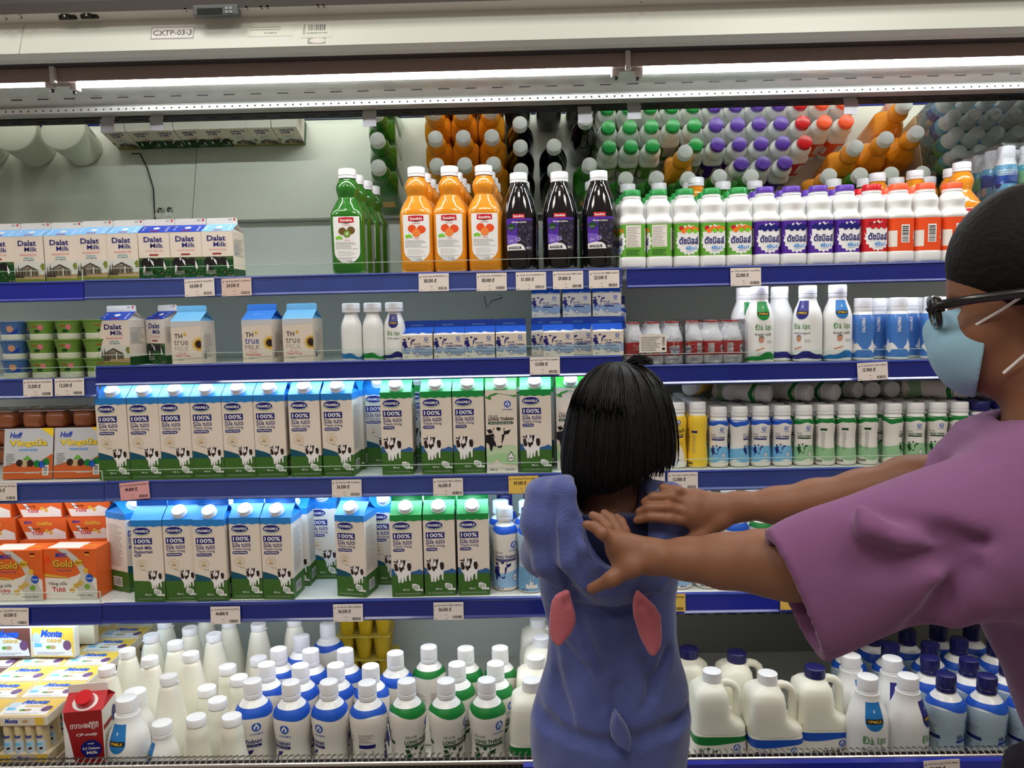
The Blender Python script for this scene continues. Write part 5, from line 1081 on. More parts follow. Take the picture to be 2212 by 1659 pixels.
for i, (px, py, k, a) in enumerate(((1489, 843, 'yellow', -30), (1578, 845, 'green', 0), (1664, 857, 'green', 50), (1750, 857, 'green', 38), (1806, 858, 'green', 30), (1855, 847, 'green', 25), (1886, 845, 'green', 0), (1928, 845, 'green', 0), (2091, 856, 'green', 62))):
    y = 1.86 if i in (2, 3, 4, 8) else 1.90
    p = W(px, py, Y=y); q = place(P_['slim_'+k], 'drink_bottle', (0, 0, 0), 0, '%s lying on the upright bottles, %s from left' % (nm_[k], ORD[i]), 'bottle', 'lying drink bottles')
    ht = .1405*(1.09 if k == 'yellow' else 1); ar = math.radians(a); d = Vector((math.sin(ar), -math.cos(ar), 0)); zt = z3r+.1405+.0245+(.014 if i == 0 else 0)
    M = Matrix((Vector((math.cos(ar), math.sin(ar), 0)), d.cross(Vector((math.cos(ar), math.sin(ar), 0))), d)).transposed()
    base = Vector((p.x, y, zt))-d*ht; q.matrix_world = Matrix.Translation(base) @ M.to_4x4()
# ---- fourth shelf
z4 = SH['4L']['z']
for i, (px, rz) in enumerate(((30, 0), (148, 3))):
    place(P_['mixxo'], 'pudding_box', (X_at(px, 1240, 1.78), 1.815+.006*i, z4), math.radians(-rz), 'orange and white pudding box standing upright in front, %s one' % ('left', 'right')[i], 'box', 'orange pudding boxes', sc=1.075)
for lv in range(4):
    for i, px in enumerate((-18, 92, 196)):
        place(P_['mixxo_wedge'], 'pudding_sleeve', (X_at(px, 1140, 1.89)-(.008 if lv == 3 else 0), 1.94, z4+.0565*lv), 0, 'orange pudding sleeve pack, %s layer, %s stack behind the front boxes' % (ORD[lv], ('left', 'middle', 'right')[i]), 'box', 'orange pudding sleeves', sc=.93 if False else 1)
Z4 = SH['4M']['z']
place(P_['vina_blue'], 'milk_carton', (X_at(266, 1200, 1.83), 1.868, Z4), math.radians(62), 'tall blue-topped carton turned sideways at the left end, fourth shelf', 'carton')
f4 = spread([X_at(p, 1200, 1.76) for p in (321, 388, 454, 529, 600)], .0728)
for i, (x, k, y, rz) in enumerate(zip(f4, ('vina_fresh', 'vina_blue', 'vina_blue', 'vina_blue', 'vina_blue'), (1.795, 1.797, 1.790, 1.803, 1.797), (-1, 1, 0, -1, -3))):
    place(P_[k], 'milk_carton', (x, y, Z4), math.radians(rz), 'tall blue-topped milk carton%s, %s from the left, fourth shelf front' % (' without cap' if i == 0 else '', ORD[i]), 'carton', 'lower tall blue-topped cartons')
for i, x in enumerate(f4):
    place(P_['vina_blue'], 'milk_carton', (x+.012, 1.885+.006*(i % 2), Z4), math.radians(-2), 'tall blue-topped carton, second row, %s from the left, fourth shelf' % ORD[i], 'carton', 'lower tall blue-topped cartons')
for px, py, y, k, rz, l in ((699, 1180, 1.935, 'vina_blue', -1, 'tall blue-topped carton standing back behind the gap, fourth shelf'), (764, 1200, 1.805, 'vina_blue', -12, 'tall blue-topped carton turned slightly, alone in front, fourth shelf'), (832, 1190, 1.885, 'vina_blue', -2, 'tall blue-topped carton half hidden behind the first green one, fourth shelf'),
                            (878, 1200, 1.80, 'vina_green', 1, 'tall green-topped carton, first from the left, fourth shelf'), (949, 1200, 1.803, 'vina_green', 1, 'tall green-topped carton, second from the left, fourth shelf'), (1022, 1200, 1.803, 'vina_green', 1, 'tall green-topped carton, third from the left, fourth shelf'),
                            (722, 1150, 2.02, 'vina_green', 0, 'tall green-topped carton at the very back, fourth shelf'), (928, 1190, 1.89, 'vina_green', 0, 'tall green-topped carton behind the first two front ones, fourth shelf'), (1004, 1190, 1.89, 'vina_green', 0, 'tall green-topped carton behind the third front one, fourth shelf')):
    place(P_[k], 'milk_carton', (X_at(px, py, y-.036), y, Z4), math.radians(rz), l, 'carton')
for i, (px, y, k, rz) in enumerate(((1091, 1.815, 'blue', .1), (1146, 1.800, 'yog', 0), (1083, 1.88, 'blue', 2), (1140, 1.872, 'blue', 2.4), (1092, 1.945, 'navy', 1), (1150, 1.94, 'navy', 1), (1205, 1.83, 'blue', 0), (1262, 1.83, 'blue', .4))):
    place(P_['lotha490_'+k], 'milk_bottle', (X_at(px, 1200, y-.03), y, Z4), rz, 'white milk bottle with blue collar, %s, %s from the left, fourth shelf' % (('front row', 'second row', 'third row', 'behind the girl')[i//2], ORD[i % 2]), 'bottle', 'blue-collared bottles on the fourth shelf')
Z4R = SH['4R']['z']
rw = [[1472, 1535, 1600, 1655, 1712, 1768, 1825], [1465, 1524, 1583, 1640, 1696, 1752], [1470, 1525, 1580, 1634, 1690]]
for r, y in enumerate((1.80, 1.865, 1.93)):
    for i, x in enumerate(spread([X_at(p, 1200, y-.03) for p in rw[r]], .0612)):
        k = 'blue' if i < 3 else 'green'
        place(P_['lotha490_'+k], 'milk_bottle', (x, y, Z4R), (.7, 0, -.3, 2.2, .2, 0, 1)[(i+r) % 7], 'white milk bottle with %s collar, %s from left, %s row, right fourth shelf' % (k, ORD[i], ('front', 'second', 'third')[r]), 'bottle', 'bottles behind the arms')
# ---- bottom bin
BIN = []
def binit(proto, px, py, r, label, cat='bottle', rz=0, name='milk_bottle', h=.225, group=None, sc=1, y=None):
    p = W(px, py, Z=ZD+h*sc); BIN.append([p.x, p.y, r*sc, proto, label, cat, rz, name, group, sc])
for i, (px, py, big) in enumerate(((228, 1455, 1), (272, 1420, 1), (321, 1384, 1), (324, 1437, 1), (367, 1470, 1), (385, 1397, 1), (408, 1421, 1), (471, 1376, 1), (341, 1360, 1), (394, 1366, 1), (427, 1352, 1), (494, 1352, 1), (560, 1352, 1), (620, 1350, 1))):
    binit('soy_big', px, py, .0435, 'tall plain white soy milk bottle with snap cap, %s' % ('far left front', 'second along the left edge', 'third along the left edge', 'middle of the left group', 'nearest the front', 'centre of the group', 'right of centre', 'right rear', 'back row, first', 'back row, second', 'back row, third', 'back row, fourth', 'back row, fifth', 'back row, sixth')[i], h=.24, name='soy_milk_bottle', group='tall plain soy milk bottles', rz=1.5708*(i % 4)+.04)
for i, (px, py) in enumerate(((480, 1456), (443, 1491), (496, 1476), (467, 1514), (477, 1537), (398, 1543), (529, 1426))):
    binit('soy_small', px, py, .0365, 'short plain white soy milk bottle with screw cap, %s' % ('behind the blue-collared bottles', 'mid left', 'beside the blue-collared front bottle', 'behind the front right one', 'front right one', 'front left one', 'farthest back')[i], h=.185, name='soy_milk_bottle', group='short plain soy milk bottles')
binit('dalat_big_blue', 248, 1532, .042, 'large white milk bottle with blue badge beside the red carton', h=.225, rz=-.2)
binit('dalat_tall_blue', 306, 1568, .033, 'small white milk bottle with blue badge, front left of bin', h=.175, rz=-.9)
binit('dalat_tall_green', 300, 1504, .033, 'white milk bottle with green badge behind the two blue-badged ones', h=.175, rz=-.2, sc=1.15)
nb = 0
L1 = [(545, 1470, 'blue', -.15), (628, 1473, 'blue', -.75), (710, 1472, 'blue', -1.0), (793, 1474, 'blue', 2.2), (538, 1436, 'blue', 2), (607, 1443, 'blue', 1), (688, 1441, 'blue', 1), (767, 1440, 'blue', 2), (592, 1402, 'blue', 2), (663, 1411, 'blue', 1), (742, 1407, 'blue', 0), (633, 1371, 'blue', -.4), (684, 1348, 'blue', 2.6), (842, 1418, 'blue', .5),
      (878, 1470, 'green', .9), (963, 1470, 'green', .8), (1051, 1468, 'green', .15), (987, 1434, 'green', .5), (1070, 1433, 'green', .4), (911, 1400, 'green', 2.8), (1006, 1400, 'green', 1), (1080, 1399, 'green', 2)]
cb_, cg_ = 0, 0
for px, py, k, rz in L1:
    if k == 'blue': cb_ += 1; i = cb_
    else: cg_ += 1; i = cg_
    rown = 'front row' if py > 1460 else ('second row' if py > 1426 else ('third row' if py > 1395 else 'far back'))
    same = [q for q in L1 if q[2] == k and ('front row' if q[1] > 1460 else ('second row' if q[1] > 1426 else ('third row' if q[1] > 1395 else 'far back'))) == rown]; same.sort(); idx = [q[0] for q in same].index(px)
    binit('lotha880_'+k, px, py, .0398, 'large milk bottle with %s collar, %s, %s from the left, bottom bin' % (k, rown, ORD[idx]), rz=rz, group='large %s-collared bottles' % k)
for i, (px, py, k, l) in enumerate(((1151, 1443, 'green_white', 'white milk jug half hidden by the girl, front of its column'), (1158, 1405, 'green_white', 'white milk jug left of the girl, second of its column'), (1163, 1372, 'green_white', 'white milk jug left of the girl, third of its column'), (1163, 1346, 'green_white', 'white milk jug left of the girl, last of its column'),
                                    (1540, 1440, 'green_white', 'milk jug with white cap and green label band, right of girl'), (1655, 1438, 'blue_white', 'milk jug with white cap and blue label band'), (1770, 1437, 'yog_navy', 'yogurt jug with navy cap in the front row'), (1485, 1390, 'green_navy', 'milk jug with navy cap close behind the girl'), (1597, 1408, 'green_navy', 'milk jug with navy cap in the second row'))):
    p = W(px, py, Z=ZD+.230); BIN.append([p.x+.008, p.y, .0565, 'jug_'+k, l, 'jug', 0 if i != 7 else 1.2, 'milk_jug', 'large milk jugs', .97])
for px, py, k, rz, l in ((1843, 1414, 'blue', .5, 'large white bottle with blue badge, behind the front blue-badged one'), (1925, 1418, 'navy', 0, 'large white bottle with navy badge in the second row'), (1875, 1457, 'blue', 0, 'large white bottle with blue badge facing front, right of jugs'), (1956, 1457, 'navy', .9, 'large white bottle with navy patch turned left, front row')):
    binit('dalat_big_'+k, px, py, .042, l, h=.225, rz=rz)
for i, (px, py) in enumerate(((2047, 1457), (2134, 1459), (2008, 1420), (2093, 1424), (2012, 1388), (2078, 1379), (2180, 1424), (1922, 1393), (2141, 1382), (2034, 1352), (2095, 1350), (1960, 1360), (1835, 1385), (2200, 1462), (1890, 1362))):
    binit('lotha880_yog', px, py, .0398, 'large yogurt bottle with navy cap, %s in the right corner, counted front to back' % ORD[i], rz=(.9, .9, 0, .5, 1, 2)[i % 6], group='large navy-capped yogurt bottles')
mx = W(172, 1500, Y=1.56); BIN.append([mx.x+.006, 1.583, .050, 'meiji', 'red milk carton with red screw cap and round navy badge', 'carton', math.radians(9), 'milk_carton', None, 1])
R_ = relax([b[:3] for b in BIN], 400, 1.520, YW-.012, gap=.0008, pin=[i for i, b in enumerate(BIN) if b[3] == 'meiji' or ('lotha880' in b[3] and b[3] != 'lotha880_yog' and 'front row' in b[4])], xlo=W(120, 1530, Y=1.56).x+.004)
for b, p in zip(BIN, R_): place(P_[b[3]], b[7], (p[0], p[1], ZD), b[6], b[4], b[5], b[8], sc=b[9])
# printed packs at the left of the bin
mr = W(120, 1530, Y=1.56).x-.058; n = 0
for r in range(7):
    for c in range(3):
        for lv in range(2):
            vis = (r == 0 or c == 0); n += 1
            k = 'brown' if (c == 2 and r in (1, 2, 3)) or (c == 1 and r in (3, 4, 5) and c == 2) or (c == 2) else 'yellow'
            place_monte('drink_multipack', (mr-.114*c, 1.57+.0775*r, ZD+.102*lv), math.radians(0), '%s printed drink multipack, %s layer, %s row, %s stack from the right' % (k, ('lower', 'upper')[lv], ORD[r], ORD[c]), k, 'flat stacked drink multipacks', nb=4 if vis else 0).scale = (.9, .9, .9)
for i, (px, k) in enumerate(((52, 'brown'), (150, 'yellow'))):
    q = place_monte('drink_multipack', (X_at(px, 1372, 1.86), 1.90, ZD+.204+.0385), 0, 'upright %s printed drink multipack on top of the flat ones' % k, k, 'upright drink multipacks', nb=0); q.rotation_euler = (math.radians(88), 0, math.radians(-4*i)); q.scale = (.88, .88, .88)
# yellow cup trays
def ytray(loc, label, nx=4):
    r = empty('pudding_tray', loc, label, 'cup tray', 'yellow cup trays'); o = bpy.data.objects.new('foil_lid', YC[0][1]); COL.objects.link(o); o.parent = r
    for i in range(3):
        for j in range(2):
            o = bpy.data.objects.new('cup', YC[1][1]); COL.objects.link(o); o.parent = r; o.location = (-.05+.05*i, -.0255+.051*j, 0)
    return r
bx = X_at(778, 1400, 2.05)
for lv in range(2): ytray((bx+.012*(1-lv), 2.13, ZD+.0655*lv), 'yellow pudding cup tray, %s of the two at the back' % ('lower', 'upper')[lv])
ytray((bx+.006, 2.13, ZD+.131), 'yellow pudding cup tray touching the shelf shadow, topmost of the pile')
# ---- price tags
def price_tag(px, py, key, name, price, colr='ttag', rz=0, w=.068, h=.040, Y=None, label=None, tint=None):
    Y = Y or SH[key]['Y']; p = W(px, py, Y=Y-.014); m = MB(); m.box((-w/2, -.0004, -h/2), (w/2, .0004, h/2), ink(colr)); A = Art(); tk = 'black' if tint is None else tint
    A.text(name, .003, h*.33, w*.82, .0048, tk, 1, .01).poly([(-w*.47, h*.28), (-w*.41, h*.28), (-w*.44, h*.36)], tk, 1).text(price, -w*.12, h*.10, w*.42, .0085, tk, 1, .03)
    A.barcode(w*.14, -h*.42, w*.44, -h*.26, tk, 1, int(px)).lines(-w*.46, -h*.44, -w*.34, -h*.38, 1, 'grey', 1).lines(-w*.12, -h*.24, -w*.0, -h*.18, 1, 'grey', 1).lines(-w*.10, -h*.42, w*.0, -h*.36, 1, 'grey', 1)
    A.lay(m, flat(-.0004)); o = m.build('price_tag'); o.location = p; o.rotation_euler = (math.radians(-4), math.radians(rz), 0); tag(o, label, 'price tag', 'shelf price tags'); return o
T = (('431', 621, '1M', 'Sua ttrung DALAT kd hg 450ml', '24.500 đ', 'ttag', -1.5, 'beige price tag reading 24.500, left of the faded one'), ('511', 620, '1M', 'Sua ttrung DALAT cd hg 450ml', '24.500 đ', 'ptag2', -1, 'faded pinkish price tag reading 24.500'),
     ('937', 610, '1M', 'N.ep kiwi SUNDRIN 1L', '38.500 đ', 'ttag', 0, 'price tag reading 38.500 under the first orange juice'), ('1062', 609, '1M', 'N.ep cam SUNDRIN 1L', '38.500 đ', 'ttag', 0, 'price tag reading 38.500 under the last orange juice'), ('1147', 607, '1M', 'N.ep nho SUNDRIN 1L', '51.000 đ', 'ttag', 0, 'price tag reading 51.000 under the grape juice'),
     ('1227', 605, '1M', 'S.chua uong Yogurt VPMILK 490ml', '29.000 đ', 'ttag', 0, 'price tag reading 29.000 under the grape juice'), ('1305', 603, '1M', 'Sua tuoi dep VPMILK 950ml', '23.500 đ', 'ttag', 0, 'price tag reading 23.500 at the bay end'), ('1611', 598, '1R', 'S.chua uong 4in1 t.cay 400ml', '22.000 đ', 'ttag', 0, 'price tag reading 22.000 under the green-capped bottles'),
     ('82', 838, '2L', 'Sua chua xoai ho dao hg 80ml', '12.500 đ', 'ttag', 0, 'price tag reading 12.500, left one of the joined pair'), ('150', 836, '2L', 'Sua chua xoai ho dao hg 80ml', '12.500 đ', 'ttag', 0, 'price tag reading 12.500, right one of the joined pair'),
     ('1177', 790, '2M', 'Sua ttrung LOTHA kd hg200ml', '13.000 đ', 'ttag', 0, 'price tag reading 13.000 above the girl\'s head'), ('1885', 802, '2R', 'Su uong DALAT milk cd 280ml', '15.900 đ', 'ttag', -2, 'price tag reading 15.900 near the face mask'),
     ('5', 1063, '3L', 'Vang sua hg 4x50g', '', 'ttag', 0, 'grey price tag cut by the left picture edge, third shelf'), ('291', 1060, '3M', 'Sua ttrung DALAT kd hg 950ml', '44.800 đ', 'ptag', -4, 'pink price tag reading 44.800'), ('749', 1055, '3M', 'Sua thtrung VNM kd hg900ml', '36.500 đ', 'ttag', 0, 'price tag reading 36.500 on the third shelf under blue cartons'),
     ('968', 1052, '3M', 'Sua thtrung VNM cd hg900ml', '36.500 đ', 'ttag', 0, 'price tag reading 36.500 on the third shelf under green cartons'), ('1131', 1047, '3M', 'Sua thtrung LOTHA kd hg900ml', '39.500 đ', 'ytag', 0, 'yellow price tag reading 39.500 beside the girl'), ('1475', 1039, '3R', 'Sua bap Lotha 250ml', '12.000 đ', 'ttag', 0, 'price tag reading 12.000 above the fingers'), ('1404', 1040, '3R', 'Sua tuoi Lotha 250ml', '12.000 đ', 'ttag', 0, 'price tag partly hidden by the girl\'s hair'),
     ('1900', 1028, '3R', 'Sua tuoi Lotha cd 250ml', '12.000 đ', 'ttag', 2, 'price tag mostly covered by the far sleeve'), ('30', 1332, '4L', 'Vang sua MIXXO Gold vani 4x50g', '63.500 đ', 'ttag', 1, 'price tag reading 63.500 under the orange boxes'), ('487', 1329, '4M', 'Sua ttrung DALAT kd hg 950ml', '44.800 đ', 'ttag', 0, 'price tag reading 44.800 on the fourth shelf'),
     ('752', 1324, '4M', 'Sua thtrung VNM kd hg900ml', '36.500 đ', 'ttag', 0, 'price tag reading 36.500 on the fourth shelf, left one'), ('969', 1320, '4M', 'Sua thtrung VNM cd hg900ml', '36.500 đ', 'ttag', 0, 'price tag reading 36.500 on the fourth shelf, right one'), ('1448', 1302, '4R', 'Sua Lotha', '', 'ytag', 0, 'yellow price tag right of the blue fleece, mostly hidden'), ('1718', 1298, '4R', 'Sua Lotha 490ml', '', 'ytag', 0, 'yellow price tag at the purple sleeve edge'))
INK['ptag2'] = (214, 190, 176)
for px, py, key, nm, pr, c, rz, l in T:
    price_tag(float(px), py, key, nm, pr or '12.000 đ', c, rz, label=l)
price_tag(2035, 1664, None, 'Sua chua uong LOTHA 880ml', '80.000 đ', 'ttag', -3, Y=1.457, label='white price tag on the bottom bumper at right')
# ---- clear tag holders hanging from the canopy
for i, (px, py) in enumerate(((232, 270), (338, 265), (798, 256), (1263, 248), (1370, 240), (1838, 229))):
    p = W(px, py, Y=1.97); m = MB(); gm = mat('holder_grey', (168, 166, 170), .3, coat=.5)
    m.box((-.0165, -.0005, -.019), (.0165, .0005, .010), gm); m.prism([(-.0005, .010), (.0, .0105), (.010, .022), (.0095, .0222)], -.0165, .0165, mat('holder_clear', (190, 190, 188), .15, coat=.6)); m.box((-.0175, -.0012, .009), (.0175, .0012, .0115), gm)
    o = m.build('tag_holder'); o.location = p; tag(o, 'small grey plastic tag holder hanging from canopy, %s from the left' % ORD[i], 'tag holder', 'canopy tag holders')
# ---- canopy plate, stickers, switches, thermostat
F1, F2 = Vector((0, f1[0], f1[1])), Vector((0, f2[0], f2[1])); FD = (F2-F1).normalized(); FN = Vector((0, -FD.z, FD.y))
def onfascia(px, py):
    d = _ray(px, py); t = (F1-CAMP).dot(FN)/d.dot(FN); return CAMP+d*t
def plate(name, px, py, w, h, A, label, bg, cat, th=.0006):
    p = onfascia(px, py); m = MB(); s = lambda u, v, o: tuple(Vector((u, 0, 0))+FD*v+FN*(th+o)); Art().rect(-w/2, -h/2, w/2, h/2, bg, 0).lay(m, s); A.lay(m, s)
    c = [Vector((x, 0, 0))+FD*v+FN*o for o in (0, th) for x, v in ((-w/2, -h/2), (w/2, -h/2), (w/2, h/2), (-w/2, h/2))]; m.add(c, [(0, 1, 5, 4), (1, 2, 6, 5), (2, 3, 7, 6), (3, 0, 4, 7), (0, 3, 2, 1)], ink('white'))
    o = m.build(name); o.location = p; o.rotation_euler = (0, math.radians(.3), 0); return tag(o, label, cat)
A = Art(); w, h = .088, .030
for a in ((-w/2+.001, -h/2+.001, w/2-.001, -h/2+.002), (-w/2+.001, h/2-.002, w/2-.001, h/2-.001), (-w/2+.001, -h/2+.001, -w/2+.002, h/2-.001), (w/2-.002, -h/2+.001, w/2-.001, h/2-.001)): A.rect(*a, 'grey', 2)
A.text('CXTP-03-3', 0, 0, .078, .012, mat('print_ink_grey', (85, 95, 90), .5), 2, .005)
for u in (-.0345, -.0255, -.0175, .031): A.rect(u, -.0062, u+.006, -.0055, mat('print_ink_grey', (85, 95, 90)), 2)
plate('name_plate', 373, 71, w, h, A, 'white plate reading CXTP-03-3 on the canopy', 'white', 'sign')
plate('paper_sticker', 585, 66, .09, .028, Art().lines(-.042, .007, .042, .010, 1, 'grey', 1, 3).lines(-.04, .001, .04, .004, 1, 'grey', 1, 4).text('DA KIEM KE', 0, -.006, .024, .003, 'grey', 1), 'pale inventory sticker with faint lines on the canopy', mat('sticker_pale', (226, 230, 218), .4), 'sticker')
plate('barcode_sticker', 685, 66, .062, .034, Art().barcode(-.018, .0, .018, .014, 'grey', 1).text('127.008.891.00 VND', 0, -.006, .042, .0035, 'grey', 1).text('COOPXtra', -.026, .003, .024, .004, 'grey', 1, rot=90), 'barcode sticker on the canopy, right of the pale one', mat('sticker_pale', (226, 230, 218)), 'sticker')
plate('torn_sticker', 684, 88, .036, .014, Art().ell(.002, 0, .016, .006, 'white', 1), 'shiny torn sticker scrap under the barcode sticker', 'lgrey', 'sticker')
for i, (px, py) in enumerate(((146, 32), (193, 30))):
    p = W(px, py, Y=1.613); m = MB(); m.box((-.017, -.006, -.009), (.017, .004, .009), mat('switch_black', (24, 22, 22), .3), .002); m.box((-.010, -.010, -.007), (.008, -.005, .006), mat('switch_rocker', (40, 38, 38), .25), .002); m.box((-.003, -.0105, -.003), (.0, -.010, .001), ink('white'))
    o = m.build('rocker_switch'); o.location = p; o.rotation_euler = (.4, 0, 0); tag(o, 'black rocker switch under the canopy top, %s one' % ('left', 'right')[i], 'switch', 'rocker switches')
p = W(470, 26, Y=1.608); t = empty('thermostat', p, 'grey thermostat display with small buttons on the canopy', 'thermostat'); m = MB(); m.box((-.045, -.012, -.010), (.045, .006, .010), mat('thermo_grey', (96, 100, 104), .35), .002); m.build('housing', t)
m = MB(); m.box((-.036, -.0128, -.008), (.014, -.0118, .003), mat('thermo_screen', (40, 44, 44), .15)); m.build('screen', t)
for dx in (.020, .028):
    for dz in (-.005, .002):
        m = MB(); m.box((dx, -.0132, dz-.002), (dx+.006, -.0118, dz+.003), mat('thermo_button', (160, 170, 172), .3)); m.build('button', t)
# connector blocks on the mirror seam
for i, (px, py) in enumerate(((345, 466), (366, 464))):
    p = W(px, py, Y=2.19); m = MB(); m.box((-.008, -.012, -.006), (.008, .0, .006), mat('connector_white', (220, 222, 216), .4), .0015); m.tube([(0, -.006, .006), (-.003, -.004, .016)], .0022, BLACK, 6)
    o = m.build('cable_connector'); o.location = p; tag(o, 'small white cable connector below the mirror, %s one' % ('left', 'right')[i], 'connector', 'cable connectors')
# cable hanging in second-shelf bay
m = MB(); c = [W(x, y, Y=2.232) for x, y in ((1046, 640), (1052, 665), (1062, 650), (1085, 643), (1078, 636)) ]
m.tube(c, .0016, mat('cable_grey', (110, 114, 108), .5), 6); o = m.build('cable'); tag(o, 'thin grey cable taped to the liner of the second shelf bay', 'cable')

# cable lying on the top shelf (shows again in the mirror)
pts = [W(352, 458, Y=2.2)]+[WMIR(345-(345-290)*t, 452-(452-272)*t, z1+.003) for t in (0, .25, .5, .75, 1)]
pts = [Vector((p.x, min(max(p.y, 1.905), 2.2), p.z)) for p in pts]; pts[0] = Vector((pts[1].x, 2.225, z1+.16)); pts[1].y = 2.215
m = MB(); m.tube([pts[0], Vector((pts[1].x, 2.222, z1+.01))]+pts[1:], .002, BLACK, 6); tag(m.build('cable'), 'black cable running down the liner and forward across the top shelf', 'cable')
# ================================================================== people
class Field:
    """signed distance field on a grid, meshed with surface nets"""
    def __init__(s, lo, hi, h):
        s.lo = np.array(lo, float); s.h = h; s.n = np.ceil((np.array(hi)-s.lo)/h).astype(int)+1
        s.F = np.full(tuple(s.n), .2, np.float32)
    def sub(s, lo, hi):
        a = np.clip(np.floor((np.array(lo)-s.lo)/s.h).astype(int), 0, s.n); b = np.clip(np.ceil((np.array(hi)-s.lo)/s.h).astype(int)+1, 0, s.n)
        ax = [(s.lo[i]+np.arange(a[i], b[i])*s.h).astype(np.float32) for i in range(3)]
        X, Y, Z = np.meshgrid(*ax, indexing='ij', sparse=True); return tuple(slice(a[i], b[i]) for i in range(3)), X, Y, Z
    def mix(s, sl, d, k, op):
        a = s.F[sl]
        if not a.size: return
        if op == 'sub': d = -d; h = np.maximum(k-np.abs(a-d), 0)/k; s.F[sl] = np.maximum(a, d)+h*h*k/4
        else: h = np.maximum(k-np.abs(a-d), 0)/k; s.F[sl] = np.minimum(a, d)-h*h*k/4
    def cone(s, a, b, ra, rb, k=.01, op='add', flat=None):
        a = np.array(a, np.float32); b = np.array(b, np.float32); m = max(ra, rb)+k+.012
        sl, X, Y, Z = s.sub(np.minimum(a, b)-m, np.maximum(a, b)+m); d = b-a; L = float(d@d) or 1e-9
        t = np.clip(((X-a[0])*d[0]+(Y-a[1])*d[1]+(Z-a[2])*d[2])/L, 0, 1)
        q = np.sqrt((X-a[0]-t*d[0])**2+(Y-a[1]-t*d[1])**2+(Z-a[2]-t*d[2])**2)-(ra+(rb-ra)*t); s.mix(sl, q.astype(np.float32), k, op)
    def chain(s, P, R, k=.01, op='add'):
        for i in range(len(P)-1): s.cone(P[i], P[i+1], R[i], R[i+1], k, op)
    def ell(s, c, r, k=.01, op='add', M=None):
        c = np.array(c, np.float32); m = max(r)+k+.012; sl, X, Y, Z = s.sub(c-m, c+m); x, y, z = X-c[0], Y-c[1], Z-c[2]
        if M is not None: x, y, z = [M[i][0]*x+M[i][1]*y+M[i][2]*z for i in range(3)]
        k0 = np.sqrt((x/r[0])**2+(y/r[1])**2+(z/r[2])**2); k1 = np.sqrt((x/r[0]**2)**2+(y/r[1]**2)**2+(z/r[2]**2)**2)+1e-6
        s.mix(sl, (k0*(k0-1)/k1).astype(np.float32), k, op)
    def loft(s, axis, st, k=.01, op='add', wob=None, e=2.0):
        """stations (t, c1, c2, r1, r2) along an axis; c, r for the two other axes in order"""
        st = sorted(st); T = [q[0] for q in st]; o = [i for i in range(3) if i != axis]; lo = [0]*3; hi = [0]*3
        lo[axis], hi[axis] = T[0]-.03, T[-1]+.03
        for j, i in enumerate(o): lo[i] = min(q[1+j]-q[3+j] for q in st)-.03; hi[i] = max(q[1+j]+q[3+j] for q in st)+.03
        sl, X, Y, Z = s.sub(lo, hi); A = (X, Y, Z)[axis]; B, C = [(X, Y, Z)[i] for i in o]
        I = lambda j: np.interp(A.ravel(), T, [q[j] for q in st]).reshape(A.shape).astype(np.float32)
        c1, c2, r1, r2 = I(1), I(2), I(3), I(4); rr = ((np.abs(B-c1)/r1)**e+(np.abs(C-c2)/r2)**e)**(1/e)
        d = (rr-1)*np.minimum(r1, r2); cap = np.maximum(T[0]-A, A-T[-1]); d = np.maximum(d, cap)
        if wob is not None: d = d+wob(X, Y, Z)
        s.mix(sl, d.astype(np.float32), k, op)
    def plane(s, p, n):
        """cut away everything on the side n points to"""
        sl, X, Y, Z = s.sub(s.lo, s.lo+s.n*s.h); n = np.array(n)/np.linalg.norm(n); d = (X-p[0])*n[0]+(Y-p[1])*n[1]+(Z-p[2])*n[2]
        s.F = np.maximum(s.F, d.astype(np.float32))
    def mesh(s, mat_, mb=None):
        F = s.F; F[0], F[-1], F[:, 0], F[:, -1], F[:, :, 0], F[:, :, -1] = .2, .2, .2, .2, .2, .2
        I = F < 0; n = s.n; cnt = np.zeros(tuple(n-1), np.int8)
        for dx in (0, 1):
            for dy in (0, 1):
                for dz in (0, 1): cnt += I[dx:n[0]-1+dx, dy:n[1]-1+dy, dz:n[2]-1+dz]
        act = (cnt > 0) & (cnt < 8); idx = np.argwhere(act); vid = np.full(tuple(n-1), -1, np.int32); vid[act] = np.arange(len(idx))
        acc = np.zeros((len(idx), 3)); w = np.zeros(len(idx)); C = [(a, b, c) for a in (0, 1) for b in (0, 1) for c in (0, 1)]
        for p in C:
            for ax in range(3):
                if p[ax]: continue
                q = list(p); q[ax] = 1
                f0 = F[idx[:, 0]+p[0], idx[:, 1]+p[1], idx[:, 2]+p[2]]; f1 = F[idx[:, 0]+q[0], idx[:, 1]+q[1], idx[:, 2]+q[2]]; m = (f0 < 0) != (f1 < 0)
                t = np.where(m, f0/np.where(m, f0-f1, 1), 0); pos = np.tile(np.array(p, float), (len(idx), 1)); pos[:, ax] += t
                acc[m] += pos[m]; w[m] += 1
        V = (idx+acc/w[:, None])*s.h+s.lo; Q = []
        for ax in range(3):
            a, b = [i for i in range(3) if i != ax]
            s0 = [slice(1, -1)]*3; s0[ax] = slice(0, -1); s1 = list(s0); s1[ax] = slice(1, None)
            A0, A1 = I[tuple(s0)], I[tuple(s1)]; e = np.argwhere(A0 != A1); off = np.array([1, 1, 1]); off[ax] = 0; e = e+off
            inside = I[e[:, 0], e[:, 1], e[:, 2]]
            def g(da, db):
                k = e.copy(); k[:, a] -= da; k[:, b] -= db; return vid[k[:, 0], k[:, 1], k[:, 2]]
            q = np.stack([g(1, 1), g(0, 1), g(0, 0), g(1, 0)], 1); fl = inside if ax != 1 else ~inside
            q[~fl] = q[~fl][:, ::-1]; Q.append(q)
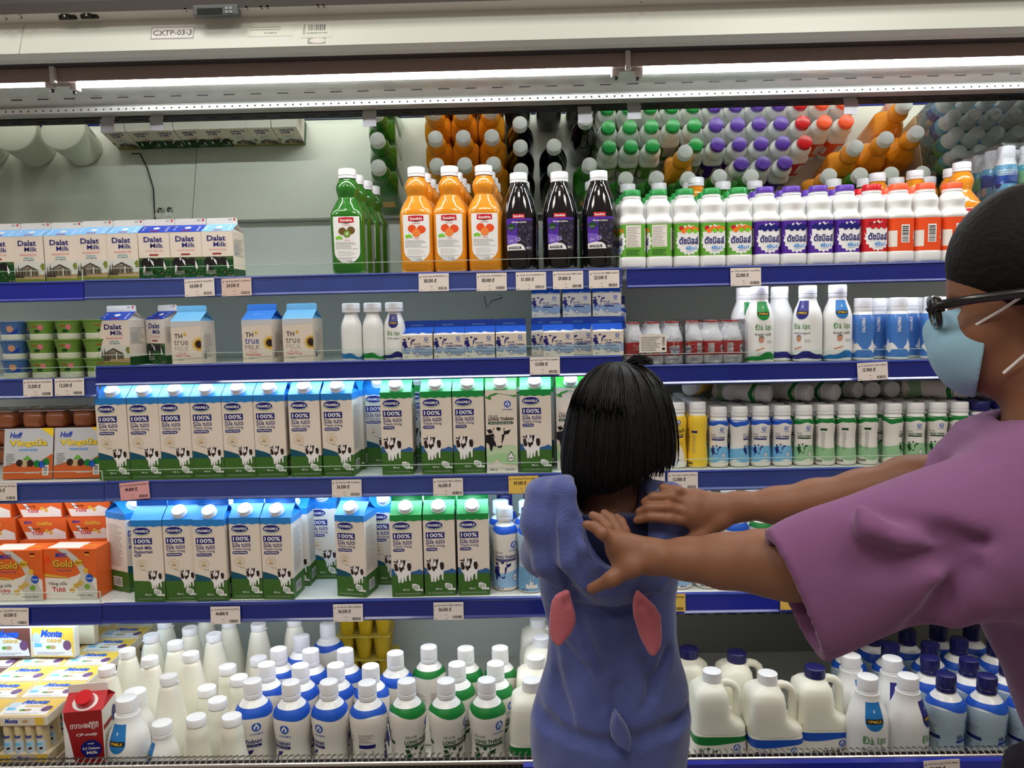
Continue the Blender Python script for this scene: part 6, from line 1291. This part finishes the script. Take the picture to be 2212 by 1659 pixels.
        Q = np.concatenate(Q); r = mb or MB(); r.add(V.tolist(), Q.tolist(), mat_); return r
def cloth_mat(name, rgb, bs, bump, sheen=.3, noise=.08):
    return mat(name, rgb, .9, sheen=sheen, noise=noise, bump=bump, bscale=bs, nscale=30, spec=.2)
SKW = mat('skin_woman', (134, 90, 66), .5, sss=.04, noise=.06, nscale=20, spec=.35); SKC = mat('skin_child', (120, 80, 58), .5, sss=.04, noise=.05, nscale=20, spec=.3)
HAIR = mat('hair_black', (11, 9, 9), .5, spec=.28); FLEECE = cloth_mat('fleece_blue', (86, 97, 158), 420, .55, .5, .16); PINKF = cloth_mat('fleece_pink', (190, 104, 116), 420, .4, .4)
NAVYF = cloth_mat('fleece_navy', (20, 26, 58), 420, .3, .2); SHIRT = cloth_mat('jersey_purple', (128, 84, 124), 900, .08, .2, .05); PANTS = cloth_mat('dark_trousers', (36, 34, 44), 700, .1, .1)
# ------------------------------------------------------------------ girl seen from behind
CY = 1.245
def wp(px, py, Y): w = W(px, py, Y=Y); return (w.x, w.y, w.z)
def stations(L, Yc, dr, n=None):
    """(py, left px, right px, depth factor) -> z-axis loft stations"""
    o = []
    for py, l, r, f in L:
        a = W(l, py, Y=Yc); b_ = W(r, py, Y=Yc); hx = (b_.x-a.x)/2; o.append(((a.z+b_.z)/2, (a.x+b_.x)/2, Yc+dr*0, hx, hx*f))
    return o
BODY = stations([(1040, 1262, 1395, .8), (1050, 1215, 1425, .62), (1062, 1165, 1462, .5), (1085, 1140, 1480, .48), (1130, 1138, 1480, .5), (1180, 1148, 1472, .55), (1240, 1162, 1462, .6), (1300, 1172, 1456, .64), (1370, 1177, 1458, .68), (1430, 1174, 1468, .70), (1490, 1162, 1480, .72), (1545, 1150, 1490, .74), (1600, 1149, 1489, .74), (1665, 1150, 1482, .72), (1760, 1152, 1480, .68)], CY, 0)
girl = empty('person', (W(1320, 1400, Y=CY).x, CY, 0), 'small girl seen from behind with black bob, wearing a blue fleece hooded onesie', 'person')
GX = girl.location.x
def gpart(mb, name, par=girl, ang=180):
    o0 = par.location if par.parent is None else Vector((GX, CY, 0)); mb.v = [(x-o0[0], y-o0[1], z-o0[2]) for x, y, z in mb.v]
    return mb.build(name, par, True, ang)
def backY(px, py):
    """front-facing (camera side) surface depth of the onesie at a pixel"""
    Y = CY
    T = sorted(BODY); 
    for _ in range(8):
        w = W(px, py, Y=Y); c = np.interp(w.z, [q[0] for q in T], [q[1] for q in T]); rx = np.interp(w.z, [q[0] for q in T], [q[3] for q in T]); ry = np.interp(w.z, [q[0] for q in T], [q[4] for q in T])
        u = min(abs(w.x-c)/rx, .97); Y = CY-ry*math.sqrt(1-u*u)
    return Y
def on(px, py, d=0): Y = backY(px, py)-d; return wp(px, py, Y)
f = Field((GX-.22, CY-.20, .02), (GX+.22, CY+.26, 1.02), .0038)
wob = lambda X, Y, Z: .0022*np.sin(46*X+9*Z+1.3*np.sin(13*Z))+.0018*np.sin(30*Z+22*X)+.0012*np.sin(95*X-40*Z+2*np.sin(20*X))
f.loft(2, BODY, .02, wob=wob)
zb_ = BODY[0][0]; zl = sorted(BODY)[0][0]; bx_ = sorted(BODY)[0][1]; rx_ = sorted(BODY)[0][3]
for s in (-1, 1):
    f.loft(2, [(.055, bx_+s*.055, CY, .045, .05), (.2, bx_+s*.057, CY, .055, .06), (zl+.03, bx_+s*.060, CY, .068, .085)], .03)
    f.chain([(bx_+s*.055, CY-.02, .045), (bx_+s*.06, CY+.09, .04)], [.04, .036], .02)
    sh = W(1165 if s < 0 else 1460, 1095, Y=CY)       # arms reach forward over the rail
    f.chain([(sh.x+s*-.022, CY, sh.z), (sh.x+s*.004-s*.012, CY+.075, sh.z-.10), (sh.x-s*.035, CY+.155, sh.z-.13)], [.040, .034, .028], .03)
# hood hanging on the back: pouch, thick rim, side folds
f.loft(2, [(z, x, y, a, b_) for z, x, y, a, b_ in [(W(1320, py, Y=1.17).z, W((l+r)/2, py, Y=1.17).x, 1.178, (r-l)/2/1440, t) for py, l, r, t in ((1075, 1205, 1450, .03), (1120, 1195, 1455, .045), (1180, 1200, 1455, .052), (1230, 1215, 1445, .052), (1270, 1245, 1425, .045), (1298, 1285, 1385, .028))]], .018, wob=lambda X, Y, Z: .0025*np.sin(60*X+30*Z))
rim = [(1232, 1062), (1234, 1100), (1246, 1140), (1264, 1180), (1288, 1218), (1322, 1240), (1356, 1232), (1392, 1205), (1424, 1165), (1444, 1110), (1446, 1070)]
f.chain([wp(x, y, 1.135 if 2 < i < 8 else 1.15) for i, (x, y) in enumerate(rim)], [.011]*len(rim), .012)
f.chain([wp(1176, 1072, 1.185), wp(1166, 1130, 1.175), wp(1180, 1215, 1.17), wp(1212, 1262, 1.17)], [.027, .026, .018, .010], .02)
f.chain([wp(1212, 1060, 1.165), wp(1204, 1130, 1.150), wp(1225, 1210, 1.14), wp(1262, 1265, 1.135)], [.022, .018, .014, .008], .012)
f.chain([wp(1448, 1068, 1.18), wp(1462, 1120, 1.17), wp(1455, 1200, 1.165), wp(1425, 1262, 1.16)], [.020, .022, .018, .010], .018)
f.chain([wp(1165, 1066, 1.21), wp(1225, 1054, 1.19)], [.022, .02], .02)
# opening of the hood and neck hole
f.ell(wp(1335, 1150, 1.135), (.052, .022, .055), .010, 'sub'); f.ell(wp(1314, 1064, 1.20), (.058, .095, .048), .012, 'sub')
# creases pressed into the fleece
def crease(pts, r=.006, d=-.001, k=.016): f.chain([on(x, y, -d) for x, y in pts], [r]*len(pts), k, 'sub')
crease([(1150, 1518), (1180, 1562), (1235, 1592), (1310, 1610), (1390, 1600), (1450, 1572), (1490, 1530)], .008)
for c in ([(1218, 1395), (1262, 1450), (1300, 1530)], [(1440, 1405), (1415, 1470), (1395, 1530)], [(1332, 1485), (1330, 1550)], [(1250, 1320), (1275, 1400), (1300, 1450)], [(1395, 1430), (1410, 1500)], [(1200, 1480), (1225, 1540)], [(1250, 1310), (1320, 1322), (1375, 1312)], [(1185, 1330), (1200, 1460), (1230, 1560)]): crease(c, .0042, -.0005, .014)
for a, b_ in (((1196, 1085), (1200, 1230)), ((1186, 1100), (1180, 1190))): f.chain([wp(*a, 1.140), wp(*b_, 1.136)], [.004, .003], .012, 'sub')
onesie = gpart(f.mesh(FLEECE), 'onesie')
def ear_flap(st, Yc, name, lab, par, m, crs=None, th=.009):
    L = []
    for py, l, r in st:
        a = W(l, py, Y=Yc); b_ = W(r, py, Y=Yc); L.append(((a.z+b_.z)/2, (a.x+b_.x)/2, Yc, (b_.x-a.x)/2, th))
    zs = [q[0] for q in L]; xs = [q[1] for q in L]
    g = Field((min(xs)-.06, Yc-.03, min(zs)-.02), (max(xs)+.06, Yc+.03, max(zs)+.02), .0026); g.loft(2, L, .008)
    if crs: g.chain([wp(x, y, Yc-.010) for x, y in crs], [.0045, .004, .001][:len(crs)], .008, 'sub')
    o = gpart(g.mesh(m), name, par); o['label'] = lab; return o
ear_flap([(1112, 1246, 1408), (1140, 1254, 1408), (1170, 1268, 1402), (1200, 1286, 1388), (1225, 1304, 1366), (1240, 1326, 1344)], 1.152, 'hood_lining', 'dark navy hood lining', onesie, NAVYF, None, .014)
ear_flap([(1276, 1222, 1230), (1284, 1200, 1232), (1300, 1191, 1236), (1325, 1187, 1243), (1345, 1186, 1244), (1365, 1186, 1236), (1382, 1190, 1222), (1391, 1200, 1212)], 1.128, 'hood_ear', 'drooping pink ear, left one', onesie, PINKF, [(1222, 1282), (1226, 1305), (1238, 1335)])
ear_flap([(1276, 1374, 1380), (1290, 1368, 1396), (1310, 1366, 1416), (1330, 1368, 1427), (1350, 1374, 1429), (1375, 1382, 1430), (1395, 1392, 1428), (1412, 1402, 1418)], 1.128, 'hood_ear', 'drooping pink ear, right one', onesie, PINKF, [(1382, 1286), (1388, 1310), (1404, 1335)])
ty = backY(1340, 1575)-.012
ear_flap([(1537, 1326, 1332), (1550, 1320, 1343), (1570, 1317, 1356), (1590, 1320, 1363), (1604, 1330, 1363), (1616, 1350, 1361)], ty, 'tail', 'small fleece tail', onesie, FLEECE, None, .013)
# body: head, neck, trunk, forearms with hands, in one surface
f = Field((GX-.2, CY-.16, .30), (GX+.2, CY+.36, 1.14), .0042)
hc = W(1333, 912, Y=1.25); HC = np.array((hc.x, hc.y, hc.z))
f.ell(HC+(0, 0, .012), (.070, .078, .078), .02); f.ell(HC+(0, .03, -.045), (.056, .055, .055), .03)
f.ell(HC+(0, .090, -.02), (.009, .014, .013), .012)
for s in (-1, 1):
    f.ell(HC+(s*.074, .0, -.025), (.008, .016, .022), .006); f.ell(HC+(s*.028, .082, .005), (.014, .008, .008), .008, 'sub'); f.ell(HC+(s*.03, .06, -.04), (.024, .022, .022), .03)
f.ell(HC+(0, .084, -.058), (.018, .008, .005), .006)
f.cone(wp(1318, 1020, 1.25), wp(1314, 1150, 1.235), .044, .050, .02)
f.loft(2, [(q[0], q[1], q[2], q[3]*.72, q[4]*.7) for q in sorted(BODY) if q[0] < W(1320, 1100, Y=CY).z], .03)
def hand(f, wrist, knuck, tips, th, rp=.0125, rf=.0078, k=.006, bend=None):
    """wrist point, four knuckles, four finger chains (mid, tip), thumb chain"""
    for kn, ch in zip(knuck, tips):
        f.cone(wrist, kn, rp*1.15, rp*.86, .014); f.chain([kn]+ch, [rf*1.12]+[rf*(1-.09*i) for i in range(len(ch))], k)
    for a, b_ in zip(knuck, knuck[1:]): f.cone(a, b_, rp*.8, rp*.8, .012)
    f.chain([wrist]+th, [rp*1.1, rp*1.0, rf*1.15, rf*.95][:len(th)+1], .010)
for s in (-1, 1):
    sh = W(1165 if s < 0 else 1460, 1095, Y=CY); w_ = np.array((sh.x-s*.035, CY+.155, sh.z-.13)); f.cone(w_-(0, .06, -.01), w_+(0, .03, -.004), .022, .017, .02)
    w0 = w_+(0, .03, -.004); kn = [w0+(s*(.015-.010*i), .038-.002*abs(i-1), .004) for i in range(4)]
    hand(f, w0, kn, [[kn[i]+(s*(.002-.001*i), .017+(.003 if i in (1, 2) else 0), -.004), kn[i]+(s*(.002-.002*i), .028+(.004 if i in (1, 2) else -.002), -.012)] for i in range(4)], [w0+(-s*.018, .016, -.002), w0+(-s*.026, .032, -.004)], .009, .0056, .004)
body = gpart(f.mesh(SKC), 'body')
for s in (-1, 1):
    e = MB(); P = [( -.0075*math.cos(t), .0075*math.sin(t)) for t in np.linspace(0, math.pi, 9)]; lathe(e, [(z, max(r, .0003)) for z, r in P], mat('eye_white', (235, 232, 228), .2), 14); e2 = MB(); lathe(e2, [(.0, .0038), (.0012, .003), (.0015, .0005)], mat('iris_dark', (30, 18, 14), .1), 14)
    c = HC+(s*.028, .077, .005); e.v = [(x+c[0], y+c[1], z+c[2]) for x, y, z in e.v]; e2.v = [(x+c[0], z+.0070+c[1], y+c[2]) for x, y, z in e2.v]; o = gpart(e, 'eye', girl); gpart(e2, 'iris', o)
# hair: solid bob plus strands
HL = [(782, 1326, 1344), (787, 1305, 1366), (800, 1278, 1398), (825, 1254, 1422), (860, 1238, 1440), (905, 1226, 1452), (950, 1218, 1457), (990, 1214, 1456), (1020, 1216, 1450), (1050, 1222, 1440), (1085, 1232, 1425)]
HS = []
for py, l, r in HL:
    a = W(l, py, Y=1.245); b_ = W(r, py, Y=1.245); hx = (b_.x-a.x)/2; HS.append(((a.z+b_.z)/2, (a.x+b_.x)/2, 1.25, hx, min(hx*1.05, .098)))
HS.sort(); zz_ = np.linspace(HS[0][0], HS[-1][0], 80); cols = [np.interp(zz_, [q[0] for q in HS], [q[j]**(2 if j > 2 else 1) for q in HS]) for j in range(5)]
for j in range(1, 5):
    for _ in range(30): cols[j][1:-1] = (cols[j][:-2]+2*cols[j][1:-1]+cols[j][2:])/4
HS = [(float(zz_[i]), float(cols[1][i]), 1.25, float(cols[3][i])**.5, float(cols[4][i])**.5) for i in range(80)]
g = Field((GX-.13, 1.12, .86), (GX+.14, 1.38, 1.14), .0034)
g.loft(2, HS, .012, wob=lambda X, Y, Z: .0011*np.sin(170*X+6*np.sin(9*Z))+.0008*np.sin(310*X+40*Y+3*np.sin(15*Z)))
pr = wp(1448, 1000, 1.16); pl = wp(1232, 1084, 1.16)
for p, q in ((pl, wp(1330, 1068, 1.16)), (wp(1330, 1066, 1.16), pr)):       # slanted hem
    d = np.array(q)-np.array(p); nrm = np.array((d[2], 0, -d[0])); nrm = nrm if nrm[2] < 0 else -nrm
    sl, X, Y, Z = g.sub(g.lo, g.lo+g.n*g.h); dd = ((X-p[0])*nrm[0]+(Z-p[2])*nrm[2])/np.linalg.norm(nrm)
    if p is pl: D1 = dd
g.F = np.maximum(g.F, np.maximum(D1, dd).astype(np.float32))
g.ell(HC+(0, .085, -.055), (.062, .07, .085), .01, 'sub'); g.cone(wp(1316, 1040, 1.25), wp(1314, 1120, 1.24), .055, .055, .008, 'sub')
hair = gpart(g.mesh(HAIR), 'hair')
rd = random.Random(11); T = sorted(HS); tz = [q[0] for q in T]
def hs(z, j): return float(np.interp(z, tz, [q[j] for q in T]))
sm = MB(); ztop = T[-1][0]; tp = np.array(wp(1348, 789, 1.24))
for i in range(1500):
    ph = rd.uniform(-math.pi*.97, math.pi*.17) if i < 1300 else rd.uniform(-math.pi, math.pi)
    x = math.cos(ph); side = max(0, -x)
    zl_ = (W(1240, 1082, Y=1.16).z*(1-(x+1)/2)+W(1448, 1004, Y=1.16).z*(x+1)/2) - .002
    if math.sin(ph) > .3: continue
    ze = zl_+rd.gauss(0, .006)-(rd.random() < .12)*side*rd.uniform(0, .02); dz0 = rd.uniform(0, .03) if rd.random() < .6 else rd.uniform(0, .12); n = 9; pts = []; w = rd.uniform(-.10, .10); of = rd.uniform(.0006, .0028)+(.004 if rd.random() < .02 else 0)
    for j in range(n):
        t = j/(n-1); z = ztop-.001-dz0+(ze-ztop+dz0)*t; a = ph+w*t; zz = max(z, T[0][0]); rx = hs(zz, 3)+of; ry = hs(zz, 4)+of
        pts.append((hs(zz, 1)+rx*math.cos(a), 1.25+ry*math.sin(a), z))
    if i < 900:
        z0s = ztop-rd.uniform(.001, .004); pts = [tuple(tp+np.array((-.002, rd.uniform(-.003, .003), 0)))]+[(hs(z_, 1)+(hs(z_, 3)+of)*math.cos(ph), 1.25+(hs(z_, 4)+of)*math.sin(ph), z_+.0008) for z_ in (z0s, ztop-.008, ztop-.018, ztop-.032)]+[p for p in pts if p[2] < ztop-.045]
    n = len(pts)
    sm.tube(pts, [.0006+.0007*math.sin(math.pi*min(.9, .15+k/(n-1)*.8)) for k in range(n-1)]+[.0002], HAIR, 3, False)
tp = np.array(wp(1348, 789, 1.24))
for i in range(190):
    a, b_ = rd.gauss(0, 1), rd.gauss(0, 1); e_ = np.array(wp(1404+rd.uniform(-16, 9), 781+rd.uniform(-7, 8), 1.235+.006*b_)); m_ = (tp+e_)/2+np.array((0, 0, .008+.002*a)); s0 = tp+np.array((-.012+.004*a, .004*b_, -.006))
    sm.tube([s0, tp+np.array((0, .0015*b_, .002+.0012*a)), m_, e_], [.0013, .0012, .0014, .0003], HAIR, 3, False)
gpart(sm, 'hair_strands', hair)
tm = MB(); tm.tube([tp+np.array((.0045*math.cos(t)*.3+.001, .0045*math.sin(t), .0045*math.cos(t))) for t in np.linspace(0, 2*math.pi, 13)], .0012, mat('hair_tie', (60, 56, 60), .3), 6, False); gpart(tm, 'hair_tie', hair)
# ------------------------------------------------------------------ woman reaching in from the right
WB = W(2330, 1300, Y=.98)
woman = empty('person', (WB.x, .98, 0), 'woman in purple t-shirt, glasses and blue face mask reaching toward the girl', 'person')
def wpart(mb, name, par=woman, ang=180): mb.v = [(x-WB.x, y-.98, z) for x, y, z in mb.v]; return mb.build(name, par, True, ang)
hc = W(2212, 642, Y=1.03); C0 = np.array((hc.x, hc.y, hc.z)); yw, pt_ = math.radians(30), math.radians(12)
fw = np.array((-math.cos(yw)*math.cos(pt_), math.sin(yw)*math.cos(pt_), -math.sin(pt_))); sd = np.array((-math.sin(yw), -math.cos(yw), 0)); up = np.cross(fw, sd); up = up if up[2] > 0 else -up
HM = np.array((fw, sd, up))
def H(a, b_, c): return C0+fw*a+sd*b_+up*c
f = Field(C0-(.17, .15, .36), C0+(.19, .15, .18), .0032)
f.ell(H(-.015, 0, .04), (.094, .073, .088), .02, M=HM); f.ell(H(.044, 0, -.03), (.046, .056, .075), .03, M=HM); f.ell(H(.036, 0, -.088), (.046, .042, .034), .03, M=HM); f.ell(H(.094, 0, -.035), (.018, .012, .022), .014, M=HM)
for s in (-1, 1):
    f.ell(H(-.012, s*.073, -.020), (.017, .007, .030), .006, M=HM); f.ell(H(-.008, s*.082, -.018), (.008, .006, .015), .006, 'sub', M=HM); f.ell(H(.082, s*.028, .004), (.012, .017, .010), .012, 'sub', M=HM); f.ell(H(.060, s*.040, -.035), (.022, .020, .022), .02, M=HM)
f.ell(H(.086, 0, -.075), (.010, .022, .007), .008, M=HM)
nb_ = np.array(wp(2262, 985, 1.0)); f.cone(H(-.028, 0, -.06), nb_, .050, .056, .03)
f.loft(2, [(nb_[2]-.14, nb_[0]+.06, 1.0, .10, .13), (nb_[2]-.05, nb_[0]+.03, 1.0, .09, .12), (nb_[2]+.0, nb_[0], 1.0, .055, .06)], .03)
skin = f.mesh(SKW)
f = Field((W(1240, 1200, Y=1.2).x-.02, .84, 1.2-.46), (W(2120, 1000, Y=1.1).x+.06, 1.30, 1.2-.02), .0026)
# far arm and hand
fa_ = [wp(2090, 1030, 1.10), wp(1960, 1040, 1.12), wp(1860, 1062, 1.135), wp(1760, 1082, 1.145), wp(1680, 1092, 1.150), wp(1605, 1094, 1.152)]
f.chain(fa_, [.040, .033, .029, .0285, .0245, .0195], .02)
w0 = np.array(fa_[-1]); kn = [np.array(wp(1502, 1074, 1.150)), np.array(wp(1494, 1091, 1.142)), np.array(wp(1492, 1109, 1.138)), np.array(wp(1500, 1127, 1.140))]
hand(f, w0, kn, [[np.array(wp(1462, 1060, 1.142)), np.array(wp(1433, 1054, 1.148))], [np.array(wp(1448, 1073, 1.138)), np.array(wp(1412, 1074, 1.140)), np.array(wp(1393, 1084, 1.146))], [np.array(wp(1442, 1096, 1.130)), np.array(wp(1402, 1097, 1.132)), np.array(wp(1381, 1106, 1.140))], [np.array(wp(1445, 1120, 1.126)), np.array(wp(1405, 1117, 1.128)), np.array(wp(1376, 1124, 1.138))]],
     [np.array(wp(1555, 1125, 1.140)), np.array(wp(1512, 1158, 1.135)), np.array(wp(1472, 1172, 1.135))], .0125, .0076, .004)
f.cone(wp(1600, 1086, 1.150), wp(1588, 1082, 1.146), .009, .008, .014)
# near arm and hand
na = [wp(1780, 1225, .985), wp(1700, 1222, 1.0), wp(1640, 1213, 1.015), wp(1560, 1212, 1.04), wp(1480, 1207, 1.060), wp(1412, 1203, 1.075)]
f.chain(na, [.046, .041, .0375, .0335, .0255, .0190], .02)
w0 = np.array(na[-1]); kn = [np.array(wp(1328, 1172, 1.062)), np.array(wp(1334, 1170, 1.078)), np.array(wp(1343, 1172, 1.094)), np.array(wp(1352, 1178, 1.108))]
hand(f, w0, kn, [[np.array(wp(1300, 1152, 1.052)), np.array(wp(1284, 1138, 1.058)), np.array(wp(1268, 1134, 1.068))], [np.array(wp(1312, 1140, 1.072)), np.array(wp(1296, 1122, 1.082)), np.array(wp(1281, 1114, 1.094))], [np.array(wp(1330, 1140, 1.094)), np.array(wp(1318, 1120, 1.106)), np.array(wp(1306, 1110, 1.118))], [np.array(wp(1348, 1146, 1.112)), np.array(wp(1341, 1128, 1.124)), np.array(wp(1333, 1119, 1.134))]],
     [np.array(wp(1366, 1224, 1.052)), np.array(wp(1322, 1250, 1.052)), np.array(wp(1279, 1271, 1.066))], .0130, .0082, .0035)
f.cone(w0, wp(1345, 1196, 1.075), .019, .017, .02); f.cone(wp(1352, 1192, 1.07), wp(1350, 1192, 1.095), .017, .015, .02)
f.cone(wp(1402, 1186, 1.068), wp(1392, 1184, 1.07), .009, .007, .012)
skin = f.mesh(SKW, skin)
wbody = wpart(skin, 'body')
# hair
g = Field(C0-(.17, .14, .2), C0+(.19, .14, .19), .0036); g.ell(H(-.020, 0, .045), (.101, .082, .098), .01, M=HM); g.ell(H(-.055, 0, -.02), (.070, .076, .085), .03, M=HM); g.ell(H(-.115, 0, .0), (.045, .045, .045), .02, M=HM)
g.ell(H(.064, 0, -.045), (.062, .11, .072), .012, 'sub', M=HM); g.ell(H(.0, 0, -.06), (.045, .11, .06), .012, 'sub', M=HM)
wh = wpart(g.mesh(mat('hair_dark', (18, 13, 12), .7, spec=.2, bump=.6, bscale=120)), 'hair')
# mask: pleated cup over nose, mouth and chin, with ear loops
g = Field(C0-(.2, .12, .2), C0+(.1, .12, .1), .0028)
g.ell(H(.066, 0, -.052), (.056, .062, .058), .01, M=HM); g.ell(H(.050, 0, -.082), (.054, .055, .040), .02, M=HM); g.ell(H(.10, 0, -.022), (.022, .016, .022), .014, M=HM)
g.plane(H(.036, 0, 0), tuple(-fw-up*.35)); g.plane(H(.05, 0, .002), tuple(up+fw*-.25))
for z in (-.03, -.052, -.074):
    pass
mk = wpart(g.mesh(cloth_mat('mask_blue', (150, 190, 210), 600, .05, .1, .03)), 'face_mask')
for s in (1, -1):
    for a, b_, c in (((.058, s*.059, -.022), (.028, s*.068, -.010), (-.004, s*.080, .006)), ((.040, s*.056, -.088), (.012, s*.068, -.068), (-.012, s*.079, -.044))):
        m = MB(); m.tube([H(*a), H(*b_), H(*c)], .0020, mat('ear_loop', (225, 220, 216), .6), 6); wpart(m, 'ear_loop', mk)
# glasses
gm = mat('glasses_black', (14, 14, 15), .25, coat=.4); gl = empty('glasses', (0, 0, 0)); gl.parent = woman; gl.name = 'glasses'
m = MB()
for s in (1, -1):
    ring = [H(.108+.004*math.cos(t)*0-.012*abs(s*.034+.026*math.cos(t))/.06, s*.034+.027*math.cos(t), .004+.018*max(-1, min(1, 1.25*math.sin(t)))) for t in np.linspace(0, 2*math.pi, 25)]; m.tube(ring, .0042, gm, 8, False)
m.tube([H(.108, -.009, .008), H(.110, 0, .010), H(.108, .009, .008)], .003, gm, 8); wpart(m, 'frame', gl)
for s in (1, -1):
    m = MB(); P = [H(.100, s*.060, .012), H(.095, s*.070, .012), H(.05, s*.080, .010), (H(-.005, s*.084, .004)), H(-.05, s*.080, -.004)]
    for i in range(len(P)-1):
        for zz in (-.003, 0, .003): pass
    vs = []
    for p in P: vs += [p+up*.0058-sd*s*.0018, p+up*.0058+sd*s*.0018, p-up*.0058+sd*s*.0018, p-up*.0058-sd*s*.0018]
    fs = []
    for i in range(len(P)-1):
        for k in range(4): fs.append((i*4+k, i*4+(k+1) % 4, (i+1)*4+(k+1) % 4, (i+1)*4+k))
    m.add([tuple(v) for v in vs], fs+[(0, 1, 2, 3), tuple(range(len(vs)-4, len(vs)))[::-1]], gm); wpart(m, 'temple_arm', gl)
    m = MB(); n_ = 16; c = H(.104, s*.034, .004); m.add([tuple(c+sd*.025*math.cos(t)+up*.019*math.sin(t)) for t in np.linspace(0, 2*math.pi, n_, endpoint=False)], [tuple(range(n_))], clear('lens', (255, 255, 255), .06)); wpart(m, 'lens', gl)
# t-shirt
f = Field((W(1640, 1300, Y=.95).x-.03, .78, .42), (WB.x+.24, 1.26, 1.12), .005)
def zx(px, t, b_, Yc, ry):
    a = W(px, t, Y=Yc); c = W(px, b_, Y=Yc); return (a.x, Yc, (a.z+c.z)/2, ry, (a.z-c.z)/2)
wobs = lambda X, Y, Z: .0035*np.sin(26*Z+14*X+1.5*np.sin(11*X))+.0022*np.sin(44*X-30*Z)
NS = [zx(1640, 1158, 1440, .955, .050), zx(1700, 1130, 1432, .955, .058), zx(1765, 1104, 1412, .95, .064), zx(1880, 1062, 1378, .945, .072), zx(1960, 1035, 1354, .94, .080), zx(2050, 1000, 1338, .94, .088), zx(2140, 962, 1325, .94, .095), zx(2260, 930, 1330, .94, .10)]
f.loft(0, NS, .02, wob=wobs)
f.loft(0, [zx(1937, 1008, 1088, 1.12, .045), zx(2000, 992, 1100, 1.11, .052), zx(2100, 962, 1120, 1.09, .065), zx(2240, 905, 1160, 1.06, .075)], .03)
f.loft(2, [(z, x, y, a, b_) for z, x, y, a, b_ in [(W(l, py, Y=.98).z, (W(l, py, Y=.98).x+W(r, py, Y=.98).x)/2, 1.0, (W(r, py, Y=.98).x-W(l, py, Y=.98).x)/2, t) for py, l, r, t in ((895, 2225, 2330, .06), (915, 2185, 2420, .11), (945, 2135, 2480, .15), (1000, 2095, 2520, .165), (1100, 2090, 2540, .165), (1250, 2125, 2540, .14), (1350, 2165, 2540, .13), (1450, 2205, 2545, .13), (1640, 2275, 2580, .13), (1800, 2300, 2600, .135))]], .04, wob=wobs)
# fold ridges and creases on the near sleeve
def sY(px, py): return .945-.078*math.sqrt(max(0, 1-((py-1220)/175)**2))
for pts, r, op in (([(1872, 1078), (1893, 1118), (1945, 1150), (2030, 1166), (2120, 1168)], .0075, 'sub'), ([(1862, 1098), (1880, 1138), (1940, 1172), (2040, 1186)], .006, 'add'), ([(1990, 1345), (2050, 1290), (2100, 1225)], .008, 'sub'), ([(2065, 1335), (2110, 1280), (2135, 1230)], .010, 'add'), ([(1780, 1240), (1900, 1225), (2050, 1200)], .007, 'sub')):
    f.chain([wp(x, y, sY(x, y)+(.006 if op == 'add' else .0)) for x, y in pts], [r*.7*math.sin(math.pi*(.12+.76*i_/(len(pts)-1))) for i_ in range(len(pts))], .035, op)
A_, B_ = np.array(wp(1658, 1148, .95)), np.array(wp(1764, 1412, .95)); d = B_-A_; nr = np.array((d[2], 0, -d[0])); nr = nr if nr[0] < 0 else -nr; nr = nr/np.linalg.norm(nr)
def inner(st, s_): return [(q[0], q[1], q[2], q[3]*s_, q[4]*s_) for q in st]
g2 = Field(f.lo, f.lo+(f.n-1.5)*f.h, f.h); g2.loft(0, inner(NS, .80), .01, wob=wobs); g2.plane(A_-nr*.045, tuple(-nr)); 
f.F = np.maximum(f.F, -g2.F); sl, X, Y, Z = f.sub(f.lo, f.lo+f.n*f.h); dd = (X-A_[0])*nr[0]+(Z-A_[2])*nr[2]
xm = W(1930, 1050, Y=1.1).x; zs_ = W(1800, 1085, Y=1.0).z
f.F = np.maximum(f.F, np.where((Y < 1.055), dd, -1).astype(np.float32))
f.cone(wp(1925, 1048, 1.12), wp(1965, 1044, 1.12), .034, .034, .004, 'sub')
f.cone(H(-.02, 0, -.10), nb_, .056, .062, .01, 'sub')
shirt = wpart(f.mesh(SHIRT), 'tshirt')
f = Field((WB.x-.22, .76, .0), (WB.x+.28, 1.22, .62), .008)
for s in (-1, 1): f.loft(2, [(.06, WB.x+.02, .98+s*.085, .055, .055), (.3, WB.x+.04, .98+s*.085, .07, .075), (.56, WB.x+.08, .98+s*.07, .115, .085)], .03)
wpart(f.mesh(PANTS), 'trousers')
for s in (-1, 1):
    f = Field((WB.x-.22, .98+s*.085-.07, -.01), (WB.x+.1, .98+s*.085+.07, .13), .006); f.chain([(WB.x-.02, .98+s*.085, .045), (WB.x-.15, .98+s*.085, .036)], [.042, .032], .02); f.plane((0, 0, .002), (0, 0, -1)); wpart(f.mesh(mat('shoe_dark', (40, 38, 40), .5)), 'shoe')
